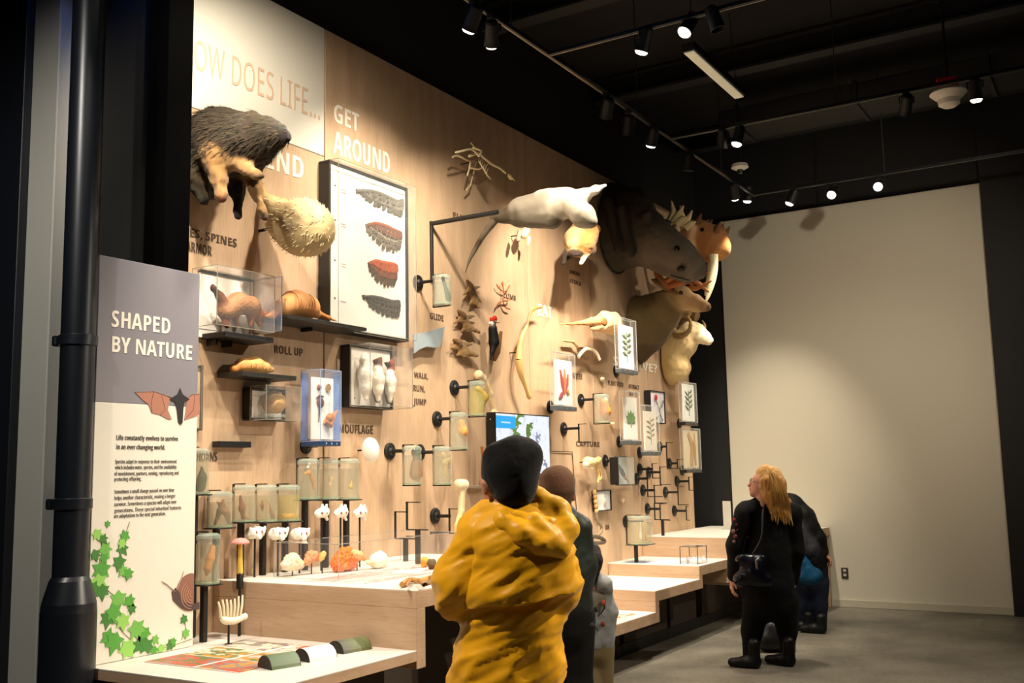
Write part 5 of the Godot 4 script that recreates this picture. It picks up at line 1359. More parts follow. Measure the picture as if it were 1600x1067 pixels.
func jars_and_brackets() -> void:
	var low: Array = [[4.05, 0.1, 0.071, 1.3, 1.501], [4.222, 0.11, 0.066, 1.323, 1.533], [4.396, 0.11, 0.066, 1.314, 1.529], [4.579, 0.11, 0.069, 1.309, 1.526]]
	var up: Array = [[4.718, 0.14, 0.071, 1.433, 1.682], [4.893, 0.15, 0.068, 1.428, 1.682], [5.076, 0.16, 0.066, 1.422, 1.682]]
	var ln := ["leftmost jar of the lower row, holding dark curled brown leaves", "second jar of the lower row, holding a brown fan-like specimen", "third jar of the lower row, holding two small reddish specimens", "fourth jar of the lower row, holding yellow lumps at its bottom"]
	var un := ["leftmost jar of the upper row of three, holding an orange curved specimen", "middle jar of the upper row of three, with a small pale specimen", "rightmost jar of the upper row of three, with a tiny yellow specimen"]
	for k in 4:
		var a: Array = low[k]
		jar(Vector3(a[0], a[3], a[1]), a[2] * 0.98, a[4] - a[3], ln[k], "jars of the lower row", "c0b68c" if k < 3 else "c9b560", 0.22 if k < 3 else 0.34)
		stand(a[0], a[1], a[2], a[3], a[4], 1.0075, ["black stand under the leftmost lower jar", "black stand under the second lower jar", "black stand under the third lower jar", "black stand under the fourth lower jar"][k])
	for k in 3:
		var a: Array = up[k]
		jar(Vector3(a[0], a[3], a[1]), a[2] * 0.98, a[4] - a[3], un[k], "jars of the upper row", "b9b290", 0.2)
		stand(a[0], a[1], a[2], a[3], a[4], 1.0075, ["tall black stand under the leftmost upper jar", "tall black stand under the middle upper jar", "tall black stand under the rightmost upper jar"][k])
	var a: Array = low[0]
	specimen(cap(a[0], a[3], a[1], a[2], a[4] - a[3], [[-0.6, 0.1, 0.1, 0.12], [-0.3, 0.45, 0.3, 0.2], [0.1, 0.75, 0.2, 0.1], [0], [-0.3, 0.7, 0, 0.08], [0.2, 0.4, 0.4, 0.22], [0.7, 0.1, 0.2, 0.1], [0], [0.0, 0.65, 0.3, 0.1], [0.6, 0.35, 0.3, 0.14], [0.75, 0.15, 0.3, 0.05]], ["6b4a2a", "7c4a26", "8a4f2a"]), "dark brown curled leaf-like specimen inside the leftmost lower jar", "specimen")
	a = low[1]
	specimen(cap(a[0], a[3], a[1], a[2], a[4] - a[3], [[-0.5, 0.7, 0, 0.1], [-0.45, 0.35, 0.2, 0.28], [-0.3, 0.12, 0.2, 0.16], [0.4, 0.06, 0.2, 0.08], [0], [-0.4, 0.4, 0.2, 0.2], [0.05, 0.45, 0.2, 0.06]], ["8a4a2e", "9a5636"]), "brown fan-like specimen inside the second lower jar", "specimen")
	a = low[2]
	specimen(cap(a[0], a[3], a[1], a[2], a[4] - a[3], [[-0.55, 0.6, 0, 0.06], [-0.5, 0.42, 0, 0.14], [-0.5, 0.28, 0, 0.06], [0], [0.15, 0.5, 0.2, 0.05], [0.35, 0.25, 0.2, 0.14], [0.6, 0.12, 0.2, 0.2]], ["a0512f", "8f4a30"]), "pair of small reddish specimens inside the third lower jar", "specimen")
	a = low[3]
	specimen(cap(a[0], a[3], a[1], a[2], a[4] - a[3], [[-0.6, 0.1, 0.2, 0.2], [0.0, 0.12, 0.4, 0.26], [0.6, 0.1, 0.2, 0.22], [0], [-0.2, 0.14, -0.3, 0.24], [0.5, 0.14, -0.2, 0.2]], ["d09a30", "c78f2a"]), "yellow-orange lumps at the bottom of the fourth lower jar", "specimen")
	a = up[0]
	specimen(cap(a[0], a[3], a[1], a[2], a[4] - a[3], [[-0.55, 0.62, 0.1, 0.12], [-0.2, 0.66, 0.2, 0.16], [0.2, 0.52, 0.2, 0.16], [0.5, 0.3, 0.2, 0.1], [0.55, 0.2, 0.2, 0.04]], ["e09a3a", "d88a34"]), "orange curved specimen inside the leftmost upper jar", "specimen")
	a = up[1]
	specimen(cap(a[0], a[3], a[1], a[2], a[4] - a[3], [[-0.25, 0.58, 0.1, 0.07], [0.05, 0.48, 0.2, 0.12], [-0.1, 0.34, 0.2, 0.1], [-0.2, 0.28, 0.2, 0.03]], ["dcb878"]), "small pale curled specimen inside the middle upper jar", "specimen")
	a = up[2]
	specimen(cap(a[0], a[3], a[1], a[2], a[4] - a[3], [[0.1, 0.5, 0.1, 0.04], [0.05, 0.4, 0.2, 0.08], [-0.1, 0.3, 0.2, 0.16], [0.15, 0.28, 0.2, 0.12]], ["dcb452"]), "tiny yellow specimen inside the rightmost upper jar", "specimen")
	# jars by the intro panel
	a = [3.834, 0.25, 0.064, 1.02, 1.287]
	jar(Vector3(a[0], a[3], a[1]), a[2] * 0.98, a[4] - a[3], "tall jar beside the intro panel's lower edge, holding an orange specimen", "jars by the intro panel")
	stand(a[0], a[1], a[2], a[3], a[4], 0.7205, "black stand on the lowest bench step beside the intro panel")
	specimen(cap(a[0], a[3], a[1], a[2], a[4] - a[3], [[0.4, 0.7, 0.1, 0.24], [0.1, 0.5, 0.2, 0.3], [-0.2, 0.3, 0.2, 0.26], [-0.3, 0.18, 0.2, 0.1]], ["d98a3c", "d98a3c", "b96a2c"]), "orange-brown specimen inside the tall jar beside the intro panel", "specimen")
	a = [3.91, 0.075, 0.062, 1.487, 1.739]
	jar(Vector3(a[0], a[3], a[1]), a[2] * 0.98, a[4] - a[3], "upper jar half hidden by the intro panel, holding a black specimen", "jars by the intro panel")
	stand(a[0], a[1], a[2], a[3], a[4], 1.0075 if a[0] > 4.11 else 0.7205, "black stand half hidden behind the intro panel")
	specimen(cap(a[0], a[3], a[1], a[2], a[4] - a[3], [[0.3, 0.62, 0.1, 0.06], [0.3, 0.35, 0.2, 0.4], [0.1, 0.15, 0.2, 0.45]], ["1d1814"]), "black lumpy specimen inside the jar half hidden by the intro panel", "specimen")
	# jars on wall brackets
	var b := "black wall bracket "
	var c := held(Vector3(6.034, 2.991, 0.0), 0.153, 0.071, 2.797, 3.028, "small square-looking jar with a dark feather, beside the tall wing frame", b + "of the small jar beside the tall wing frame", "aab0a0", 0.3)
	specimen([[c + Vector3(-0.03, 0.2, 0.03), c + Vector3(0.04, 0.06, 0.03), 0.012, 0.02, "2a2420", 1.0], [c + Vector3(0.04, 0.06, 0.03), c + Vector3(0.06, 0.03, 0.03), 0.018, 0.005, "3a302a", 1.0]], "dark feather-like specimen in the small jar beside the tall wing frame", "specimen")
	c = held(Vector3(6.495, 2.232, 0.0), 0.144, 0.071, 2.004, 2.274, "yellow-green jar above the screen's left corner", b + "of the yellow-green jar above the screen's left corner", "c4b050", 0.42)
	specimen([[c + Vector3(-0.03, 0.2, 0.03), c + Vector3(0.02, 0.14, 0.05), 0.03, 0.035, "a08a40", 1.0], [c + Vector3(0.02, 0.14, 0.05), c + Vector3(-0.01, 0.05, 0.04), 0.03, 0.02, "98843c", 1.0]], "olive-yellow specimen inside the jar above the screen's left corner", "specimen")
	c = held(Vector3(6.261, 1.981, 0.0), 0.129, 0.069, 1.749, 2.025, "jar with an orange curled specimen, left of the screen", b + "of the orange-specimen jar left of the screen", "c4bda0", 0.26)
	specimen([[c + Vector3(0.0, 0.19, 0.03), c + Vector3(0.0, 0.13, 0.04), 0.03, 0.035, "e0a050", 1.0], [c + Vector3(0.0, 0.13, 0.04), c + Vector3(0.05, 0.07, 0.03), 0.034, 0.022, "d4924a", 1.0]], "orange curled specimen inside the jar left of the screen", "specimen")
	c = held(Vector3(5.688, 1.736, 0.0), 0.13, 0.069, 1.502, 1.771, "jar with a brown egg-shaped specimen, just right of the white egg", b + "of the jar just right of the white egg", "b9b394", 0.24)
	specimen([[c + Vector3(0.02, 0.07, 0.02), c + Vector3(0.02, 0.14, 0.02), 0.045, 0.035, "9a6a48", 1.0], [c + Vector3(0.02, 0.15, 0.02), c + Vector3(-0.01, 0.22, 0.02), 0.022, 0.008, "7c5a40", 1.0], [c + Vector3(-0.01, 0.22, 0.02), c + Vector3(-0.012, 0.24, 0.02), 0.014, 0.008, "38383a", 1.0]], "brown egg-shaped specimen inside the jar right of the white egg", "specimen")
	c = held(Vector3(6.04, 1.73, 0.0), 0.133, 0.072, 1.495, 1.77, "jar with a pale hand-like specimen, between the brown-egg jar and the stick shelf", b + "of the jar with the pale hand-like specimen", "b9b394", 0.26)
	specimen([[c + Vector3(0.02, 0.06, 0.02), c + Vector3(0.0, 0.16, 0.02), 0.016, 0.022, "d4b878", 1.0], [c + Vector3(0.0, 0.16, 0.02), c + Vector3(-0.03, 0.22, 0.03), 0.022, 0.012, "d9bf84", 1.0], [c + Vector3(0.0, 0.16, 0.02), c + Vector3(0.045, 0.18, 0.03), 0.02, 0.012, "d9bf84", 1.0], [c + Vector3(0.045, 0.18, 0.03), c + Vector3(0.05, 0.12, 0.03), 0.014, 0.008, "cfae6c", 1.0]], "pale hand-like specimen inside the jar left of the stick shelf", "specimen")
	c = held(Vector3(8.609, 2.243, 0.0), 0.143, 0.078, 2.015, 2.288, "jar with an orange-brown specimen, right of the red flower panel", b + "of the orange jar right of the red flower panel", "c9c0a4", 0.22)
	specimen([[c + Vector3(-0.01, 0.19, 0.03), c + Vector3(0.02, 0.11, 0.03), 0.035, 0.055, "d98a48", 1.0], [c + Vector3(0.02, 0.11, 0.03), c + Vector3(0.04, 0.05, 0.02), 0.05, 0.03, "c8743a", 1.0], [c + Vector3(0.0, 0.2, 0.04), c + Vector3(0.02, 0.23, 0.04), 0.02, 0.012, "f0e0c4", 1.0]], "orange-brown specimen inside the jar right of the red flower panel", "specimen")
	# boxy jar with a red-tailed feather
	var d: Vector3 = Vector3(9.088, 1.667, 0.0)
	var z1: float = 0.119
	var yb: float = 1.435
	var yt: float = 1.698
	bracket(d, z1, 0.1, yb, yt, b + "of the boxy glass case with the red-tipped feather")
	var t := thing("specimen_box", "boxy glass case with a black back holding a dark red-tipped feather", "display case", Vector3(d.x, yb, z1 + 0.1), "")
	part(bx2(Vector3(d.x - 0.14, yb, z1), Vector3(d.x - 0.128, yt, z1 + 0.09), 0.002), "black_side", mat("101010", 0.4), t)
	part(bx2(Vector3(d.x - 0.126, yb, z1 + 0.004), Vector3(d.x + 0.22, yt, z1 + 0.012), 0.0), "grey_back", mat("b9beb8", 0.5), t)
	cover(t, Vector3(d.x - 0.127, yb, z1 + 0.013), Vector3(d.x + 0.225, yt, z1 + 0.09), "glass_cover", "7d8a84", false, "cfd8d2", 0.16)
	var mb := MB.new()
	mb.col = lin("2a211e"); mb.tube([Vector3(d.x - 0.06, yb + 0.2, z1 + 0.05), Vector3(d.x + 0.02, yb + 0.13, z1 + 0.05), Vector3(d.x + 0.06, yb + 0.09, z1 + 0.05)], [0.008, 0.022, 0.02], 8)
	mb.col = lin("8c2a1e"); mb.tube([Vector3(d.x + 0.055, yb + 0.1, z1 + 0.05), Vector3(d.x + 0.11, yb + 0.05, z1 + 0.05)], [0.021, 0.012], 8)
	mb.col = lin("241d1a"); mb.tube([Vector3(d.x + 0.1, yb + 0.06, z1 + 0.05), Vector3(d.x + 0.18, yb + 0.015, z1 + 0.05)], [0.01, 0.003], 8)
	single(mb, "feather", vmat(0.7), "dark red-tipped feather inside the boxy glass case", "feather")
	# wide jar on a post
	a = [9.202, 0.3, 0.124, 0.859, 1.133]
	jar(Vector3(a[0], a[3], a[1]), a[2] * 0.98, a[4] - a[3], "wide jar with pale speckled specimens, above the far bench steps", "", "c9bd8c", 0.26)
	stand(a[0], a[1], a[2], a[3], a[4], 0.681, "black stand under the wide jar above the far bench steps")
	specimen(cap(a[0], a[3], a[1], a[2], a[4] - a[3], [[-0.35, 0.75, 0.2, 0.05], [-0.4, 0.2, 0.2, 0.12], [0], [-0.05, 0.7, 0.3, 0.08], [0.0, 0.15, 0.3, 0.09], [0], [0.55, 0.4, 0.1, 0.1], [0.75, 0.15, 0.1, 0.16]], ["f2e6d4", "e8d8bc", "d8b47a"]), "pale speckled strips inside the wide jar", "specimen")
	t = thing("wall_bracket", "black wall disc half hidden behind the wide jar", "bracket", Vector3(9.51, 1.055, 0.0), "black wall brackets")
	part(lt([Vector2(0.06, 0.001), Vector2(0.06, 0.012), Vector2(0.04, 0.02), Vector2(0, 0.04)], Vector3(9.51, 1.055, 0.0), TO_Z, 24), "wall_disc", mat("121211", 0.5), t)
	part(tb([Vector3(9.51, 1.055, 0.0), Vector3(9.51, 1.055, 0.0) + Vector3(0, 0, 0.2)], 0.0125, 10), "arm", mat("121211", 0.5), t)
	# empty brackets
	var e := "empty black wall bracket "
	bracket(Vector3(8.25, 1.96, 0.0), 0.166, 0.058, 1.836, 1.992, e + "over the CAPTURE lettering")
	bracket(Vector3(6.224, 1.263, 0.0), 0.139, 0.056, 1.144, 1.31, b + "clasping the upright pale leg bone")
	bracket(Vector3(9.897, 1.579, 0.0), 0.153, 0.043, 1.49, 1.629, e + "at the top left of the right-hand cluster")
	bracket(Vector3(10.124, 1.544, 0.0), 0.14, 0.054, 1.419, 1.594, e + "just right of the cluster's top left one")
	bracket(Vector3(9.809, 1.481, 0.0), 0.13, 0.079, 1.302, 1.55, e + "with the tall clasp, beside the boxy glass case")
	bracket(Vector3(9.959, 1.358, 0.0), 0.139, 0.067, 1.232, 1.403, e + "in the middle of the right-hand cluster")
	bracket(Vector3(10.553, 1.322, 0.0), 0.158, 0.056, 1.191, 1.376, e + "right of the middle one in the right-hand cluster")
	bracket(Vector3(10.056, 1.161, 0.0), 0.154, 0.054, 1.051, 1.208, e + "at the bottom left of the right-hand cluster")
	bracket(Vector3(10.785, 1.11, 0.0), 0.152, 0.018, 1.015, 1.154, e + "at the bottom right of the right-hand cluster")
	bracket(Vector3(10.692, 1.637, 0.0), 0.107, 0.068, 1.584, 1.676, e + "below the faint sprig panel's right, near the wall's end")
	bracket(Vector3(10.894, 1.435, 0.0), 0.154, 0.029, 1.341, 1.476, e + "nearest the wall's right end")
	bracket(Vector3(10.442, 1.82, 0.0), 0.091, 0.063, 1.586, 1.857, e + "right of the faint sprig panel, topmost of the cluster")
	# empty clasps on stands
	for s: Array in [[Vector3(5.43, 1.007, 0.338), 1.16, 1.322, "empty black clasp on a low post, left one of two left of the raincoat", 1.0075], [Vector3(5.302, 1.007, 0.533), 1.227, 1.389, "empty black clasp on a low post, right one of two left of the raincoat", 1.0075], [Vector3(10.025, 0.885, 0.185), 1.057, 1.213, "empty black clasp on a short post standing on the tallest bench step", 0.8855]]:
		var p: Vector3 = s[0]
		t = thing("clasp_stand", s[3], "stand", p, "empty clasp stands")
		part(bx2(Vector3(p.x - 0.014, s[4], p.z - 0.014), Vector3(p.x + 0.014, s[1] - 0.01, p.z + 0.014), 0.003), "post", mat("121211", 0.5), t)
		clasp(t, p.x, p.z - 0.08, p.z + 0.08, s[1], s[2])
	# long pipe bracket holding the ray
	d = Vector3(6.204, 3.477, 0.0)
	z1 = 0.617
	t = thing("pipe_bracket", "long angled black pipe bracket carrying the grey-white ray", "bracket", d)
	part(bx2(Vector3(d.x - 0.012, 3.026, 0.002), Vector3(d.x + 0.012, d.y + 0.02, 0.024), 0.003), "wall_bar", mat("121211", 0.5), t)
	part(tb([d + Vector3(0, 0, 0.01), d + Vector3(0, 0, z1)], 0.018, 10), "pipe", mat("121211", 0.5), t)

# ---------------------------------------------------------------- things standing on the bench
func rodded(called: String, base: Vector3, top: Vector3, r := 0.006) -> MB:
	return tb([base, Vector3(base.x, top.y, base.z)], r, 8)

func bench_exhibits() -> void:
	var black := mat("121211", 0.5)
	var t: Node3D
	var mb: MB
	var y2 := 1.0075
	# small white skulls on rods
	var sk: Array = [[Vector3(4.281, 1.007, 0.136), 1.258, "leftmost white skull of the lower three on thin rods", 0], [Vector3(4.385, 1.007, 0.215), 1.247, "middle white skull of the lower three on thin rods", 0], [Vector3(4.547, 1.007, 0.231), 1.236, "rightmost white skull of the lower three on thin rods", 0], [Vector3(4.716, 1.007, 0.248), 1.348, "leftmost white skull of the upper three on tall rods", 1], [Vector3(4.854, 1.007, 0.279), 1.342, "middle white skull of the upper three on tall rods", 1], [Vector3(4.997, 1.007, 0.311), 1.337, "rightmost white skull of the upper three on tall rods", 1]]
	var bone := "f0eadb"
	for s: Array in sk:
		var b: Vector3 = s[0]
		b.y = y2
		var c := Vector3(b.x, s[1], b.z)
		t = thing("mounted_skull", s[2], "skull", b, "small white skulls on rods")
		var bo: Array
		if s[3] == 0:
			bo = [[c + Vector3(-0.03, 0.0, 0), c + Vector3(0.03, 0, 0), 0.034, 0.034, bone, 1.0], [c + Vector3(-0.035, 0.0, 0.02), c + Vector3(-0.06, 0.03, 0.02), 0.018, 0.007, bone, 1.0], [c + Vector3(0.035, 0.0, 0.02), c + Vector3(0.06, 0.03, 0.02), 0.018, 0.007, bone, 1.0], [c + Vector3(0, -0.01, 0.02), c + Vector3(0, -0.025, 0.035), 0.022, 0.015, bone, 1.0], [c + Vector3(0, 0.02, 0), c + Vector3(0, 0.035, 0), 0.015, 0.006, bone, 1.0]]
		else:
			bo = [[c + Vector3(-0.025, 0.0, 0), c + Vector3(0.025, 0.01, 0), 0.026, 0.032, bone, 1.0], [c + Vector3(0.02, 0.01, 0), c + Vector3(0.035, 0.05, 0.01), 0.018, 0.007, bone, 1.0], [c + Vector3(0.0, 0.01, 0), c + Vector3(0.0, 0.055, 0.01), 0.016, 0.006, bone, 1.0], [c + Vector3(-0.03, 0, 0), c + Vector3(-0.055, 0.005, 0), 0.018, 0.006, bone, 1.0], [c + Vector3(0.02, 0, 0), c + Vector3(0.04, -0.04, 0.01), 0.018, 0.008, bone, 1.0]]
		mb = sdf(bo, 0.005, 0.007)
		mb.disp = 0.004; mb.freq = 70
		part(mb, "skull", mat("f0eadb", 0.5), t)
		for q: float in [-1, 1]:
			var so := MB.new()
			so.ball(c + Vector3(q * 0.022, 0.004, 0.033 if s[3] == 0 else 0.026), Vector3(0.009, 0.009, 0.006), Basis(), 10, 6)
			part(so, "eye_socket", mat("8c5f4c", 0.7), t)
		part(tb([b, c - Vector3(0, 0.02, 0)], 0.006, 8), "rod", black, t)
	# mushroom model
	var mp: Vector3 = Vector3(4.056, 0.72, 0.255)
	mp.y = 0.7205
	t = thing("mushroom_model", "pink-capped mushroom model with a yellow stem on a tall black rod", "mushroom", mp)
	var my: float = 1.211
	part(lt([Vector2(0, 0.035), Vector2(0.03, 0.03), Vector2(0.048, 0.014), Vector2(0.05, 0.006), Vector2(0.03, 0.0), Vector2(0, 0.0)], Vector3(mp.x, my, mp.z), Basis(), 20), "cap", mat("df8f86", 0.5), t)
	part(lt([Vector2(0.012, 0.0), Vector2(0.013, -0.07), Vector2(0.017, -0.15), Vector2(0.015, -0.16), Vector2(0, -0.16)], Vector3(mp.x, my, mp.z), Basis(), 16), "stem", mat("d9b24c", 0.5), t)
	part(bx2(Vector3(mp.x - 0.014, my - 0.24, mp.z - 0.014), Vector3(mp.x + 0.014, my - 0.155, mp.z + 0.014), 0.002), "holder", black, t)
	part(tb([mp, Vector3(mp.x, my - 0.2, mp.z)], 0.008, 8), "rod", black, t)
	# comb of white ribs
	var fp: Vector3 = Vector3(3.834, 0.72, 0.412)
	fp.y = 0.7205
	t = thing("rib_comb", "white comb-like specimen with fanned ribs on a thin black rod", "specimen", fp)
	mb = tb(smooth([Vector3(3.779, 0.859, 0.412), Vector3(3.823, 0.84, 0.412), Vector3(3.88, 0.836, 0.412), Vector3(3.925, 0.844, 0.412), Vector3(3.956, 0.849, 0.412)], 4), [0.008, 0.014, 0.018, 0.02, 0.02, 0.02, 0.02, 0.02, 0.018, 0.018, 0.017, 0.017, 0.017, 0.018, 0.018, 0.017, 0.012], 10)
	part(mb, "base_bone", mat("e9dfc8", 0.5), t)
	for k in 7:
		var a: Vector3 = (Vector3(3.779, 0.862, 0.412) as Vector3).lerp(Vector3(3.907, 0.843, 0.412), k / 6.0)
		var b: Vector3 = (Vector3(3.76, 0.944, 0.412) as Vector3).lerp(Vector3(3.927, 0.955, 0.412), k / 6.0)
		part(tb([a, a.lerp(b, 0.6) + Vector3(0, 0, 0.006), b + Vector3(0, 0.006 * sin(k * 1.4), 0)], [0.009, 0.007, 0.005], 8), "rib", mat("e3d6b8", 0.5), t)
	part(tb([fp, Vector3(fp.x, 0.846, fp.z)], 0.006, 8), "rod", black, t)
	part(lt([Vector2(0.02, 0), Vector2(0.02, 0.004), Vector2(0, 0.005)], fp, Basis(), 14), "foot", black, t)
	# half-round touch logs
	var logs: Array = [[Vector3(3.417, 0.72, 1.124), Vector3(3.591, 0.72, 1.172), "5f7058", "7f8d78", "grey-green half-round touch piece, nearest of the three on the lowest step"], [Vector3(3.632, 0.72, 1.149), Vector3(3.828, 0.72, 1.18), "e9e4da", "f2eee6", "white half-round touch piece, middle one of the three on the lowest step"], [Vector3(3.87, 0.72, 1.148), Vector3(4.083, 0.72, 1.183), "5c5d56", "7c8a58", "dark grey half-round touch piece, farthest of the three on the lowest step"]]
	for l: Array in logs:
		var a: Vector3 = l[0]
		var b: Vector3 = l[1]
		a.y = 0.7205; b.y = 0.7205
		var dir := (b - a).normalized()
		var sd := Vector3(0, 1, 0).cross(dir).normalized()
		var c := a + sd * 0.05
		t = thing("touch_piece", l[4], "touch block", (a + b) / 2, "half-round touch pieces")
		mb = MB.new()
		var po := PackedVector2Array()
		for k in 13: po.append(Vector2(cos(PI * k / 12.0) * 0.062, sin(PI * k / 12.0) * 0.058))
		mb.prism(po, c, sd, Vector3.UP, (b - a).length() * 0.8)
		for k in mb.v.size(): mb.c[k] = lin(l[2]).lerp(lin(l[3]), clampf((mb.v[k] - c).dot(dir) / 0.2, 0, 1))
		part(mb, "half_log", vmat(0.45), t)
		mb = MB.new()
		mb.prism(po, c - dir * 0.003, sd, Vector3.UP, 0.0025)
		part(mb, "end_cap", mat("151514", 0.5), t)
		mb = MB.new()
		mb.prism(po, c + dir * ((b - a).length() * 0.8 + 0.0005), sd, Vector3.UP, 0.0025)
		part(mb, "end_cap", mat("151514", 0.5), t)
	# corals and shells on short rods over the high step
	var co := [["coral", "long whitish brain coral piece on the high step, leftmost of the row", "e6d6b8", [
		[Vector3(4.363, 1.073, 0.296), Vector3(4.415, 1.086, 0.296), 0.03, 0.045, "eadcc0", 1.0],
		[Vector3(4.415, 1.086, 0.296), Vector3(4.478, 1.066, 0.296), 0.045, 0.03, "e0cdaa", 1.0]], Vector3(4.416, 1.007, 0.3), 0.01, 40.0],
		["coral", "small pinkish-orange coral sprig, second of the row on the high step", "d9875f", [
		[Vector3(4.505, 1.087, 0.33), Vector3(4.537, 1.114, 0.33), 0.018, 0.024, "dc9468", 1.0],
		[Vector3(4.537, 1.114, 0.33), Vector3(4.586, 1.095, 0.33), 0.022, 0.02, "d57f58", 1.0],
		[Vector3(4.548, 1.105, 0.33), Vector3(4.57, 1.122, 0.33), 0.02, 0.01, "e8b088", 1.0],
		[Vector3(4.527, 1.1, 0.33), Vector3(4.495, 1.073, 0.33), 0.02, 0.012, "cf9c70", 1.0]], Vector3(4.543, 1.007, 0.33), 0.012, 60.0],
		["coral", "tiny yellowish sprig, third of the row on the high step", "d0a850", [
		[Vector3(4.586, 1.088, 0.36), Vector3(4.603, 1.117, 0.36), 0.012, 0.016, "d2b068", 1.0],
		[Vector3(4.603, 1.102, 0.36), Vector3(4.619, 1.123, 0.36), 0.012, 0.008, "c89c50", 1.0]], Vector3(4.655, 1.007, 0.308), 0.005, 60.0],
		["sponge", "bright orange round sponge on the high step", "f07a22", [
		[Vector3(4.698, 1.058, 0.41), Vector3(4.755, 1.084, 0.41), 0.05, 0.058, "f07c26", 1.0],
		[Vector3(4.755, 1.084, 0.41), Vector3(4.784, 1.062, 0.41), 0.058, 0.05, "ea6f1c", 1.0]], Vector3(4.701, 1.007, 0.437), 0.02, 45.0],
		["shell", "tan pointed shell just right of the orange sponge", "e0a868", [
		[Vector3(4.772, 1.106, 0.45), Vector3(4.819, 1.095, 0.45), 0.03, 0.026, "e6b880", 1.0],
		[Vector3(4.819, 1.095, 0.45), Vector3(4.873, 1.071, 0.45), 0.026, 0.012, "d89c5c", 1.0]], Vector3(4.86, 1.007, 0.416), 0.006, 50.0],
		["shell", "white spiky conch shell at the right end of the row", "f2ead8", [
		[Vector3(4.945, 1.055, 0.485), Vector3(4.982, 1.06, 0.485), 0.045, 0.045, "f4ecdc", 1.0],
		[Vector3(4.97, 1.068, 0.485), Vector3(4.982, 1.106, 0.485), 0.03, 0.008, "f4ecdc", 1.0],
		[Vector3(4.982, 1.06, 0.485), Vector3(5.032, 1.025, 0.485), 0.04, 0.012, "efe2cc", 1.0],
		[Vector3(4.945, 1.047, 0.485), Vector3(4.86, 1.051, 0.485), 0.03, 0.01, "e2c89c", 1.0],
		[Vector3(4.994, 1.066, 0.485), Vector3(5.026, 1.079, 0.485), 0.02, 0.006, "f4ecdc", 1.0]], Vector3(4.903, 1.007, 0.539), 0.004, 50.0]]
	for s: Array in co:
		var b: Vector3 = s[4]
		b.y = y2
		t = thing(s[0], s[1], s[0], b, "corals and shells on the high step")
		mb = sdf(s[3], 0.006, 0.02)
		mb.disp = s[5]; mb.freq = s[6]
		var lo := 9.0
		var at := Vector3.ZERO
		for v in mb.v: lo = minf(lo, v.y); at += v
		at /= mb.v.size()
		part(mb, "body", vmat(0.6), t)
		part(tb([Vector3(at.x, y2, at.z), Vector3(at.x, at.y, at.z)], 0.004, 6), "rod", black, t)
	for s: Array in [[Vector3(5.1, 1.007, 0.737), "small yellow coral lump near the raincoat's elbow", "d8a040"], [Vector3(5.013, 1.007, 0.853), "small grey-brown lump right of the yellow coral lump", "6d5c44"]]:
		var b: Vector3 = s[0]
		mb = MB.new()
		mb.ball(b + Vector3(0, 0.035, 0), Vector3(0.032, 0.03, 0.026))
		mb.c.fill(lin(s[2])); mb.disp = 0.016; mb.freq = 40
		single(mb, "coral", vmat(0.7), s[1], "coral", "corals and shells on the high step")
	# bleached branch on the high step
	t = thing("branch", "tan knobbly branch lying on the high step beside the raincoat", "branch", Vector3(4.326, 1.02, 1.27))
	part(tb(smooth([Vector3(4.156, 1.025, 1.289), Vector3(4.345, 1.025, 1.194), Vector3(4.337, 1.025, 1.262), Vector3(4.464, 1.025, 1.239), Vector3(4.541, 1.025, 1.259)], 4), 0.014, 8), "stem", mat("b98a4c", 0.7), t)
	mb = MB.new()
	mb.tube([Vector3(4.305, 1.03, 1.224), Vector3(4.055, 1.03, 1.391)], [0.012, 0.006], 6)
	mb.tube([Vector3(4.298, 1.03, 1.291), Vector3(4.134, 1.03, 1.441), Vector3(4.193, 1.03, 1.436)], [0.012, 0.01, 0.006], 6)
	mb.tube([Vector3(4.423, 1.03, 1.269), Vector3(4.599, 1.03, 1.167)], [0.012, 0.006], 6)
	part(mb, "twig", mat("a0723c", 0.7), t)
	# low clear case over the row of corals
	t = thing("low_case", "low clear case standing over the corals and shells on the high step", "display case", Vector3(4.95, y2, 0.5))
	cover(t, Vector3(4.33, y2, 0.24), Vector3(5.5, 1.2, 0.72), "acrylic_cover", "a09a90")
	# printed graphics on the steps
	graphic("picture_print", "colourful red and green printed picture strip on the lowest bench step", Vector3(3.3, 0.7206, 0.42), Vector3(3.98, 0, 1.04), 3, ["c9543c", "6c7a4a", "d8c8b0", "8a8078", "d98a3c", "b9b4ac"])
	graphic("picture_print", "pinkish printed picture strip on the high bench step", Vector3(4.22, 1.0076, 0.56), Vector3(5.9, 0, 0.98), 4, ["e0b0a4", "d98c86", "ece4da", "b0a49c", "e9d0c4", "e8e2da"])
	graphic("picture_print", "pale blue printed picture on the step with the salt crystals", Vector3(9.14, 0.6806, 0.1), Vector3(9.6, 0, 0.75), 5, ["9cc0de", "b8cfe0", "e6e2da", "c4c0bc", "9ab4d4", "e9e4dc"])
	graphic("picture_print", "orange and grey printed picture on the low step beside the child", Vector3(6.9, 0.3906, 0.3), Vector3(7.9, 0, 0.84), 6, ["d88a58", "e2b090", "e6e0d8", "a89c90", "cf7444", "ded6cc"])
	# salt crystals and the tiny glass table
	var g: Vector3 = Vector3(9.316, 0.68, 0.794)
	g.y = 0.6808
	t = thing("salt_crystals", "glittering white cluster of crystals under the tiny clear case", "crystals", g)
	var rng := RandomNumberGenerator.new()
	rng.seed = 4
	for k in 16:
		mb = MB.new()
		mb.box(g + Vector3(rng.randf_range(-0.1, 0.1), 0.012 + rng.randf() * 0.02, rng.randf_range(-0.08, 0.08)), Vector3.ONE * rng.randf_range(0.03, 0.06), 0.003, Basis(Vector3(rng.randf(), rng.randf(), 1).normalized(), rng.randf() * 3.0))
		part(mb, "crystal", mat("fdfbf6", 0.4), t)
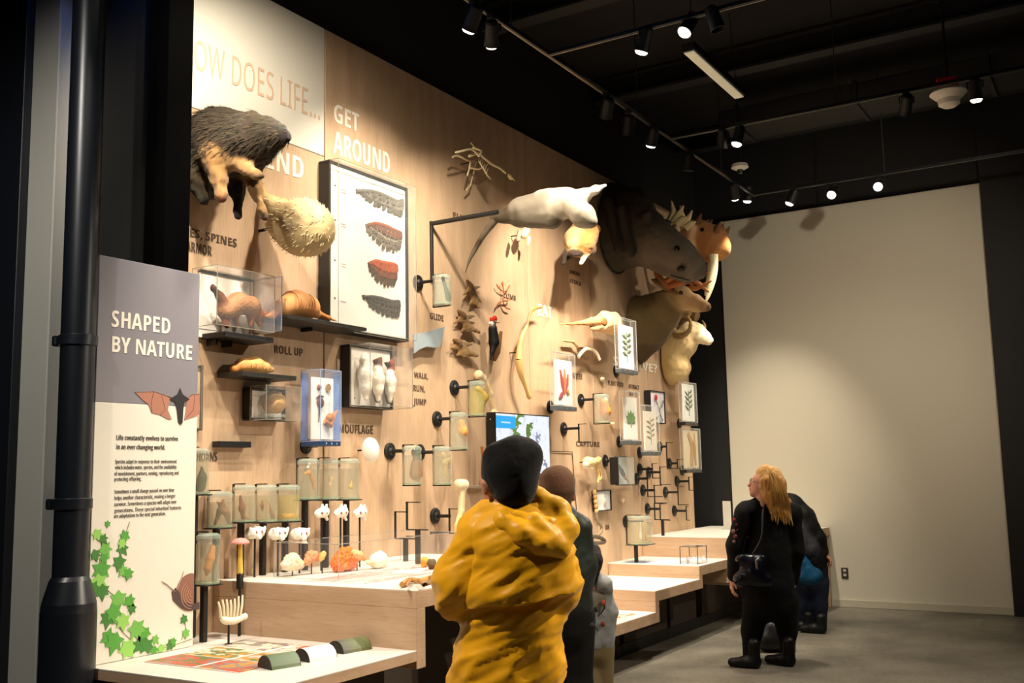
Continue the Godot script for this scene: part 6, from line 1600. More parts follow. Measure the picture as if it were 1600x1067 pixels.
	t = thing("tiny_case", "tiny clear case with thin dark legs over the salt crystals", "display case", g)
	part(bx(g + Vector3(0, 0.16, 0), Vector3(0.24, 0.008, 0.18), 0.001), "glass_top", pane("5f6660", 0.5), t)
	for q: Array in [[-1, -1], [1, -1], [1, 1], [-1, 1]]: part(bx(g + Vector3(q[0] * 0.117, 0.08, q[1] * 0.087), Vector3(0.006, 0.16, 0.006), 0.0), "leg", mat("3a3836", 0.4), t)
	# little acrylic sign stand on the tallest step
	var sg: Vector3 = Vector3(11.237, 0.885, 0.454)
	sg.y = 0.8855
	t = thing("sign_stand", "small grey acrylic sign stand on the tallest step by the pale wall", "sign", sg)
	part(bx(sg + Vector3(0, 0.16, 0), Vector3(0.012, 0.31, 0.11), 0.002, null, Basis(Vector3.UP, -0.35)), "plate", mat("c6c4ba", 0.4), t)
	part(bx(sg + Vector3(0, 0.004, 0), Vector3(0.09, 0.007, 0.12), 0.001, null, Basis(Vector3.UP, -0.35)), "foot", mat("b0aea6", 0.4), t)

func graphic(called: String, label: String, lo: Vector3, hi: Vector3, sd: int, cols: Array) -> void:
	var im := Image.create(192, 96, false, Image.FORMAT_RGB8)
	var n := FastNoiseLite.new()
	n.seed = sd; n.frequency = 0.03
	for y in 96:
		for x in 192:
			var cell := int(x / 64.0) + (3 if y > 52 else 0)
			var v := n.get_noise_2d(x, y) + n.get_noise_2d(x * 3 + 50, y * 3) * 0.4
			var c := Color(cols[cell % cols.size()])
			if v > 0.12: c = Color(cols[(cell + 1) % cols.size()])
			elif v < -0.2: c = Color(cols[(cell + 3) % cols.size()])
			if y > 49 and y < 53 or (x % 64) < 2: c = Color("ece8e0")
			if y > 78 and (y / 3) % 2 == 0 and (x % 64) > 10 and (x % 64) < 50: c = c.lerp(Color("7a746c"), 0.5)
			im.set_pixel(x, y, c)
	var m := StandardMaterial3D.new()
	m.albedo_texture = ImageTexture.create_from_image(im); m.roughness = 0.5
	var mb := MB.new()
	var a := Vector3(lo.x, lo.y, lo.z)
	mb.box(Vector3((lo.x + hi.x) / 2, lo.y + 0.001, (lo.z + hi.z) / 2), Vector3(hi.x - lo.x, 0.002, hi.z - lo.z), 0.0)
	single(mb, called, m, label, "print", "printed pictures on the bench")

# ---------------------------------------------------------------- mounted animals
func trophies() -> void:
	var t: Node3D
	var mb: MB
	# boar
	t = thing("boar", "dark hairy wild boar mounted high on the wall at the left, legs dangling", "stuffed animal", Vector3(3.92, 3.201, 0.032))
	mb = sdf([
		[Vector3(3.92, 3.423, 0.058), Vector3(3.92, 3.454, 0.198), 0.2, 0.2, "2e2619", 1.0],
		[Vector3(3.92, 3.309, 0.061), Vector3(3.92, 3.242, 0.126), 0.15, 0.1, "372e20", 1.0],
		[Vector3(3.92, 3.454, 0.198), Vector3(3.92, 3.426, 0.401), 0.19, 0.16, "2a2217", 1.0],
		[Vector3(3.92, 3.426, 0.401), Vector3(3.92, 3.435, 0.548), 0.15, 0.1, "241d14", 1.0],
		[Vector3(3.92, 3.435, 0.548), Vector3(3.92, 3.417, 0.659), 0.09, 0.045, "1d1712", 1.0],
		[Vector3(3.92, 3.417, 0.659), Vector3(3.92, 3.395, 0.697), 0.042, 0.026, "171210", 1.0],
		[Vector3(3.92, 3.374, 0.427), Vector3(3.92, 3.389, 0.597), 0.1, 0.05, "2a2117", 1.0],
		[Vector3(3.82, 3.303, 0.098), Vector3(3.82, 3.229, 0.136), 0.11, 0.07, "3a3122", 1.0],
		[Vector3(3.82, 3.229, 0.136), Vector3(3.82, 3.125, 0.175), 0.065, 0.028, "2b2218", 1.0],
		[Vector3(3.82, 3.125, 0.175), Vector3(3.82, 3.105, 0.186), 0.028, 0.02, "15110d", 1.0],
		[Vector3(4.0, 3.336, 0.227), Vector3(4.0, 3.183, 0.25), 0.08, 0.038, "2e2518", 1.0],
		[Vector3(4.0, 3.183, 0.25), Vector3(4.0, 3.053, 0.258), 0.03, 0.017, "231b13", 1.0],
		[Vector3(4.0, 3.053, 0.258), Vector3(4.0, 3.03, 0.269), 0.016, 0.013, "15110d", 1.0],
		[Vector3(3.8, 3.325, 0.288), Vector3(3.8, 3.198, 0.321), 0.08, 0.042, "80603a", 1.0],
		[Vector3(3.8, 3.198, 0.321), Vector3(3.8, 3.107, 0.338), 0.036, 0.026, "907048", 1.0],
		[Vector3(3.8, 3.107, 0.338), Vector3(3.8, 3.083, 0.348), 0.022, 0.018, "6e3a26", 1.0],
		[Vector3(4.02, 3.298, 0.339), Vector3(4.02, 3.174, 0.376), 0.06, 0.032, "84643e", 1.0],
		[Vector3(4.02, 3.174, 0.376), Vector3(4.02, 3.034, 0.433), 0.026, 0.016, "886840", 1.0],
		[Vector3(4.02, 3.034, 0.433), Vector3(4.02, 3.005, 0.453), 0.016, 0.013, "3a2a1c", 1.0],
		[Vector3(3.84, 3.322, 0.368), Vector3(3.86, 3.245, 0.469), 0.055, 0.03, "8a6a44", 1.0],
		[Vector3(3.86, 3.245, 0.469), Vector3(3.88, 3.204, 0.537), 0.026, 0.018, "907048", 1.0],
		[Vector3(3.88, 3.204, 0.537), Vector3(3.88, 3.189, 0.562), 0.018, 0.01, "4a3524", 1.0],
		[Vector3(3.86, 3.515, 0.513), Vector3(3.85, 3.55, 0.522), 0.035, 0.016, "30271b", 1.0],
		[Vector3(3.98, 3.515, 0.513), Vector3(3.99, 3.55, 0.522), 0.035, 0.016, "30271b", 1.0]], 0.0125, 0.045)
	mb.disp = 0.0118; mb.freq = 26.0; mb.stretch = Vector3(1.0, 0.5, 1.0)
	flat_back(mb)
	part(mb, "body", vmat(0.9, 0.3), t)
	# bristles
	var rng := RandomNumberGenerator.new()
	rng.seed = 21
	var src := mb.mesh(Vector3.ZERO).surface_get_arrays(0)
	var sv: PackedVector3Array = src[Mesh.ARRAY_VERTEX]
	var sn: PackedVector3Array = src[Mesh.ARRAY_NORMAL]
	var br := MB.new()
	for k in 5200:
		var j := rng.randi() % sv.size()
		var p := sv[j]
		if p.y < 3.315: continue
		var d := (sn[j] * 0.45 + Vector3(0, -0.25, -0.75) + Vector3(rng.randf_range(-0.2, 0.2), rng.randf_range(-0.2, 0.2), 0)).normalized()
		var s := d.cross(sn[j]).normalized() * 0.0022
		br.col = lin(["2c2418", "3a3022", "1e1812", "4a3e2a"][rng.randi() % 4])
		var a := br.p(p - s); br.p(p + s); br.p(p + d * rng.randf_range(0.03, 0.065) + sn[j] * 0.004)
		br.tri(a, a + 1, a + 2)
	var bo := part(br, "bristles", vmat(0.85), t)
	bo.set_meta("kind", "stuff")
	mb = MB.new()
	mb.ball(Vector3(3.845, 3.463, 0.572), Vector3.ONE * 0.011, Basis(), 10, 6)
	part(mb, "eye", mat("0a0808", 0.1), t)
	# puffer fish
	t = thing("puffer_fish", "pale spiny puffer fish mounted below the boar", "stuffed fish", Vector3(4.42, 2.924, 0.188))
	mb = sdf([
		[Vector3(4.42, 3.082, 0.249), Vector3(4.42, 3.047, 0.353), 0.13, 0.165, "a8926a", 1.0],
		[Vector3(4.42, 3.047, 0.353), Vector3(4.42, 3.018, 0.414), 0.165, 0.15, "b29c72", 1.0],
		[Vector3(4.42, 3.057, 0.414), Vector3(4.42, 3.071, 0.454), 0.1, 0.09, "a8926a", 1.0],
		[Vector3(4.42, 3.008, 0.435), Vector3(4.42, 2.978, 0.48), 0.06, 0.05, "b59468", 1.0],
		[Vector3(4.42, 3.071, 0.454), Vector3(4.42, 3.06, 0.5), 0.07, 0.055, "a88a5e", 1.0],
		[Vector3(4.34, 3.015, 0.384), Vector3(4.32, 2.992, 0.44), 0.07, 0.04, "b59468", 1.0],
		[Vector3(4.42, 3.119, 0.212), Vector3(4.42, 3.231, 0.105), 0.1, 0.045, "b39c70", 1.0],
		[Vector3(4.42, 3.231, 0.105), Vector3(4.42, 3.299, 0.034), 0.04, 0.022, "aa9064", 1.0],
		[Vector3(4.42, 3.299, 0.034), Vector3(4.42, 3.343, -0.011), 0.02, 0.045, "b98f60", 3.0],
		[Vector3(4.42, 3.202, 0.185), Vector3(4.42, 3.24, 0.2), 0.03, 0.016, "b8945c", 2.0]], 0.011, 0.04)
	mb.disp = 0.0025; mb.freq = 30
	flat_back(mb)
	part(mb, "body", vmat(0.55), t)
	src = mb.mesh(Vector3.ZERO).surface_get_arrays(0)
	sv = src[Mesh.ARRAY_VERTEX]
	sn = src[Mesh.ARRAY_NORMAL]
	br = MB.new()
	for k in 420:
		var j := rng.randi() % sv.size()
		var d := (sn[j] + Vector3(0, 0, -0.9)).normalized()
		br.tube([sv[j], sv[j] + d * 0.02], [0.0028, 0.0005], 4)
	bo = part(br, "spines", mat("d4c294", 0.5), t)
	bo.set_meta("kind", "stuff")
	mb = MB.new()
	mb.ball(Vector3(4.305, 2.992, 0.44), Vector3(0.02, 0.032, 0.032), Basis(), 14, 8)
	part(mb, "eye", mat("c79a5c", 0.2), t)
	part(tb([Vector3(4.42, 3.075, 0.291), Vector3(4.42, 3.075, 0.291) * Vector3(1, 1, 0)], 0.01, 8), "pin", mat("141414"), t)
	# ray
	t = thing("mounted_ray", "big grey and white ray with a whip tail on the angled pipe", "stuffed fish", Vector3(6.4, 3.424, 0.56))
	mb = sdf([
		[Vector3(6.4, 3.496, 0.539), Vector3(6.4, 3.501, 0.703), 0.055, 0.1, "51483a", 1.0],
		[Vector3(6.4, 3.521, 0.704), Vector3(6.4, 3.523, 0.941), 0.1, 0.11, "8a8172", 1.0],
		[Vector3(6.4, 3.465, 0.685), Vector3(6.4, 3.423, 0.959), 0.075, 0.085, "6c6455", 1.0],
		[Vector3(6.4, 3.559, 0.898), Vector3(6.4, 3.549, 1.081), 0.085, 0.085, "d8cdb8", 1.0],
		[Vector3(6.4, 3.494, 0.94), Vector3(6.4, 3.498, 1.101), 0.1, 0.1, "b0a693", 1.0],
		[Vector3(6.4, 3.517, 1.101), Vector3(6.4, 3.504, 1.18), 0.085, 0.085, "a89e8b", 1.0],
		[Vector3(6.4, 3.532, 1.128), Vector3(6.4, 3.551, 1.244), 0.06, 0.042, "ede4d2", 1.0],
		[Vector3(6.4, 3.551, 1.244), Vector3(6.4, 3.572, 1.322), 0.04, 0.03, "f4ecde", 1.0],
		[Vector3(6.4, 3.572, 1.322), Vector3(6.43, 3.603, 1.39), 0.028, 0.012, "fbf4ea", 1.0],
		[Vector3(6.35, 3.459, 1.163), Vector3(6.3, 3.367, 1.274), 0.075, 0.085, "a29886", 1.0],
		[Vector3(6.3, 3.367, 1.274), Vector3(6.3, 3.321, 1.329), 0.085, 0.05, "989080", 1.0],
		[Vector3(6.33, 3.399, 1.187), Vector3(6.3, 3.318, 1.288), 0.04, 0.022, "3a3429", 1.0],
		[Vector3(6.4, 3.51, 0.516), Vector3(6.4, 3.489, 0.458), 0.045, 0.03, "4e4538", 1.0],
		[Vector3(6.46, 3.551, 0.574), Vector3(6.5, 3.577, 0.688), 0.05, 0.04, "474033", 1.0],
		[Vector3(6.54, 3.598, 0.899), Vector3(6.58, 3.596, 1.088), 0.05, 0.045, "7c7360", 1.0],
		[Vector3(6.58, 3.596, 1.088), Vector3(6.6, 3.599, 1.156), 0.04, 0.018, "5a503f", 1.0]], 0.012, 0.03)
	mb.disp = 0.0034; mb.freq = 14
	flat_back(mb)
	part(mb, "body", vmat(0.5), t)
	mb = tb(smooth([Vector3(6.4, 3.518, 0.528), Vector3(6.4, 3.465, 0.452), Vector3(6.4, 3.373, 0.357), Vector3(6.4, 3.274, 0.279), Vector3(6.4, 3.191, 0.224), Vector3(6.4, 3.105, 0.187)], 4), [0.04, 0.036, 0.034, 0.032, 0.03, 0.028, 0.026, 0.024, 0.022, 0.021, 0.02, 0.019, 0.018, 0.016, 0.014, 0.012, 0.01, 0.008, 0.006, 0.005, 0.004], 8)
	mb.disp = 0.0025; mb.freq = 40
	part(mb, "whip_tail", mat("5c5040", 0.6), t)
	# orange bird of prey
	t = thing("mounted_raptor", "rust and cream mounted bird with dark tail feathers, left of the rhinoceros neck", "stuffed bird", Vector3(7.989, 3.401, 0.35))
	mb = sdf([
		[Vector3(8.048, 3.76, 0.35), Vector3(8.095, 3.716, 0.35), 0.06, 0.13, "a05a26", 1.0],
		[Vector3(8.095, 3.716, 0.35), Vector3(8.002, 3.621, 0.35), 0.13, 0.14, "ac7640", 1.0],
		[Vector3(8.201, 3.778, 0.35), Vector3(8.359, 3.809, 0.35), 0.07, 0.04, "a87438", 1.0],
		[Vector3(7.942, 3.645, 0.35), Vector3(7.853, 3.57, 0.35), 0.1, 0.05, "c0a06c", 1.0],
		[Vector3(8.089, 3.613, 0.35), Vector3(8.215, 3.6, 0.35), 0.1, 0.06, "b4844c", 1.0],
		[Vector3(8.012, 3.789, 0.35), Vector3(8.051, 3.82, 0.35), 0.04, 0.02, "ead9b8", 1.0],
		[Vector3(7.903, 3.603, 0.35), Vector3(7.881, 3.5, 0.3), 0.05, 0.04, "2c2016", 1.0],
		[Vector3(7.881, 3.5, 0.3), Vector3(7.78, 3.39, 0.3), 0.04, 0.014, "2a1e15", 1.0],
		[Vector3(7.798, 3.477, 0.37), Vector3(8.132, 3.536, 0.41), 0.03, 0.02, "33251a", 1.0],
		[Vector3(8.023, 3.5, 0.4), Vector3(7.931, 3.409, 0.4), 0.026, 0.018, "e6c898", 1.0]], 0.012, 0.035)
	mb.disp = 0.0067; mb.freq = 30
	flat_back(mb)
	part(mb, "body", vmat(0.8, 0.2), t)
	part(tb([Vector3(8.004, 3.657, 0.35), Vector3(8.679, 3.833, 0.0)], 0.01, 8), "pin", mat("141414"), t)
	# rhinoceros head
	t = thing("rhinoceros_head", "huge dark grey rhinoceros head and neck mounted on the wall", "mounted head", Vector3(9.45, 3.541, -0.039))
	mb = sdf([
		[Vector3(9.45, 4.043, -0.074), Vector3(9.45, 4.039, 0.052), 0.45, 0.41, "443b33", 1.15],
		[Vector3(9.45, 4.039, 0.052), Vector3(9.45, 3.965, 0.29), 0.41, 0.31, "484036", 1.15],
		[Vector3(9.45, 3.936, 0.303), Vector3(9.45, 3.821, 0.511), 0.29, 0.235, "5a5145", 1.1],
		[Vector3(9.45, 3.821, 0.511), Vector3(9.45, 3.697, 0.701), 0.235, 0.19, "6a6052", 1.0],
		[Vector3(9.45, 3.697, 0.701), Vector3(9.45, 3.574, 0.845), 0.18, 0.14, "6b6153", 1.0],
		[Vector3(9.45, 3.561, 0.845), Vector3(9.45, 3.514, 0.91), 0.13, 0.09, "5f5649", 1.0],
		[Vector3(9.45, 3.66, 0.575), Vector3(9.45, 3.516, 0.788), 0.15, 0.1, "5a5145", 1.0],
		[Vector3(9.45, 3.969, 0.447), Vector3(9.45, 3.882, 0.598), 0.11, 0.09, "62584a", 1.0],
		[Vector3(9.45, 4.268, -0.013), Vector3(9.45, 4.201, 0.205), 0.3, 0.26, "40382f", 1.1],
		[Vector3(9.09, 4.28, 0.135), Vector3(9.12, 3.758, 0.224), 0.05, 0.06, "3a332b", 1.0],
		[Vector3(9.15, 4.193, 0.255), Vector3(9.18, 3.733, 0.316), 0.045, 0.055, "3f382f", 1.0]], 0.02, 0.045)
	mb.disp = 0.012; mb.freq = 9
	flat_back(mb)
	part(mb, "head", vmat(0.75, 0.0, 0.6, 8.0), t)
	for s: float in [-1.0, 1.0]:
		mb = MB.new()
		var eb := Vector3(s * 0.2, 0, 0)
		mb.tube([Vector3(9.45, 3.996, 0.448) + eb * 0.8, Vector3(9.45, 4.073, 0.472) + eb, Vector3(9.45, 4.114, 0.509) + eb * 1.2, Vector3(9.45, 4.129, 0.545) + eb * 1.3], [0.035, 0.06, 0.05, 0.008], 12, Vector3(0.7, 1, 1))
		part(mb, "ear", mat("2a241e", 0.8), t)
	mb = MB.new()
	mb.ball(Vector3(9.28, 3.733, 0.771), Vector3.ONE * 0.03, Basis(), 12, 8)
	part(mb, "eye", mat("0c0a09", 0.15), t)
	mb = MB.new()
	mb.ball(Vector3(9.295, 3.528, 0.796), Vector3(0.02, 0.03, 0.045), Basis(), 12, 8); mb.ball(Vector3(9.605, 3.528, 0.796), Vector3(0.02, 0.03, 0.045), Basis(), 12, 8)
	part(mb, "nostril", mat("120e0c", 0.5), t)
	part(tb([Vector3(9.29, 3.477, 0.689), Vector3(9.29, 3.44, 0.782), Vector3(9.29, 3.402, 0.888)], [0.006, 0.009, 0.005], 6), "mouth_line", mat("191411", 0.7), t)
	# tusked brown head beyond it
	t = thing("tusked_head", "brown tusked head with pointed ears, rightmost of the big mounted heads", "mounted head", Vector3(10.62, 3.973, 0.13))
	mb = sdf([
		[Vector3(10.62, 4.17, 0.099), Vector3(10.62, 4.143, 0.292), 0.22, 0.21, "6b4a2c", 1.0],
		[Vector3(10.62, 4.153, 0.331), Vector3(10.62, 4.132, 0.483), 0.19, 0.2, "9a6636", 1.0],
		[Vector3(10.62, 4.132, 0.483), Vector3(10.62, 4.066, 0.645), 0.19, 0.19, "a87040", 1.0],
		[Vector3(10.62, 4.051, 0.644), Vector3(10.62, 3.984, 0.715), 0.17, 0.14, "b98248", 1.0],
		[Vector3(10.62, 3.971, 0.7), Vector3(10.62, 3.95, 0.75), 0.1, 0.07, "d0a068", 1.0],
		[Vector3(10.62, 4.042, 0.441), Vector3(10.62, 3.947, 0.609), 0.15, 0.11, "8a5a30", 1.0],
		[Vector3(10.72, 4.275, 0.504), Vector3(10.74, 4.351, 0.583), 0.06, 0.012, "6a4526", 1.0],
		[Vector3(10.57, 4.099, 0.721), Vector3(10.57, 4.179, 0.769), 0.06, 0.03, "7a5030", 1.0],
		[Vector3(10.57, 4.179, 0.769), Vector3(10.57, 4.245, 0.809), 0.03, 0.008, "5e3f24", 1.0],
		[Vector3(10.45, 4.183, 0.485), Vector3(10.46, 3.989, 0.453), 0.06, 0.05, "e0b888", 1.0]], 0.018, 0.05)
	mb.disp = 0.0059; mb.freq = 14
	flat_back(mb)
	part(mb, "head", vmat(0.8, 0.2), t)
	for s: float in [-1.0, 1.0]:
		part(tb([Vector3(10.62, 4.085, 0.713) + Vector3(s * 0.1, 0, 0), Vector3(10.62, 4.165, 0.761) + Vector3(s * 0.13, 0, 0), Vector3(10.62, 4.251, 0.817) + Vector3(s * 0.14, 0, 0)], [0.05, 0.035, 0.004], 10), "ear", mat("7a4e2c", 0.8), t)
		part(tb([Vector3(10.62, 4.229, 0.517) + Vector3(s * 0.12, 0, 0), Vector3(10.62, 4.297, 0.558) + Vector3(s * 0.15, 0, 0), Vector3(10.62, 4.363, 0.606) + Vector3(s * 0.17, 0, 0)], [0.05, 0.035, 0.004], 10), "ear", mat("6a4526", 0.8), t)
	part(tb(smooth([Vector3(10.47, 3.885, 0.714), Vector3(10.47, 3.73, 0.707), Vector3(10.47, 3.557, 0.67), Vector3(10.47, 3.373, 0.602)], 4), [0.05, 0.05, 0.05, 0.049, 0.048, 0.046, 0.044, 0.042, 0.038, 0.033, 0.027, 0.018, 0.008], 12), "tusk", mat("efe0b6", 0.35), t)
	part(tb(smooth([Vector3(10.77, 3.955, 0.583), Vector3(10.77, 3.809, 0.577), Vector3(10.77, 3.653, 0.539), Vector3(10.77, 3.498, 0.486)], 4), [0.05, 0.05, 0.05, 0.049, 0.048, 0.046, 0.044, 0.042, 0.038, 0.033, 0.027, 0.018, 0.008], 12), "tusk", mat("efe0b6", 0.35), t)
	mb = MB.new()
	mb.ball(Vector3(10.45, 4.173, 0.605), Vector3.ONE * 0.026, Basis(), 12, 8)
	part(mb, "eye", mat("140d08", 0.15), t)
	# elk
	t = thing("elk_head", "brown-necked elk head with antlers mounted below the rhinoceros", "mounted head", Vector3(9.98, 2.757, 0.016))
	mb = sdf([
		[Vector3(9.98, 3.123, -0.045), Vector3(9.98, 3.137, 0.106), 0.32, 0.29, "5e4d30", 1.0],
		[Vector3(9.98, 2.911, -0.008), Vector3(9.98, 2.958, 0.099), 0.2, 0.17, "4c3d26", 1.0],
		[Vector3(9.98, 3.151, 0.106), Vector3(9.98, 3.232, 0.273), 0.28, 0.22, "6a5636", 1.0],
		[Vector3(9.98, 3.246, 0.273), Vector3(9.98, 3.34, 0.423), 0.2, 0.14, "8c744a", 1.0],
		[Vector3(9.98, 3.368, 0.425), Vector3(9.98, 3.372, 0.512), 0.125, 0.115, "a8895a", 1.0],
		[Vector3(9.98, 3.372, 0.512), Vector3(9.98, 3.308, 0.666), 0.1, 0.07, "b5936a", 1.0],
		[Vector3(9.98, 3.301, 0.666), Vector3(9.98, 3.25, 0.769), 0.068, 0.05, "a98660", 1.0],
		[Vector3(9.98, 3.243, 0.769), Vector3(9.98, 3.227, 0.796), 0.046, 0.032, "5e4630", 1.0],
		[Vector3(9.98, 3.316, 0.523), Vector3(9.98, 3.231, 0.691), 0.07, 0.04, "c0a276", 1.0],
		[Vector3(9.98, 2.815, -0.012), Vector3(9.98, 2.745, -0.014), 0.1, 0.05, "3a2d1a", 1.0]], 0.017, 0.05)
	mb.disp = 0.0092; mb.freq = 13; mb.stretch = Vector3(1, 0.6, 1)
	flat_back(mb)
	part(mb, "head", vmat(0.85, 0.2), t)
	mb = MB.new()
	mb.ball(Vector3(9.87, 3.395, 0.556), Vector3.ONE * 0.022, Basis(), 12, 8)
	part(mb, "eye", mat("0c0806", 0.15), t)
	for s: float in [-1.0, 1.0]:
		mb = MB.new()
		mb.tube([Vector3(9.98, 3.443, 0.428) + Vector3(s * 0.09, 0, 0), Vector3(9.98, 3.49, 0.379) + Vector3(s * 0.16, 0, 0), Vector3(9.98, 3.531, 0.322) + Vector3(s * 0.22, 0, 0), Vector3(9.98, 3.549, 0.286) + Vector3(s * 0.25, 0, 0)], [0.025, 0.045, 0.035, 0.005], 10, Vector3(1, 1, 0.6))
		part(mb, "ear", mat("7a6038", 0.8), t)
	for s: float in [-1.0, 1.0]:
		mb = MB.new()
		var o := Vector3(s * 0.1, 0, 0)
		var e := Vector3(s * 0.11, 0, 0)
		mb.col = lin("8a5530")
		mb.tube(smooth([Vector3(9.98, 3.441, 0.449) + o, Vector3(9.98, 3.591, 0.346) + o * 2.0, Vector3(9.98, 3.842, 0.283) + e, Vector3(9.98, 4.097, 0.368) + e * 1.1], 4), [0.045, 0.042, 0.04, 0.038, 0.036, 0.034, 0.032, 0.032, 0.032, 0.034, 0.036, 0.038, 0.04], 8)
		mb.col = lin("a8683a")
		for l: Array in [[Vector3(9.98, 3.522, 0.402), Vector3(9.98, 3.586, 0.564), Vector3(9.98, 3.644, 0.759)], [Vector3(9.98, 3.477, 0.429), Vector3(9.98, 3.484, 0.617), Vector3(9.98, 3.547, 0.776)], [Vector3(9.98, 3.586, 0.564), Vector3(9.98, 3.521, 0.647), Vector3(9.98, 3.429, 0.742)], [Vector3(9.98, 3.66, 0.349), Vector3(9.98, 3.675, 0.51), Vector3(9.98, 3.723, 0.67)]]:
			mb.tube([l[0] + o * 1.4, l[1] + o * 2.0, l[2] + o * 2.2], [0.034, 0.03, 0.008], 8)
		mb.col = lin("d8c290")
		for l: Array in [[Vector3(9.98, 4.097, 0.368), Vector3(9.98, 4.165, 0.481), Vector3(9.98, 4.137, 0.574)], [Vector3(9.98, 4.128, 0.443), Vector3(9.98, 4.263, 0.522), Vector3(9.98, 4.386, 0.498)], [Vector3(9.98, 4.161, 0.503), Vector3(9.98, 4.234, 0.578), Vector3(9.98, 4.316, 0.633)], [Vector3(9.98, 4.141, 0.545), Vector3(9.98, 4.179, 0.619), Vector3(9.98, 4.185, 0.67)], [Vector3(9.98, 4.097, 0.368), Vector3(9.98, 4.229, 0.284), Vector3(9.98, 4.322, 0.183)]]:
			mb.tube([l[0] + e * 1.1, l[1] + e * 1.15, l[2] + e * 1.1], [0.045, 0.034, 0.008], 8)
		part(mb, "antler", vmat(0.6), t)
	# ram
	t = thing("ram_head", "cream ram head and neck with a big curled horn, lowest of the mounted heads", "mounted head", Vector3(10.75, 2.567, 0.015))
	mb = sdf([
		[Vector3(10.75, 2.785, 0.032), Vector3(10.75, 2.708, 0.076), 0.2, 0.19, "d2b67e", 1.0],
		[Vector3(10.75, 2.708, 0.076), Vector3(10.75, 2.615, 0.056), 0.18, 0.07, "c4a66c", 1.0],
		[Vector3(10.75, 2.892, 0.068), Vector3(10.75, 2.991, 0.196), 0.2, 0.17, "d8bd86", 1.0],
		[Vector3(10.75, 2.991, 0.196), Vector3(10.75, 3.077, 0.292), 0.17, 0.13, "dcc392", 1.0],
		[Vector3(10.75, 3.114, 0.294), Vector3(10.75, 3.1, 0.37), 0.11, 0.095, "e4cfa4", 1.0],
		[Vector3(10.75, 3.092, 0.369), Vector3(10.75, 3.033, 0.472), 0.085, 0.06, "ecdcb8", 1.0],
		[Vector3(10.75, 3.025, 0.472), Vector3(10.75, 2.992, 0.523), 0.055, 0.035, "f0e2c6", 1.0],
		[Vector3(10.75, 3.04, 0.382), Vector3(10.75, 2.973, 0.5), 0.06, 0.035, "e6d4ae", 1.0],
		[Vector3(10.75, 2.967, 0.04), Vector3(10.75, 2.993, -0.006), 0.08, 0.06, "c8aa74", 1.0]], 0.016, 0.05)
	mb.disp = 0.0067; mb.freq = 16
	flat_back(mb)
	part(mb, "head", vmat(0.85, 0.25), t)
	var hc: Vector3 = Vector3(10.75, 3.159, 0.273)
	for s: float in [-1.0, 1.0]:
		var hp := []
		var hr := []
		for k in 33:
			var u := k / 32.0
			var an := lerpf(1.0, 1.0 + TAU * 0.96, u)
			var r := lerpf(0.135, 0.115, u)
			hp.append(hc + Vector3(s * (0.11 + 0.12 * u), sin(an) * r + 0.01, cos(an) * r))
			hr.append(lerpf(0.056, 0.012, pow(u, 1.3)) + 0.004 * sin(k * 2.4))
		mb = MB.new()
		mb.tube(hp, hr, 10)
		part(mb, "curled_horn", mat("94764a", 0.5), t)
		mb = MB.new()
		mb.ball(Vector3(10.75, 3.135, 0.379) + Vector3(s * 0.085, 0, 0), Vector3.ONE * 0.018, Basis(), 10, 6)
		part(mb, "eye", mat("1a120a", 0.15), t)

# ---------------------------------------------------------------- people
const CR := Vector3(0.523, 0, 0.852)      # to the photograph's right
const CF := Vector3(0.852, 0, -0.523)     # away from the camera
func head_bones(c: Vector3, fd: Vector3, skin: String, s := 1.0, lip := "a8605a") -> Array:
	var sd := fd.cross(Vector3.UP).normalized()
	var up := sd.cross(fd).normalized()
	return [[c + up * 0.03 * s - fd * 0.02 * s, c + up * 0.03 * s + fd * 0.012 * s, 0.084 * s, 0.082 * s, skin, 1.0],
		[c + up * 0.0 * s + fd * 0.03 * s, c - up * 0.055 * s + fd * 0.04 * s, 0.066 * s, 0.052 * s, skin, 1.0],
		[c - up * 0.06 * s + fd * 0.04 * s, c - up * 0.09 * s + fd * 0.062 * s, 0.05 * s, 0.03 * s, skin, 1.0],
		[c + up * 0.0 * s + fd * 0.09 * s, c - up * 0.035 * s + fd * 0.112 * s, 0.01 * s, 0.015 * s, skin, 1.0],
		[c - up * 0.06 * s + fd * 0.09 * s - sd * 0.014 * s, c - up * 0.06 * s + fd * 0.09 * s + sd * 0.014 * s, 0.011 * s, 0.011 * s, lip, 1.0],
		[c + up * 0.03 * s + fd * 0.078 * s - sd * 0.028 * s, c + up * 0.03 * s + fd * 0.078 * s + sd * 0.028 * s, 0.016 * s, 0.016 * s, skin, 1.0],
		[c + sd * 0.08 * s + up * 0.012 * s, c + sd * 0.078 * s - up * 0.022 * s, 0.018 * s, 0.012 * s, skin, 1.0],
		[c - sd * 0.08 * s + up * 0.012 * s, c - sd * 0.078 * s - up * 0.022 * s, 0.018 * s, 0.012 * s, skin, 1.0],
		[c - up * 0.05 * s - fd * 0.01 * s, c - up * 0.16 * s - fd * 0.03 * s, 0.055 * s, 0.058 * s, skin, 1.0]]
func eyes(to: Node, c: Vector3, fd: Vector3, s := 1.0) -> void:
	var sd := fd.cross(Vector3.UP).normalized()
	var up := sd.cross(fd).normalized()
	for q: float in [-1, 1]:
		var mb := MB.new()
		mb.ball(c + up * 0.008 * s + fd * 0.084 * s + sd * q * 0.031 * s, Vector3.ONE * 0.0125 * s, Basis(), 12, 8)
		mb.c.fill(lin("e8e0d6"))
		var at := c + up * 0.008 * s + fd * 0.0905 * s + sd * q * 0.031 * s
		mb.col = lin("2a1c14")
		mb.ball(at, Vector3.ONE * 0.007 * s, Basis(), 8, 6)
		part(mb, "eye", vmat(0.15), to)
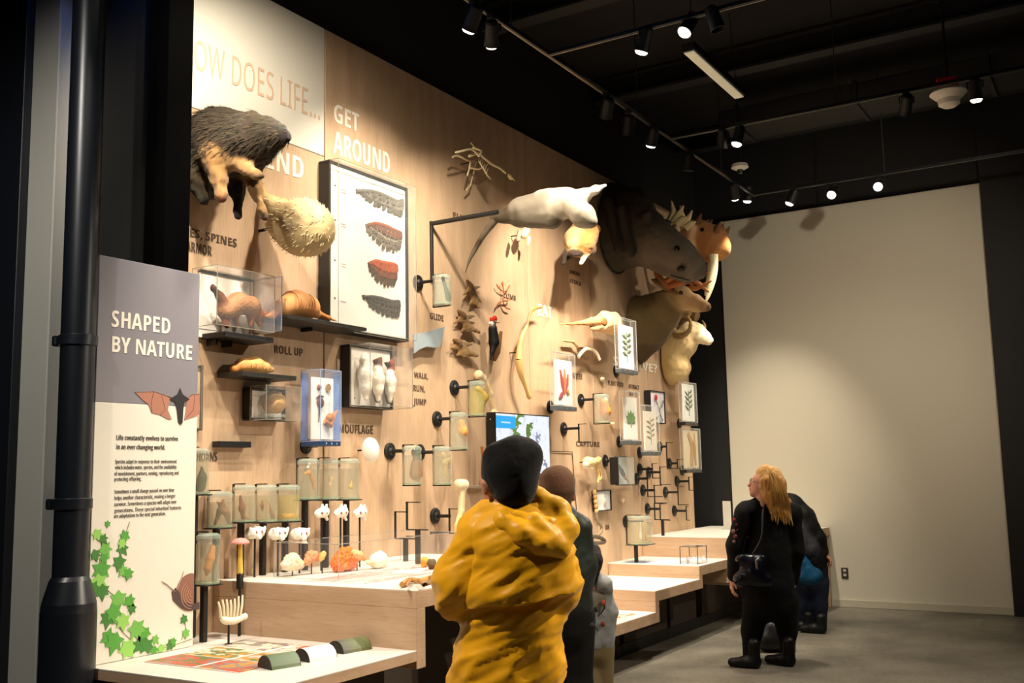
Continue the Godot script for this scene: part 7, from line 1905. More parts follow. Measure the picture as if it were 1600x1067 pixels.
# a hand: palm, four bent fingers of different lengths and a thumb from the side of the palm
func hand_bones(w: Vector3, d: Vector3, pn: Vector3, thumb: float, skin: String, s := 1.0) -> Array:
	d = d.normalized()
	var sd := d.cross(pn).normalized() * thumb
	pn = sd.cross(d).normalized() * thumb
	var o := [[w, w + d * 0.04 * s, 0.024 * s, 0.026 * s, skin, 1.0], [w + d * 0.03 * s - sd * 0.018 * s, w + d * 0.08 * s - sd * 0.024 * s, 0.015 * s, 0.014 * s, skin, 1.0], [w + d * 0.03 * s + sd * 0.018 * s, w + d * 0.085 * s + sd * 0.022 * s, 0.016 * s, 0.014 * s, skin, 1.0], [w + d * 0.03 * s, w + d * 0.088 * s, 0.016 * s, 0.015 * s, skin, 1.0]]
	for k in 4:
		var a := w + d * (0.083 - 0.004 * absf(k - 1.2)) * s + sd * (0.03 - 0.02 * k) * s
		var l: float = [0.036, 0.042, 0.038, 0.029][k] * s
		var b := a + (d * 0.92 + pn * 0.35 + sd * (0.12 - 0.08 * k)).normalized() * l
		var c := b + (d * 0.62 + pn * 0.78).normalized() * l * 0.7
		var e := c + (d * 0.2 + pn * 0.97).normalized() * l * 0.5
		o.append([a, b, 0.0092 * s, 0.0085 * s, skin, 1.0]); o.append([b, c, 0.0085 * s, 0.0078 * s, skin, 1.0]); o.append([c, e, 0.0078 * s, 0.0065 * s, skin, 1.0])
	var ta := w + d * 0.02 * s + sd * 0.022 * s
	var tm := ta + (d * 0.6 + sd * 0.75 + pn * 0.25).normalized() * 0.045 * s
	o.append([ta, tm, 0.013 * s, 0.0105 * s, skin, 1.0]); o.append([tm, tm + (d * 0.85 + sd * 0.25 + pn * 0.4).normalized() * 0.032 * s, 0.01 * s, 0.0075 * s, skin, 1.0])
	return o
func shoe(to: Node, heel: Vector3, d: Vector3, col: String, s := 1.0, ankle := 0.1, called := "shoe") -> void:
	var h := Vector3(heel.x, 0.045 * s, heel.z)
	var mb := sdf([[h, h + d * 0.07 * s, 0.042 * s, 0.044 * s, col, 1.0], [h + d * 0.07 * s, h + d * 0.18 * s - Vector3(0, 0.008 * s, 0), 0.044 * s, 0.034 * s, col, 1.0], [h, h + Vector3(0, ankle, 0), 0.044 * s, 0.046 * s, col, 1.0]], 0.008, 0.03)
	for k in mb.v.size(): mb.v[k].y = maxf(mb.v[k].y, 0.006)
	part(mb, called, vmat(0.45), to)

func people() -> void:
	person_raincoat()
	person_dark_jacket()
	child()
	woman()
	leaning_person()

func person_raincoat() -> void:
	var fd := (CF * 0.8 - CR * 0.6).normalized()
	var base: Vector3 = Vector3(3.436, 1.549, 2.383)
	base.y = 0.0
	var t := thing("person", "person in a yellow hooded raincoat and black beanie, arms crossed, seen from behind", "person", base)
	var skin := "b98468"
	var hc: Vector3 = Vector3(3.414, 1.519, 2.36)
	var body := sdf([
		[Vector3(3.448, 1.417, 2.369), Vector3(3.473, 1.217, 2.361), 0.08, 0.12, "7d5f4c", 1.0],
		[Vector3(3.473, 1.217, 2.361), Vector3(3.516, 0.718, 2.308), 0.13, 0.13, "2a2a30", 1.0],
		[Vector3(3.48, 0.645, 2.231), Vector3(3.515, 0.346, 2.215), 0.085, 0.06, "2a2a30", 1.0],
		[Vector3(3.515, 0.346, 2.215), Vector3(3.546, 0.059, 2.195), 0.058, 0.045, "2a2a30", 1.0],
		[Vector3(3.609, 0.63, 2.342), Vector3(3.636, 0.327, 2.312), 0.085, 0.06, "2a2a30", 1.0],
		[Vector3(3.636, 0.327, 2.312), Vector3(3.662, 0.037, 2.283), 0.058, 0.045, "2a2a30", 1.0],
		[Vector3(3.418, 1.306, 2.293), Vector3(3.387, 1.133, 2.199), 0.05, 0.045, "7d5f4c", 1.0],
		[Vector3(3.387, 1.133, 2.199), Vector3(3.608, 1.06, 2.157), 0.042, 0.035, "7d5f4c", 1.0],
		[Vector3(3.53, 1.302, 2.476), Vector3(3.578, 1.108, 2.507), 0.05, 0.045, "7d5f4c", 1.0],
		[Vector3(3.578, 1.108, 2.507), Vector3(3.709, 1.044, 2.28), 0.042, 0.035, "7d5f4c", 1.0]], 0.016, 0.03)
	body = sdf(head_bones(hc, fd, skin), 0.006, 0.018, Vector3(1, 0, 0), body)
	body = sdf(hand_bones(Vector3(3.619, 1.058, 2.156), CR * 0.85 + Vector3(0, 0.25, 0) + CF * 0.3, -CF, 1.0, skin), 0.0035, 0.008, Vector3(1, 0, 0), body)
	body = sdf(hand_bones(Vector3(3.715, 1.042, 2.271), CR * -0.85 + Vector3(0, 0.2, 0) + CF * 0.3, -CF, -1.0, skin), 0.0035, 0.008, Vector3(1, 0, 0), body)
	part(body, "body", vmat(0.6), t)
	eyes(t, hc, fd)
	var mb := sdf([
		[Vector3(3.464, 1.302, 2.368), Vector3(3.489, 1.092, 2.357), 0.165, 0.185, "e3a312", 1.12],
		[Vector3(3.489, 1.092, 2.357), Vector3(3.505, 0.818, 2.315), 0.19, 0.205, "e3a312", 1.12],
		[Vector3(3.505, 0.818, 2.315), Vector3(3.506, 0.644, 2.274), 0.205, 0.215, "e3a312", 1.1],
		[Vector3(3.506, 0.644, 2.274), Vector3(3.525, 0.432, 2.252), 0.215, 0.235, "e3a312", 1.1],
		[Vector3(3.403, 1.354, 2.28), Vector3(3.524, 1.359, 2.481), 0.08, 0.095, "e3a312", 1.0],
		[Vector3(3.401, 1.307, 2.266), Vector3(3.356, 1.153, 2.193), 0.092, 0.09, "e3a312", 1.0],
		[Vector3(3.356, 1.153, 2.193), Vector3(3.374, 1.106, 2.171), 0.09, 0.085, "e3a312", 1.0],
		[Vector3(3.374, 1.106, 2.171), Vector3(3.592, 1.051, 2.148), 0.085, 0.066, "e3a312", 1.0],
		[Vector3(3.532, 1.302, 2.48), Vector3(3.571, 1.126, 2.5), 0.1, 0.092, "e3a312", 1.0],
		[Vector3(3.571, 1.126, 2.5), Vector3(3.695, 1.045, 2.277), 0.09, 0.066, "e3a312", 1.0],
		[Vector3(3.423, 1.403, 2.325), Vector3(3.504, 1.399, 2.458), 0.07, 0.085, "e3a312", 1.0]], 0.0125, 0.05, CF)
	mb.disp = 0.017; mb.freq = 3.6; mb.stretch = Vector3(0.7, 2.4, 1.0); mb.ridged = true
	mb.rot = Basis(CR, Vector3.UP, -CF).inverse() * Basis(CF, 0.42)
	var ym := vmat(0.42, 0.15)
	part(mb, "raincoat", ym, t)
	# back yoke flap that ends in a loose lower edge
	mb = sdf([
		[Vector3(3.455, 1.302, 2.383), Vector3(3.479, 1.106, 2.373), 0.172, 0.207, "e3a312", 1.1],
		[Vector3(3.479, 1.106, 2.373), Vector3(3.487, 1.019, 2.365), 0.207, 0.21, "e3a312", 1.1],
		[Vector3(3.396, 1.325, 2.329), Vector3(3.481, 1.329, 2.47), 0.09, 0.11, "e3a312", 1.0],
		[Vector3(3.491, 1.292, 2.497), Vector3(3.536, 1.142, 2.514), 0.09, 0.092, "e3a312", 1.0]], 0.0125, 0.05, CF)
	var y0: Vector3 = Vector3(3.247, 1.067, 2.342)
	var y1: Vector3 = Vector3(3.422, 1.105, 2.637)
	for k in mb.v.size():
		var u := (mb.v[k] - y0).dot(CR) / (y1 - y0).dot(CR)
		mb.v[k].y = maxf(mb.v[k].y, lerpf(y0.y, y1.y, u) + 0.006 * sin(u * 9.0))
	mb.disp = 0.014; mb.freq = 3.6; mb.stretch = Vector3(0.7, 2.4, 1.0); mb.ridged = true
	mb.rot = Basis(CR, Vector3.UP, -CF).inverse() * Basis(CF, 0.42)
	part(mb, "yoke_flap", ym, t)
	mb = sdf([
		[Vector3(3.445, 1.416, 2.287), Vector3(3.465, 1.463, 2.371), 0.034, 0.04, "e6a814", 1.0],
		[Vector3(3.465, 1.463, 2.371), Vector3(3.489, 1.465, 2.469), 0.04, 0.046, "e6a814", 1.0],
		[Vector3(3.489, 1.465, 2.469), Vector3(3.518, 1.419, 2.543), 0.046, 0.05, "e6a814", 1.0],
		[Vector3(3.518, 1.419, 2.543), Vector3(3.516, 1.351, 2.582), 0.05, 0.05, "e6a814", 1.0],
		[Vector3(3.516, 1.351, 2.582), Vector3(3.463, 1.286, 2.575), 0.05, 0.046, "e6a814", 1.0],
		[Vector3(3.463, 1.286, 2.575), Vector3(3.394, 1.3, 2.542), 0.046, 0.042, "e6a814", 1.0],
		[Vector3(3.394, 1.3, 2.542), Vector3(3.351, 1.34, 2.482), 0.042, 0.042, "e3a312", 1.0],
		[Vector3(3.351, 1.34, 2.482), Vector3(3.346, 1.387, 2.408), 0.042, 0.04, "e3a312", 1.0],
		[Vector3(3.346, 1.387, 2.408), Vector3(3.411, 1.418, 2.309), 0.04, 0.036, "e3a312", 1.0],
		[Vector3(3.444, 1.417, 2.383), Vector3(3.49, 1.386, 2.489), 0.055, 0.07, "dfa010", 1.0],
		[Vector3(3.482, 1.381, 2.494), Vector3(3.472, 1.338, 2.544), 0.07, 0.055, "dfa010", 1.0],
		[Vector3(3.394, 1.404, 2.414), Vector3(3.404, 1.346, 2.493), 0.05, 0.055, "dfa010", 1.0],
		[Vector3(3.364, 1.406, 2.404), Vector3(3.354, 1.354, 2.471), 0.03, 0.03, "e3a312", 1.0],
		[Vector3(3.397, 1.39, 2.512), Vector3(3.42, 1.322, 2.572), 0.03, 0.03, "e3a312", 1.0]], 0.009, 0.022)
	mb.disp = 0.004; mb.freq = 9; mb.stretch = Vector3(1, 2.0, 1)
	part(mb, "hood", ym, t)
	mb = sdf([
		[Vector3(3.416, 1.571, 2.395), Vector3(3.419, 1.583, 2.403), 0.103, 0.106, "0b0a0b", 1.0],
		[Vector3(3.419, 1.583, 2.403), Vector3(3.432, 1.627, 2.434), 0.1, 0.082, "0b0a0b", 1.0],
		[Vector3(3.431, 1.635, 2.435), Vector3(3.447, 1.639, 2.463), 0.072, 0.05, "0b0a0b", 1.0],
		[Vector3(3.417, 1.561, 2.394), Vector3(3.406, 1.512, 2.421), 0.106, 0.085, "0b0a0b", 1.0],
		[Vector3(3.381, 1.637, 2.354), Vector3(3.412, 1.653, 2.408), 0.05, 0.05, "0b0a0b", 1.0]], 0.008, 0.03)
	mb.disp = 0.0017; mb.freq = 40
	part(mb, "beanie", vmat(0.95, 0.2), t)
	mb = sdf([
		[Vector3(3.523, 0.643, 2.302), Vector3(3.531, 0.569, 2.296), 0.17, 0.16, "24242a", 1.0],
		[Vector3(3.482, 0.62, 2.229), Vector3(3.515, 0.346, 2.215), 0.1, 0.075, "24242a", 1.0],
		[Vector3(3.515, 0.346, 2.215), Vector3(3.548, 0.041, 2.193), 0.075, 0.062, "24242a", 1.0],
		[Vector3(3.611, 0.605, 2.34), Vector3(3.636, 0.327, 2.312), 0.1, 0.075, "24242a", 1.0],
		[Vector3(3.636, 0.327, 2.312), Vector3(3.664, 0.019, 2.282), 0.075, 0.062, "24242a", 1.0]], 0.016, 0.03)
	part(mb, "trousers", vmat(0.8), t)
	var f1: Vector3 = Vector3(3.547, 0.046, 2.194)
	var f2: Vector3 = Vector3(3.663, 0.024, 2.282)
	shoe(t, f1 - fd * 0.03, fd, "2c2a2a"); shoe(t, f2 - fd * 0.03, fd, "2c2a2a")
	mb = sdf([
		[Vector3(3.352, 1.112, 2.138), Vector3(3.386, 1.103, 2.132), 0.026, 0.028, "20222c", 1.0]], 0.008, 0.01)
	part(mb, "dark_cuff", vmat(0.7), t)

func person_dark_jacket() -> void:
	var fd := (CF * 0.9 - CR * 0.43).normalized()
	var base: Vector3 = Vector3(4.955, 1.538, 1.773)
	base.y = 0.0
	var t := thing("person", "person with short brown hair in a dark grey-green jacket, standing behind the yellow raincoat", "person", base)
	var skin := "b27c62"
	var hc: Vector3 = Vector3(4.954, 1.462, 1.752)
	var body := sdf([
		[Vector3(4.967, 1.35, 1.745), Vector3(4.995, 1.175, 1.748), 0.07, 0.1, "1c2420", 1.0],
		[Vector3(4.995, 1.175, 1.748), Vector3(5.034, 0.86, 1.734), 0.12, 0.12, "17171a", 1.0],
		[Vector3(5.004, 0.792, 1.668), Vector3(5.042, 0.408, 1.636), 0.08, 0.055, "17171a", 1.0],
		[Vector3(5.042, 0.408, 1.636), Vector3(5.076, 0.031, 1.598), 0.055, 0.04, "17171a", 1.0],
		[Vector3(5.081, 0.789, 1.794), Vector3(5.123, 0.405, 1.768), 0.08, 0.055, "17171a", 1.0],
		[Vector3(5.123, 0.405, 1.768), Vector3(5.164, 0.027, 1.742), 0.055, 0.04, "17171a", 1.0],
		[Vector3(4.927, 1.264, 1.66), Vector3(4.934, 1.055, 1.618), 0.045, 0.04, "1c2420", 1.0],
		[Vector3(4.934, 1.055, 1.618), Vector3(5.044, 0.87, 1.599), 0.038, 0.03, "1c2420", 1.0],
		[Vector3(5.042, 1.26, 1.846), Vector3(5.077, 1.05, 1.852), 0.045, 0.04, "1c2420", 1.0],
		[Vector3(5.077, 1.05, 1.852), Vector3(5.153, 0.855, 1.774), 0.038, 0.03, "1c2420", 1.0],
		[Vector3(4.935, 1.456, 1.661), Vector3(4.94, 1.424, 1.661), 0.02, 0.015, "c07a68", 1.0],
		[Vector3(5.028, 1.445, 1.811), Vector3(5.029, 1.414, 1.805), 0.02, 0.015, "c07a68", 1.0]], 0.016, 0.03)
	body = sdf(head_bones(hc, fd, skin, 0.98), 0.006, 0.018, Vector3(1, 0, 0), body)
	for s: Array in [[Vector3(5.045, 0.863, 1.598), 1.0], [Vector3(5.153, 0.845, 1.77), -1.0]]: body = sdf(hand_bones(s[0], Vector3(0, -0.9, 0) + CF * 0.3, CR * s[1], s[1], skin, 0.95), 0.004, 0.008, Vector3(1, 0, 0), body)
	part(body, "body", vmat(0.6), t)
	eyes(t, hc, fd)
	var mb := sdf([
		[Vector3(4.98, 1.238, 1.739), Vector3(5.013, 1.035, 1.743), 0.14, 0.155, "262c26", 1.2],
		[Vector3(5.013, 1.035, 1.743), Vector3(5.039, 0.843, 1.738), 0.155, 0.15, "222722", 1.2],
		[Vector3(4.929, 1.282, 1.667), Vector3(5.029, 1.278, 1.829), 0.065, 0.065, "2a302a", 1.0],
		[Vector3(4.932, 1.254, 1.665), Vector3(4.934, 1.055, 1.618), 0.068, 0.062, "262c26", 1.0],
		[Vector3(4.934, 1.055, 1.618), Vector3(5.039, 0.888, 1.594), 0.06, 0.05, "222722", 1.0],
		[Vector3(5.037, 1.25, 1.836), Vector3(5.073, 1.05, 1.846), 0.068, 0.062, "262c26", 1.0],
		[Vector3(5.073, 1.05, 1.846), Vector3(5.15, 0.87, 1.772), 0.06, 0.05, "222722", 1.0],
		[Vector3(4.948, 1.351, 1.715), Vector3(4.985, 1.349, 1.775), 0.055, 0.055, "161c22", 1.0]], 0.013, 0.04, CF)
	mb.disp = 0.0084; mb.freq = 8
	part(mb, "jacket", vmat(0.5, 0.1), t)
	mb = sdf([
		[Vector3(4.934, 1.504, 1.768), Vector3(4.943, 1.476, 1.758), 0.092, 0.094, "5c3d27", 1.0],
		[Vector3(4.918, 1.455, 1.779), Vector3(4.914, 1.407, 1.78), 0.086, 0.07, "4e3321", 1.0],
		[Vector3(4.95, 1.517, 1.759), Vector3(4.965, 1.518, 1.727), 0.088, 0.084, "64431f", 1.0]], 0.006, 0.02)
	mb.disp = 0.0017; mb.freq = 60
	part(mb, "hair", vmat(0.8, 0.2), t)
	mb = sdf([
		[Vector3(5.039, 0.825, 1.734), Vector3(5.048, 0.738, 1.727), 0.145, 0.135, "0f0f11", 1.0],
		[Vector3(5.006, 0.774, 1.667), Vector3(5.042, 0.408, 1.636), 0.095, 0.07, "0f0f11", 1.0],
		[Vector3(5.042, 0.408, 1.636), Vector3(5.076, 0.024, 1.597), 0.07, 0.055, "0f0f11", 1.0],
		[Vector3(5.083, 0.771, 1.793), Vector3(5.123, 0.405, 1.768), 0.095, 0.07, "0f0f11", 1.0],
		[Vector3(5.123, 0.405, 1.768), Vector3(5.165, 0.02, 1.741), 0.07, 0.055, "0f0f11", 1.0]], 0.016, 0.03)
	part(mb, "trousers", vmat(0.8), t)
	shoe(t, Vector3(5.076, 0.024, 1.597) - fd * 0.03, fd, "1a1817"); shoe(t, Vector3(5.165, 0.02, 1.741) - fd * 0.03, fd, "1a1817")

func child() -> void:
	var fd := (CF * 0.75 - CR * 0.66).normalized()
	var base: Vector3 = Vector3(5.596, 1.534, 1.661)
	base.y = 0.0
	var t := thing("person", "child with dark hair in a light grey patterned jacket and khaki trousers", "person", base)
	var skin := "b8846a"
	var hc: Vector3 = Vector3(5.619, 1.033, 1.575)
	var body := sdf([
		[Vector3(5.635, 0.936, 1.577), Vector3(5.659, 0.819, 1.587), 0.054, 0.075, "b0aca4", 1.0],
		[Vector3(5.659, 0.819, 1.587), Vector3(5.694, 0.549, 1.578), 0.096, 0.096, "8a8272", 1.0],
		[Vector3(5.681, 0.511, 1.548), Vector3(5.716, 0.201, 1.528), 0.064, 0.048, "8a7a58", 1.0],
		[Vector3(5.716, 0.201, 1.528), Vector3(5.749, -0.108, 1.505), 0.048, 0.037, "8a7a58", 1.0],
		[Vector3(5.722, 0.509, 1.614), Vector3(5.755, 0.2, 1.591), 0.064, 0.048, "8a7a58", 1.0],
		[Vector3(5.755, 0.2, 1.591), Vector3(5.788, -0.11, 1.569), 0.048, 0.037, "8a7a58", 1.0],
		[Vector3(5.625, 0.879, 1.545), Vector3(5.628, 0.705, 1.507), 0.037, 0.032, "b0aca4", 1.0],
		[Vector3(5.628, 0.705, 1.507), Vector3(5.7, 0.573, 1.496), 0.032, 0.026, "b0aca4", 1.0],
		[Vector3(5.682, 0.876, 1.638), Vector3(5.721, 0.721, 1.665), 0.037, 0.032, "b0aca4", 1.0],
		[Vector3(5.721, 0.721, 1.665), Vector3(5.773, 0.578, 1.618), 0.032, 0.026, "b0aca4", 1.0]], 0.014, 0.025)
	body = sdf(head_bones(hc, fd, skin, 0.92), 0.006, 0.018, Vector3(1, 0, 0), body)
	for s: Array in [[Vector3(5.697, 0.566, 1.498), 1.0], [Vector3(5.77, 0.567, 1.618), -1.0]]: body = sdf(hand_bones(s[0], Vector3(0, -0.9, 0) + CF * 0.3, CR * s[1], s[1], skin, 0.75), 0.004, 0.007, Vector3(1, 0, 0), body)
	part(body, "body", vmat(0.6), t)
	eyes(t, hc, fd, 0.82)
	var g := "9a9c9c"
	var mb := sdf([
		[Vector3(5.655, 0.858, 1.59), Vector3(5.682, 0.684, 1.592), 0.08, 0.102, "9a9c9c", 1.1],
		[Vector3(5.682, 0.684, 1.592), Vector3(5.696, 0.564, 1.585), 0.107, 0.116, "9a9c9c", 1.1],
		[Vector3(5.626, 0.867, 1.544), Vector3(5.629, 0.713, 1.511), 0.054, 0.051, "9a9c9c", 1.0],
		[Vector3(5.629, 0.713, 1.511), Vector3(5.698, 0.589, 1.498), 0.049, 0.043, "9a9c9c", 1.0],
		[Vector3(5.678, 0.873, 1.631), Vector3(5.719, 0.721, 1.662), 0.054, 0.054, "a2a4a4", 1.0],
		[Vector3(5.719, 0.721, 1.662), Vector3(5.773, 0.593, 1.622), 0.051, 0.045, "9a9c9c", 1.0],
		[Vector3(5.612, 0.921, 1.632), Vector3(5.643, 0.893, 1.676), 0.048, 0.048, "b0b0ae", 1.0],
		[Vector3(5.661, 0.891, 1.667), Vector3(5.679, 0.852, 1.686), 0.043, 0.028, "8a8c8c", 1.0]], 0.01, 0.03, CF)
	mb.disp = 0.0059; mb.freq = 14
	part(mb, "jacket", vmat(0.6, 0.2), t)
	mb = MB.new()
	for s: Array in [[Vector3(5.548, 0.817, 1.588), "9a4038", 0.013], [Vector3(5.605, 0.785, 1.686), "c25a40", 0.015], [Vector3(5.605, 0.661, 1.678), "9a4030", 0.013], [Vector3(4.757, 0.785, 2.042), "1e1c1e", 0.014], [Vector3(5.665, 0.691, 1.683), "b8583c", 0.01], [Vector3(5.572, 0.749, 1.646), "2a2a2c", 0.012]]:
		mb.col = lin(s[1])
		mb.ball(s[0], Vector3.ONE * s[2] + Vector3(0, 0.004, 0), Basis(), 10, 6)
	mb.col = lin("3a3a3c")
	for l: Array in [[Vector3(5.602, 0.717, 1.664), Vector3(5.612, 0.762, 1.691), Vector3(5.6, 0.793, 1.68)], [Vector3(5.569, 0.673, 1.611), Vector3(5.556, 0.727, 1.602), Vector3(5.569, 0.756, 1.631)], [Vector3(4.776, 0.762, 2.068), Vector3(4.761, 0.795, 2.052), Vector3(4.761, 0.827, 2.06)]]: mb.tube(smooth(l, 3), 0.005, 5)
	part(mb, "printed_motif", vmat(0.7), t)
	mb = sdf([
		[Vector3(5.6, 1.069, 1.586), Vector3(5.587, 1.04, 1.596), 0.088, 0.092, "1d140f", 1.0],
		[Vector3(5.574, 1.018, 1.607), Vector3(5.579, 0.935, 1.614), 0.084, 0.055, "1d140f", 1.0],
		[Vector3(5.598, 0.996, 1.563), Vector3(5.601, 0.919, 1.55), 0.06, 0.035, "1d140f", 1.0]], 0.007, 0.02)
	mb.disp = 0.0025; mb.freq = 40
	part(mb, "hair", vmat(0.6, 0.2), t)
	mb = sdf([
		[Vector3(5.698, 0.548, 1.584), Vector3(5.703, 0.494, 1.58), 0.105, 0.098, "8e7c58", 1.0],
		[Vector3(5.682, 0.503, 1.547), Vector3(5.716, 0.201, 1.528), 0.071, 0.059, "8e7c58", 1.0],
		[Vector3(5.716, 0.201, 1.528), Vector3(5.748, -0.101, 1.506), 0.059, 0.054, "8e7c58", 1.0],
		[Vector3(5.723, 0.501, 1.613), Vector3(5.755, 0.2, 1.591), 0.071, 0.059, "8e7c58", 1.0],
		[Vector3(5.755, 0.2, 1.591), Vector3(5.787, -0.102, 1.569), 0.059, 0.054, "8e7c58", 1.0]], 0.012, 0.025)
	part(mb, "trousers", vmat(0.8), t)
	shoe(t, Vector3(5.748, -0.116, 1.501) - fd * 0.02, fd, "3a3836", 0.8, 0.06); shoe(t, Vector3(5.791, -0.118, 1.571) - fd * 0.02, fd, "3a3836", 0.8, 0.06)

func woman() -> void:
	var fd := (CR * -0.88 + CF * 0.38 + Vector3(0, 0.3, 0)).normalized()
	var base: Vector3 = Vector3(8.132, 0.0, 1.851)
	var t := thing("person", "woman with long blond hair in black clothes, looking up at the wall", "person", base)
	var skin := "c8947c"
	var hc: Vector3 = Vector3(8.216, 1.428, 1.863)
	var body := sdf([
		[Vector3(8.246, 1.261, 1.871), Vector3(8.277, 0.951, 1.845), 0.08, 0.12, "0d0c0d", 1.0],
		[Vector3(8.277, 0.951, 1.845), Vector3(8.313, 0.589, 1.815), 0.13, 0.14, "0d0c0d", 1.0],
		[Vector3(8.266, 0.565, 1.732), Vector3(8.281, 0.255, 1.679), 0.08, 0.055, "0d0c0d", 1.0],
		[Vector3(8.281, 0.255, 1.679), Vector3(8.3, 0.001, 1.649), 0.055, 0.04, "0d0c0d", 1.0],
		[Vector3(8.392, 0.56, 1.937), Vector3(8.433, 0.249, 1.928), 0.085, 0.058, "0d0c0d", 1.0],
		[Vector3(8.433, 0.249, 1.928), Vector3(8.463, 0.006, 1.917), 0.058, 0.04, "0d0c0d", 1.0],
		[Vector3(8.153, 1.213, 1.707), Vector3(8.143, 0.93, 1.621), 0.045, 0.04, "0d0c0d", 1.0],
		[Vector3(8.143, 0.93, 1.621), Vector3(8.16, 0.698, 1.592), 0.038, 0.03, "0d0c0d", 1.0],
		[Vector3(8.363, 1.18, 2.043), Vector3(8.413, 0.894, 2.054), 0.045, 0.04, "0d0c0d", 1.0],
		[Vector3(8.413, 0.894, 2.054), Vector3(8.521, 0.651, 1.978), 0.038, 0.03, "0d0c0d", 1.0]], 0.016, 0.03)
	body = sdf(head_bones(hc, fd, skin, 1.0, "b06058"), 0.006, 0.016, Vector3(1, 0, 0), body)
	for s: Array in [[Vector3(8.162, 0.682, 1.591), 1.0], [Vector3(8.522, 0.635, 1.977), -1.0]]: body = sdf(hand_bones(s[0], Vector3(0, -0.9, 0) - CR * 0.2, CR * s[1], s[1], skin, 0.95), 0.004, 0.008, Vector3(1, 0, 0), body)
	part(body, "body", vmat(0.55), t)
	eyes(t, hc, fd)
	# glasses
	var sd := fd.cross(Vector3.UP).normalized()
	var up := sd.cross(fd).normalized()
	var mb := MB.new()
	for q: float in [-1, 1]:
		var ring := []
		for k in 17: ring.append(hc + fd * 0.106 + up * (0.008 + 0.02 * sin(TAU * k / 16)) + sd * (q * 0.034 + 0.024 * cos(TAU * k / 16)))
		mb.tube(ring, 0.002, 5)
		mb.tube([hc + fd * 0.104 + up * 0.012 + sd * q * 0.058, hc + fd * 0.02 + up * 0.012 + sd * q * 0.086], 0.002, 5)
	part(mb, "glasses", mat("6d3430", 0.4), t)
	mb = sdf([
		[Vector3(8.268, 1.096, 1.866), Vector3(8.287, 0.847, 1.836), 0.15, 0.185, "060606", 1.15],
		[Vector3(8.287, 0.847, 1.836), Vector3(8.308, 0.63, 1.818), 0.19, 0.215, "060606", 1.15],
		[Vector3(8.308, 0.63, 1.818), Vector3(8.321, 0.557, 1.821), 0.21, 0.205, "060606", 1.15],
		[Vector3(8.162, 1.229, 1.726), Vector3(8.355, 1.206, 2.036), 0.075, 0.085, "0b0a0b", 1.0],
		[Vector3(8.105, 1.205, 1.723), Vector3(8.095, 0.949, 1.644), 0.075, 0.068, "060606", 1.0],
		[Vector3(8.095, 0.949, 1.644), Vector3(8.113, 0.713, 1.615), 0.066, 0.058, "060606", 1.0],
		[Vector3(8.357, 1.18, 2.034), Vector3(8.405, 0.895, 2.041), 0.08, 0.07, "0b0a0b", 1.0],
		[Vector3(8.405, 0.895, 2.041), Vector3(8.518, 0.651, 1.973), 0.066, 0.056, "0b0a0b", 1.0],
		[Vector3(8.208, 1.284, 1.815), Vector3(8.283, 1.27, 1.934), 0.055, 0.055, "0b0a0b", 1.0]], 0.014, 0.045, CF)
	mb.disp = 0.0076; mb.freq = 7
	part(mb, "coat", vmat(0.85), t)
	# embroidery on sleeve and trouser leg
	mb = MB.new()
	var rng := RandomNumberGenerator.new()
	rng.seed = 3
	for s: Array in [[[Vector3(8.005, 1.159, 1.675), 0.022], [Vector3(8.02, 1.117, 1.689), 0.018], [Vector3(8.012, 1.067, 1.662), 0.025], [Vector3(8.024, 1.026, 1.672), 0.028], [Vector3(8.023, 0.985, 1.66), 0.02], [Vector3(8.027, 1.077, 1.69), 0.012]], [[Vector3(8.215, 0.264, 1.68), 0.018], [Vector3(8.214, 0.218, 1.668), 0.02], [Vector3(8.227, 0.146, 1.67), 0.016], [Vector3(8.238, 0.084, 1.674), 0.02], [Vector3(8.232, 0.033, 1.652), 0.014]]]:
		for e: Array in s:
			mb.col = lin(["8a2422", "7a3a32", "5a1c1c", "8a6a58"][rng.randi() % 4])
			mb.ball(e[0], Vector3(e[1], e[1] * 1.2, e[1]) * 0.6, Basis(), 10, 6)
	part(mb, "embroidery", vmat(0.7), t)
	# hair: a full mass with strands
	mb = sdf([
		[Vector3(8.239, 1.468, 1.911), Vector3(8.236, 1.437, 1.937), 0.09, 0.1, "b98a4c", 1.0],
		[Vector3(8.238, 1.416, 1.935), Vector3(8.235, 1.303, 1.961), 0.1, 0.085, "b3823f", 1.0],
		[Vector3(8.235, 1.303, 1.961), Vector3(8.237, 1.2, 1.997), 0.085, 0.05, "a8752f", 1.0],
		[Vector3(8.237, 1.2, 1.997), Vector3(8.249, 1.139, 2.021), 0.05, 0.02, "9c6a2a", 1.0],
		[Vector3(8.214, 1.531, 1.885), Vector3(8.243, 1.509, 1.928), 0.06, 0.075, "c99a58", 1.0],
		[Vector3(8.17, 1.341, 1.942), Vector3(8.164, 1.214, 1.958), 0.06, 0.035, "a8752f", 1.0],
		[Vector3(8.325, 1.284, 2.007), Vector3(8.332, 1.176, 2.03), 0.045, 0.022, "b08040", 1.0],
		[Vector3(8.193, 1.516, 1.848), Vector3(8.219, 1.531, 1.894), 0.035, 0.05, "cda062", 1.0],
		[Vector3(8.174, 1.459, 1.899), Vector3(8.172, 1.356, 1.91), 0.06, 0.05, "b98a4c", 1.0]], 0.008, 0.03)
	mb.disp = 0.0084; mb.freq = 22; mb.stretch = Vector3(1.6, 0.25, 1.6)
	part(mb, "hair", vmat(0.5, 0.3), t)
	mb = MB.new()
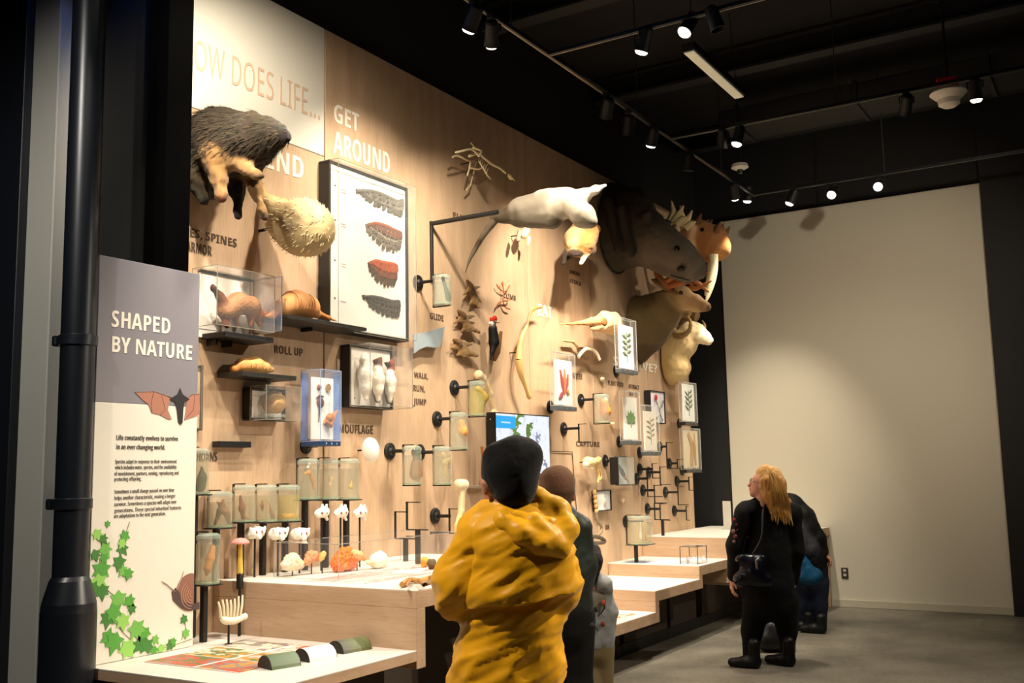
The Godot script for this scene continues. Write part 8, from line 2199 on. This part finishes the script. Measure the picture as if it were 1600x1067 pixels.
	for k in 60:
		var u := rng.randf()
		var a: Vector3 = (Vector3(8.14, 1.531, 1.919) as Vector3).lerp(Vector3(8.214, 1.467, 1.987), u) + Vector3(0, rng.randf_range(-0.03, 0.02), 0) - CF * 0.06
		var b: Vector3 = (Vector3(8.103, 1.267, 1.948) as Vector3).lerp(Vector3(8.254, 1.21, 2.066), u)
		var c: Vector3 = b + Vector3(0, -rng.randf_range(0.03, 0.13), 0) + CR * rng.randf_range(-0.02, 0.03)
		mb.col = lin(["c8994f", "b5843c", "d9b06c", "9c6c2c"][rng.randi() % 4])
		mb.tube(smooth([a, a.lerp(b, 0.5) - CF * 0.03 + CR * rng.randf_range(-0.01, 0.02), b, c], 3), [0.004, 0.006, 0.007, 0.007, 0.007, 0.007, 0.006, 0.005, 0.004, 0.001], 5)
	var st := part(mb, "hair_strands", vmat(0.45, 0.3), t)
	st.set_meta("kind", "stuff")
	mb = sdf([
		[Vector3(8.313, 0.614, 1.821), Vector3(8.331, 0.511, 1.826), 0.21, 0.19, "050505", 1.0],
		[Vector3(8.285, 0.487, 1.744), Vector3(8.283, 0.255, 1.684), 0.125, 0.085, "050505", 1.0],
		[Vector3(8.283, 0.255, 1.684), Vector3(8.301, -0.009, 1.648), 0.085, 0.055, "050505", 1.0],
		[Vector3(8.394, 0.482, 1.921), Vector3(8.433, 0.249, 1.928), 0.125, 0.085, "050505", 1.0],
		[Vector3(8.433, 0.249, 1.928), Vector3(8.465, -0.015, 1.915), 0.072, 0.052, "080808", 1.0]], 0.014, 0.03)
	part(mb, "leggings", vmat(0.9), t)
	var fl := Vector3(fd.x, 0, fd.z).normalized()
	shoe(t, Vector3(8.064, 0.0, 1.769), fl, "0a0909", 1.0, 0.14, "boot"); shoe(t, Vector3(8.256, 0.0, 1.988), (fl + CF * 0.4).normalized(), "0a0909", 1.0, 0.14, "boot")
	# handbag hanging at her side
	var bc: Vector3 = Vector3(7.983, 0.762, 1.82)
	var bag := thing("handbag", "black glossy handbag hanging at the blond woman's left side", "handbag", bc - Vector3(0, 0.14, 0))
	mb = sdf([[bc + CR * -0.09 + Vector3(0, 0.09, 0), bc + CR * 0.07 + Vector3(0, 0.09, 0), 0.045, 0.045, "141416", 1.0], [bc + CR * -0.1 + Vector3(0, -0.06, 0), bc + CR * 0.09 + Vector3(0, -0.07, 0), 0.06, 0.065, "141416", 1.0], [bc, bc + Vector3(0, 0.02, 0), 0.085, 0.08, "141416", 1.0]], 0.01, 0.06, CF)
	mb.disp = 0.0050; mb.freq = 12
	part(mb, "bag_body", vmat(0.22), bag)
	part(tb(smooth([bc + CR * -0.02 + Vector3(0, 0.1, 0), Vector3(8.031, 1.019, 1.885), Vector3(8.096, 1.216, 1.885), Vector3(8.194, 1.284, 1.889)], 4), 0.009, 6), "strap", mat("131313", 0.4), bag)
	part(bx(bc + CR * 0.01 - CF * 0.075 + Vector3(0, 0.05, 0), Vector3(0.018, 0.09, 0.012), 0.003, null, Basis(Vector3.UP, -1.02)), "buckle", mat("a09484", 0.3, 0.7), bag)

func leaning_person() -> void:
	var fd := (CR * -0.8 + CF * 0.5 + Vector3(0, -0.25, 0)).normalized()
	var base: Vector3 = Vector3(10.005, 0.0, 1.696)
	var t := thing("person", "person in a black jacket and jeans bending over the bench behind the blond woman", "person", base)
	var skin := "b88468"
	var hc: Vector3 = Vector3(10.012, 1.245, 1.375)
	var body := sdf([
		[Vector3(9.998, 1.221, 1.442), Vector3(10.066, 1.094, 1.523), 0.06, 0.12, "17171a", 1.0],
		[Vector3(10.066, 1.094, 1.523), Vector3(10.204, 0.598, 1.626), 0.14, 0.14, "17171a", 1.0],
		[Vector3(10.21, 0.473, 1.605), Vector3(10.228, 0.224, 1.573), 0.09, 0.06, "141c2a", 1.0],
		[Vector3(10.228, 0.224, 1.573), Vector3(10.263, 0.006, 1.576), 0.058, 0.042, "141c2a", 1.0],
		[Vector3(10.211, 0.477, 1.704), Vector3(10.242, 0.229, 1.694), 0.09, 0.06, "141c2a", 1.0],
		[Vector3(10.242, 0.229, 1.694), Vector3(10.273, -0.014, 1.684), 0.058, 0.042, "141c2a", 1.0],
		[Vector3(10.028, 1.121, 1.661), Vector3(10.119, 0.896, 1.753), 0.045, 0.04, "17171a", 1.0],
		[Vector3(10.119, 0.896, 1.753), Vector3(10.159, 0.747, 1.783), 0.036, 0.03, "17171a", 1.0],
		[Vector3(10.153, 1.096, 1.433), Vector3(10.131, 0.889, 1.345), 0.045, 0.04, "17171a", 1.0],
		[Vector3(10.131, 0.889, 1.345), Vector3(10.128, 0.813, 1.264), 0.036, 0.03, "17171a", 1.0]], 0.016, 0.03)
	body = sdf(head_bones(hc, fd, skin), 0.007, 0.018, Vector3(1, 0, 0), body)
	for s: Array in [[Vector3(10.161, 0.735, 1.782), 1.0], [Vector3(10.125, 0.807, 1.258), -1.0]]: body = sdf(hand_bones(s[0], Vector3(0, -0.5, 0) - CR * 0.6 * s[1] * -1.0, Vector3.UP * -1.0, s[1], skin), 0.0045, 0.008, Vector3(1, 0, 0), body)
	part(body, "body", vmat(0.6), t)
	eyes(t, hc, fd)
	var mb := sdf([
		[Vector3(10.034, 1.182, 1.493), Vector3(10.115, 0.968, 1.571), 0.13, 0.19, "121214", 1.0],
		[Vector3(10.115, 0.968, 1.571), Vector3(10.189, 0.679, 1.622), 0.19, 0.19, "161618", 1.0],
		[Vector3(10.189, 0.679, 1.622), Vector3(10.208, 0.554, 1.622), 0.19, 0.17, "141416", 1.0],
		[Vector3(10.066, 1.193, 1.547), Vector3(10.143, 1.079, 1.645), 0.11, 0.1, "101012", 1.0],
		[Vector3(10.033, 1.108, 1.665), Vector3(10.126, 0.883, 1.763), 0.075, 0.07, "121214", 1.0],
		[Vector3(10.126, 0.883, 1.763), Vector3(10.165, 0.759, 1.795), 0.066, 0.055, "121214", 1.0],
		[Vector3(10.163, 1.095, 1.45), Vector3(10.133, 0.902, 1.352), 0.07, 0.06, "121214", 1.0],
		[Vector3(10.133, 0.902, 1.352), Vector3(10.136, 0.831, 1.282), 0.058, 0.05, "121214", 1.0],
		[Vector3(9.936, 0.954, 1.584), Vector3(10.024, 0.779, 1.686), 0.1, 0.1, "34343a", 1.0]], 0.016, 0.05)
	mb.disp = 0.0084; mb.freq = 7
	part(mb, "jacket", vmat(0.7), t)
	mb = sdf([
		[Vector3(10.001, 1.289, 1.368), Vector3(10.018, 1.258, 1.387), 0.088, 0.088, "1d1612", 1.0]], 0.01, 0.02)
	mb.disp = 0.0034; mb.freq = 40
	part(mb, "hair", vmat(0.7), t)
	mb = sdf([
		[Vector3(10.22, 0.566, 1.645), Vector3(10.233, 0.442, 1.634), 0.17, 0.16, "151c2a", 1.0],
		[Vector3(10.206, 0.443, 1.591), Vector3(10.221, 0.225, 1.562), 0.11, 0.085, "151c2a", 1.0],
		[Vector3(10.221, 0.225, 1.562), Vector3(10.262, -0.019, 1.568), 0.085, 0.07, "151c2a", 1.0],
		[Vector3(10.221, 0.446, 1.712), Vector3(10.245, 0.228, 1.7), 0.11, 0.085, "182234", 1.0],
		[Vector3(10.245, 0.228, 1.7), Vector3(10.274, -0.026, 1.683), 0.085, 0.072, "182234", 1.0]], 0.016, 0.03)
	part(mb, "jeans", vmat(0.8), t)
	var fl := Vector3(fd.x, 0, fd.z).normalized()
	shoe(t, Vector3(10.067, 0.0, 1.642), fl, "14110f"); shoe(t, Vector3(9.963, 0.0, 1.791), fl, "14110f")
	# blue bag at the hip
	var bc: Vector3 = Vector3(9.905, 0.632, 1.686)
	var bag := thing("blue_bag", "bright blue bag at the hip of the bending person", "bag", bc - Vector3(0, 0.15, 0))
	mb = sdf([[bc + Vector3(0, 0.1, 0) - CR * 0.06, bc + Vector3(0, -0.1, 0) + CR * 0.05, 0.05, 0.085, "0a3f5e", 1.0], [bc + CR * 0.1 - Vector3(0, 0.09, 0), bc - CR * 0.04 - Vector3(0, 0.1, 0), 0.06, 0.06, "093652", 1.0]], 0.012, 0.04)
	mb.disp = 0.0063; mb.freq = 12
	part(mb, "bag_body", vmat(0.6), bag)
	part(tb([bc + Vector3(0, 0.12, 0) - CR * 0.06, Vector3(9.897, 0.896, 1.623), Vector3(9.931, 1.107, 1.594)], 0.012, 6), "strap", mat("10304a", 0.6), bag)
	# black bag on the floor
	var g: Vector3 = Vector3(8.853, 0.0, 1.691)
	bag = thing("floor_bag", "black backpack lying on the floor behind the blond woman's legs", "backpack", g)
	mb = sdf([[g + Vector3(0, 0.1, 0) - CR * 0.07, g + Vector3(0, 0.1, 0) + CR * 0.07, 0.1, 0.1, "17171a", 1.0], [g + Vector3(0, 0.2, 0) - CR * 0.03, g + Vector3(0, 0.16, 0) + CR * 0.05, 0.07, 0.08, "1c1c20", 1.0]], 0.014, 0.05)
	for k in mb.v.size(): mb.v[k].y = maxf(mb.v[k].y, 0.004)
	part(mb, "bag_body", vmat(0.4), bag)
	part(tb(smooth([g + Vector3(0, 0.24, 0) - CR * 0.06, g + Vector3(0, 0.32, 0), g + Vector3(0, 0.24, 0) + CR * 0.07], 4), 0.01, 6), "handle", mat("1a1a1c", 0.5), bag)
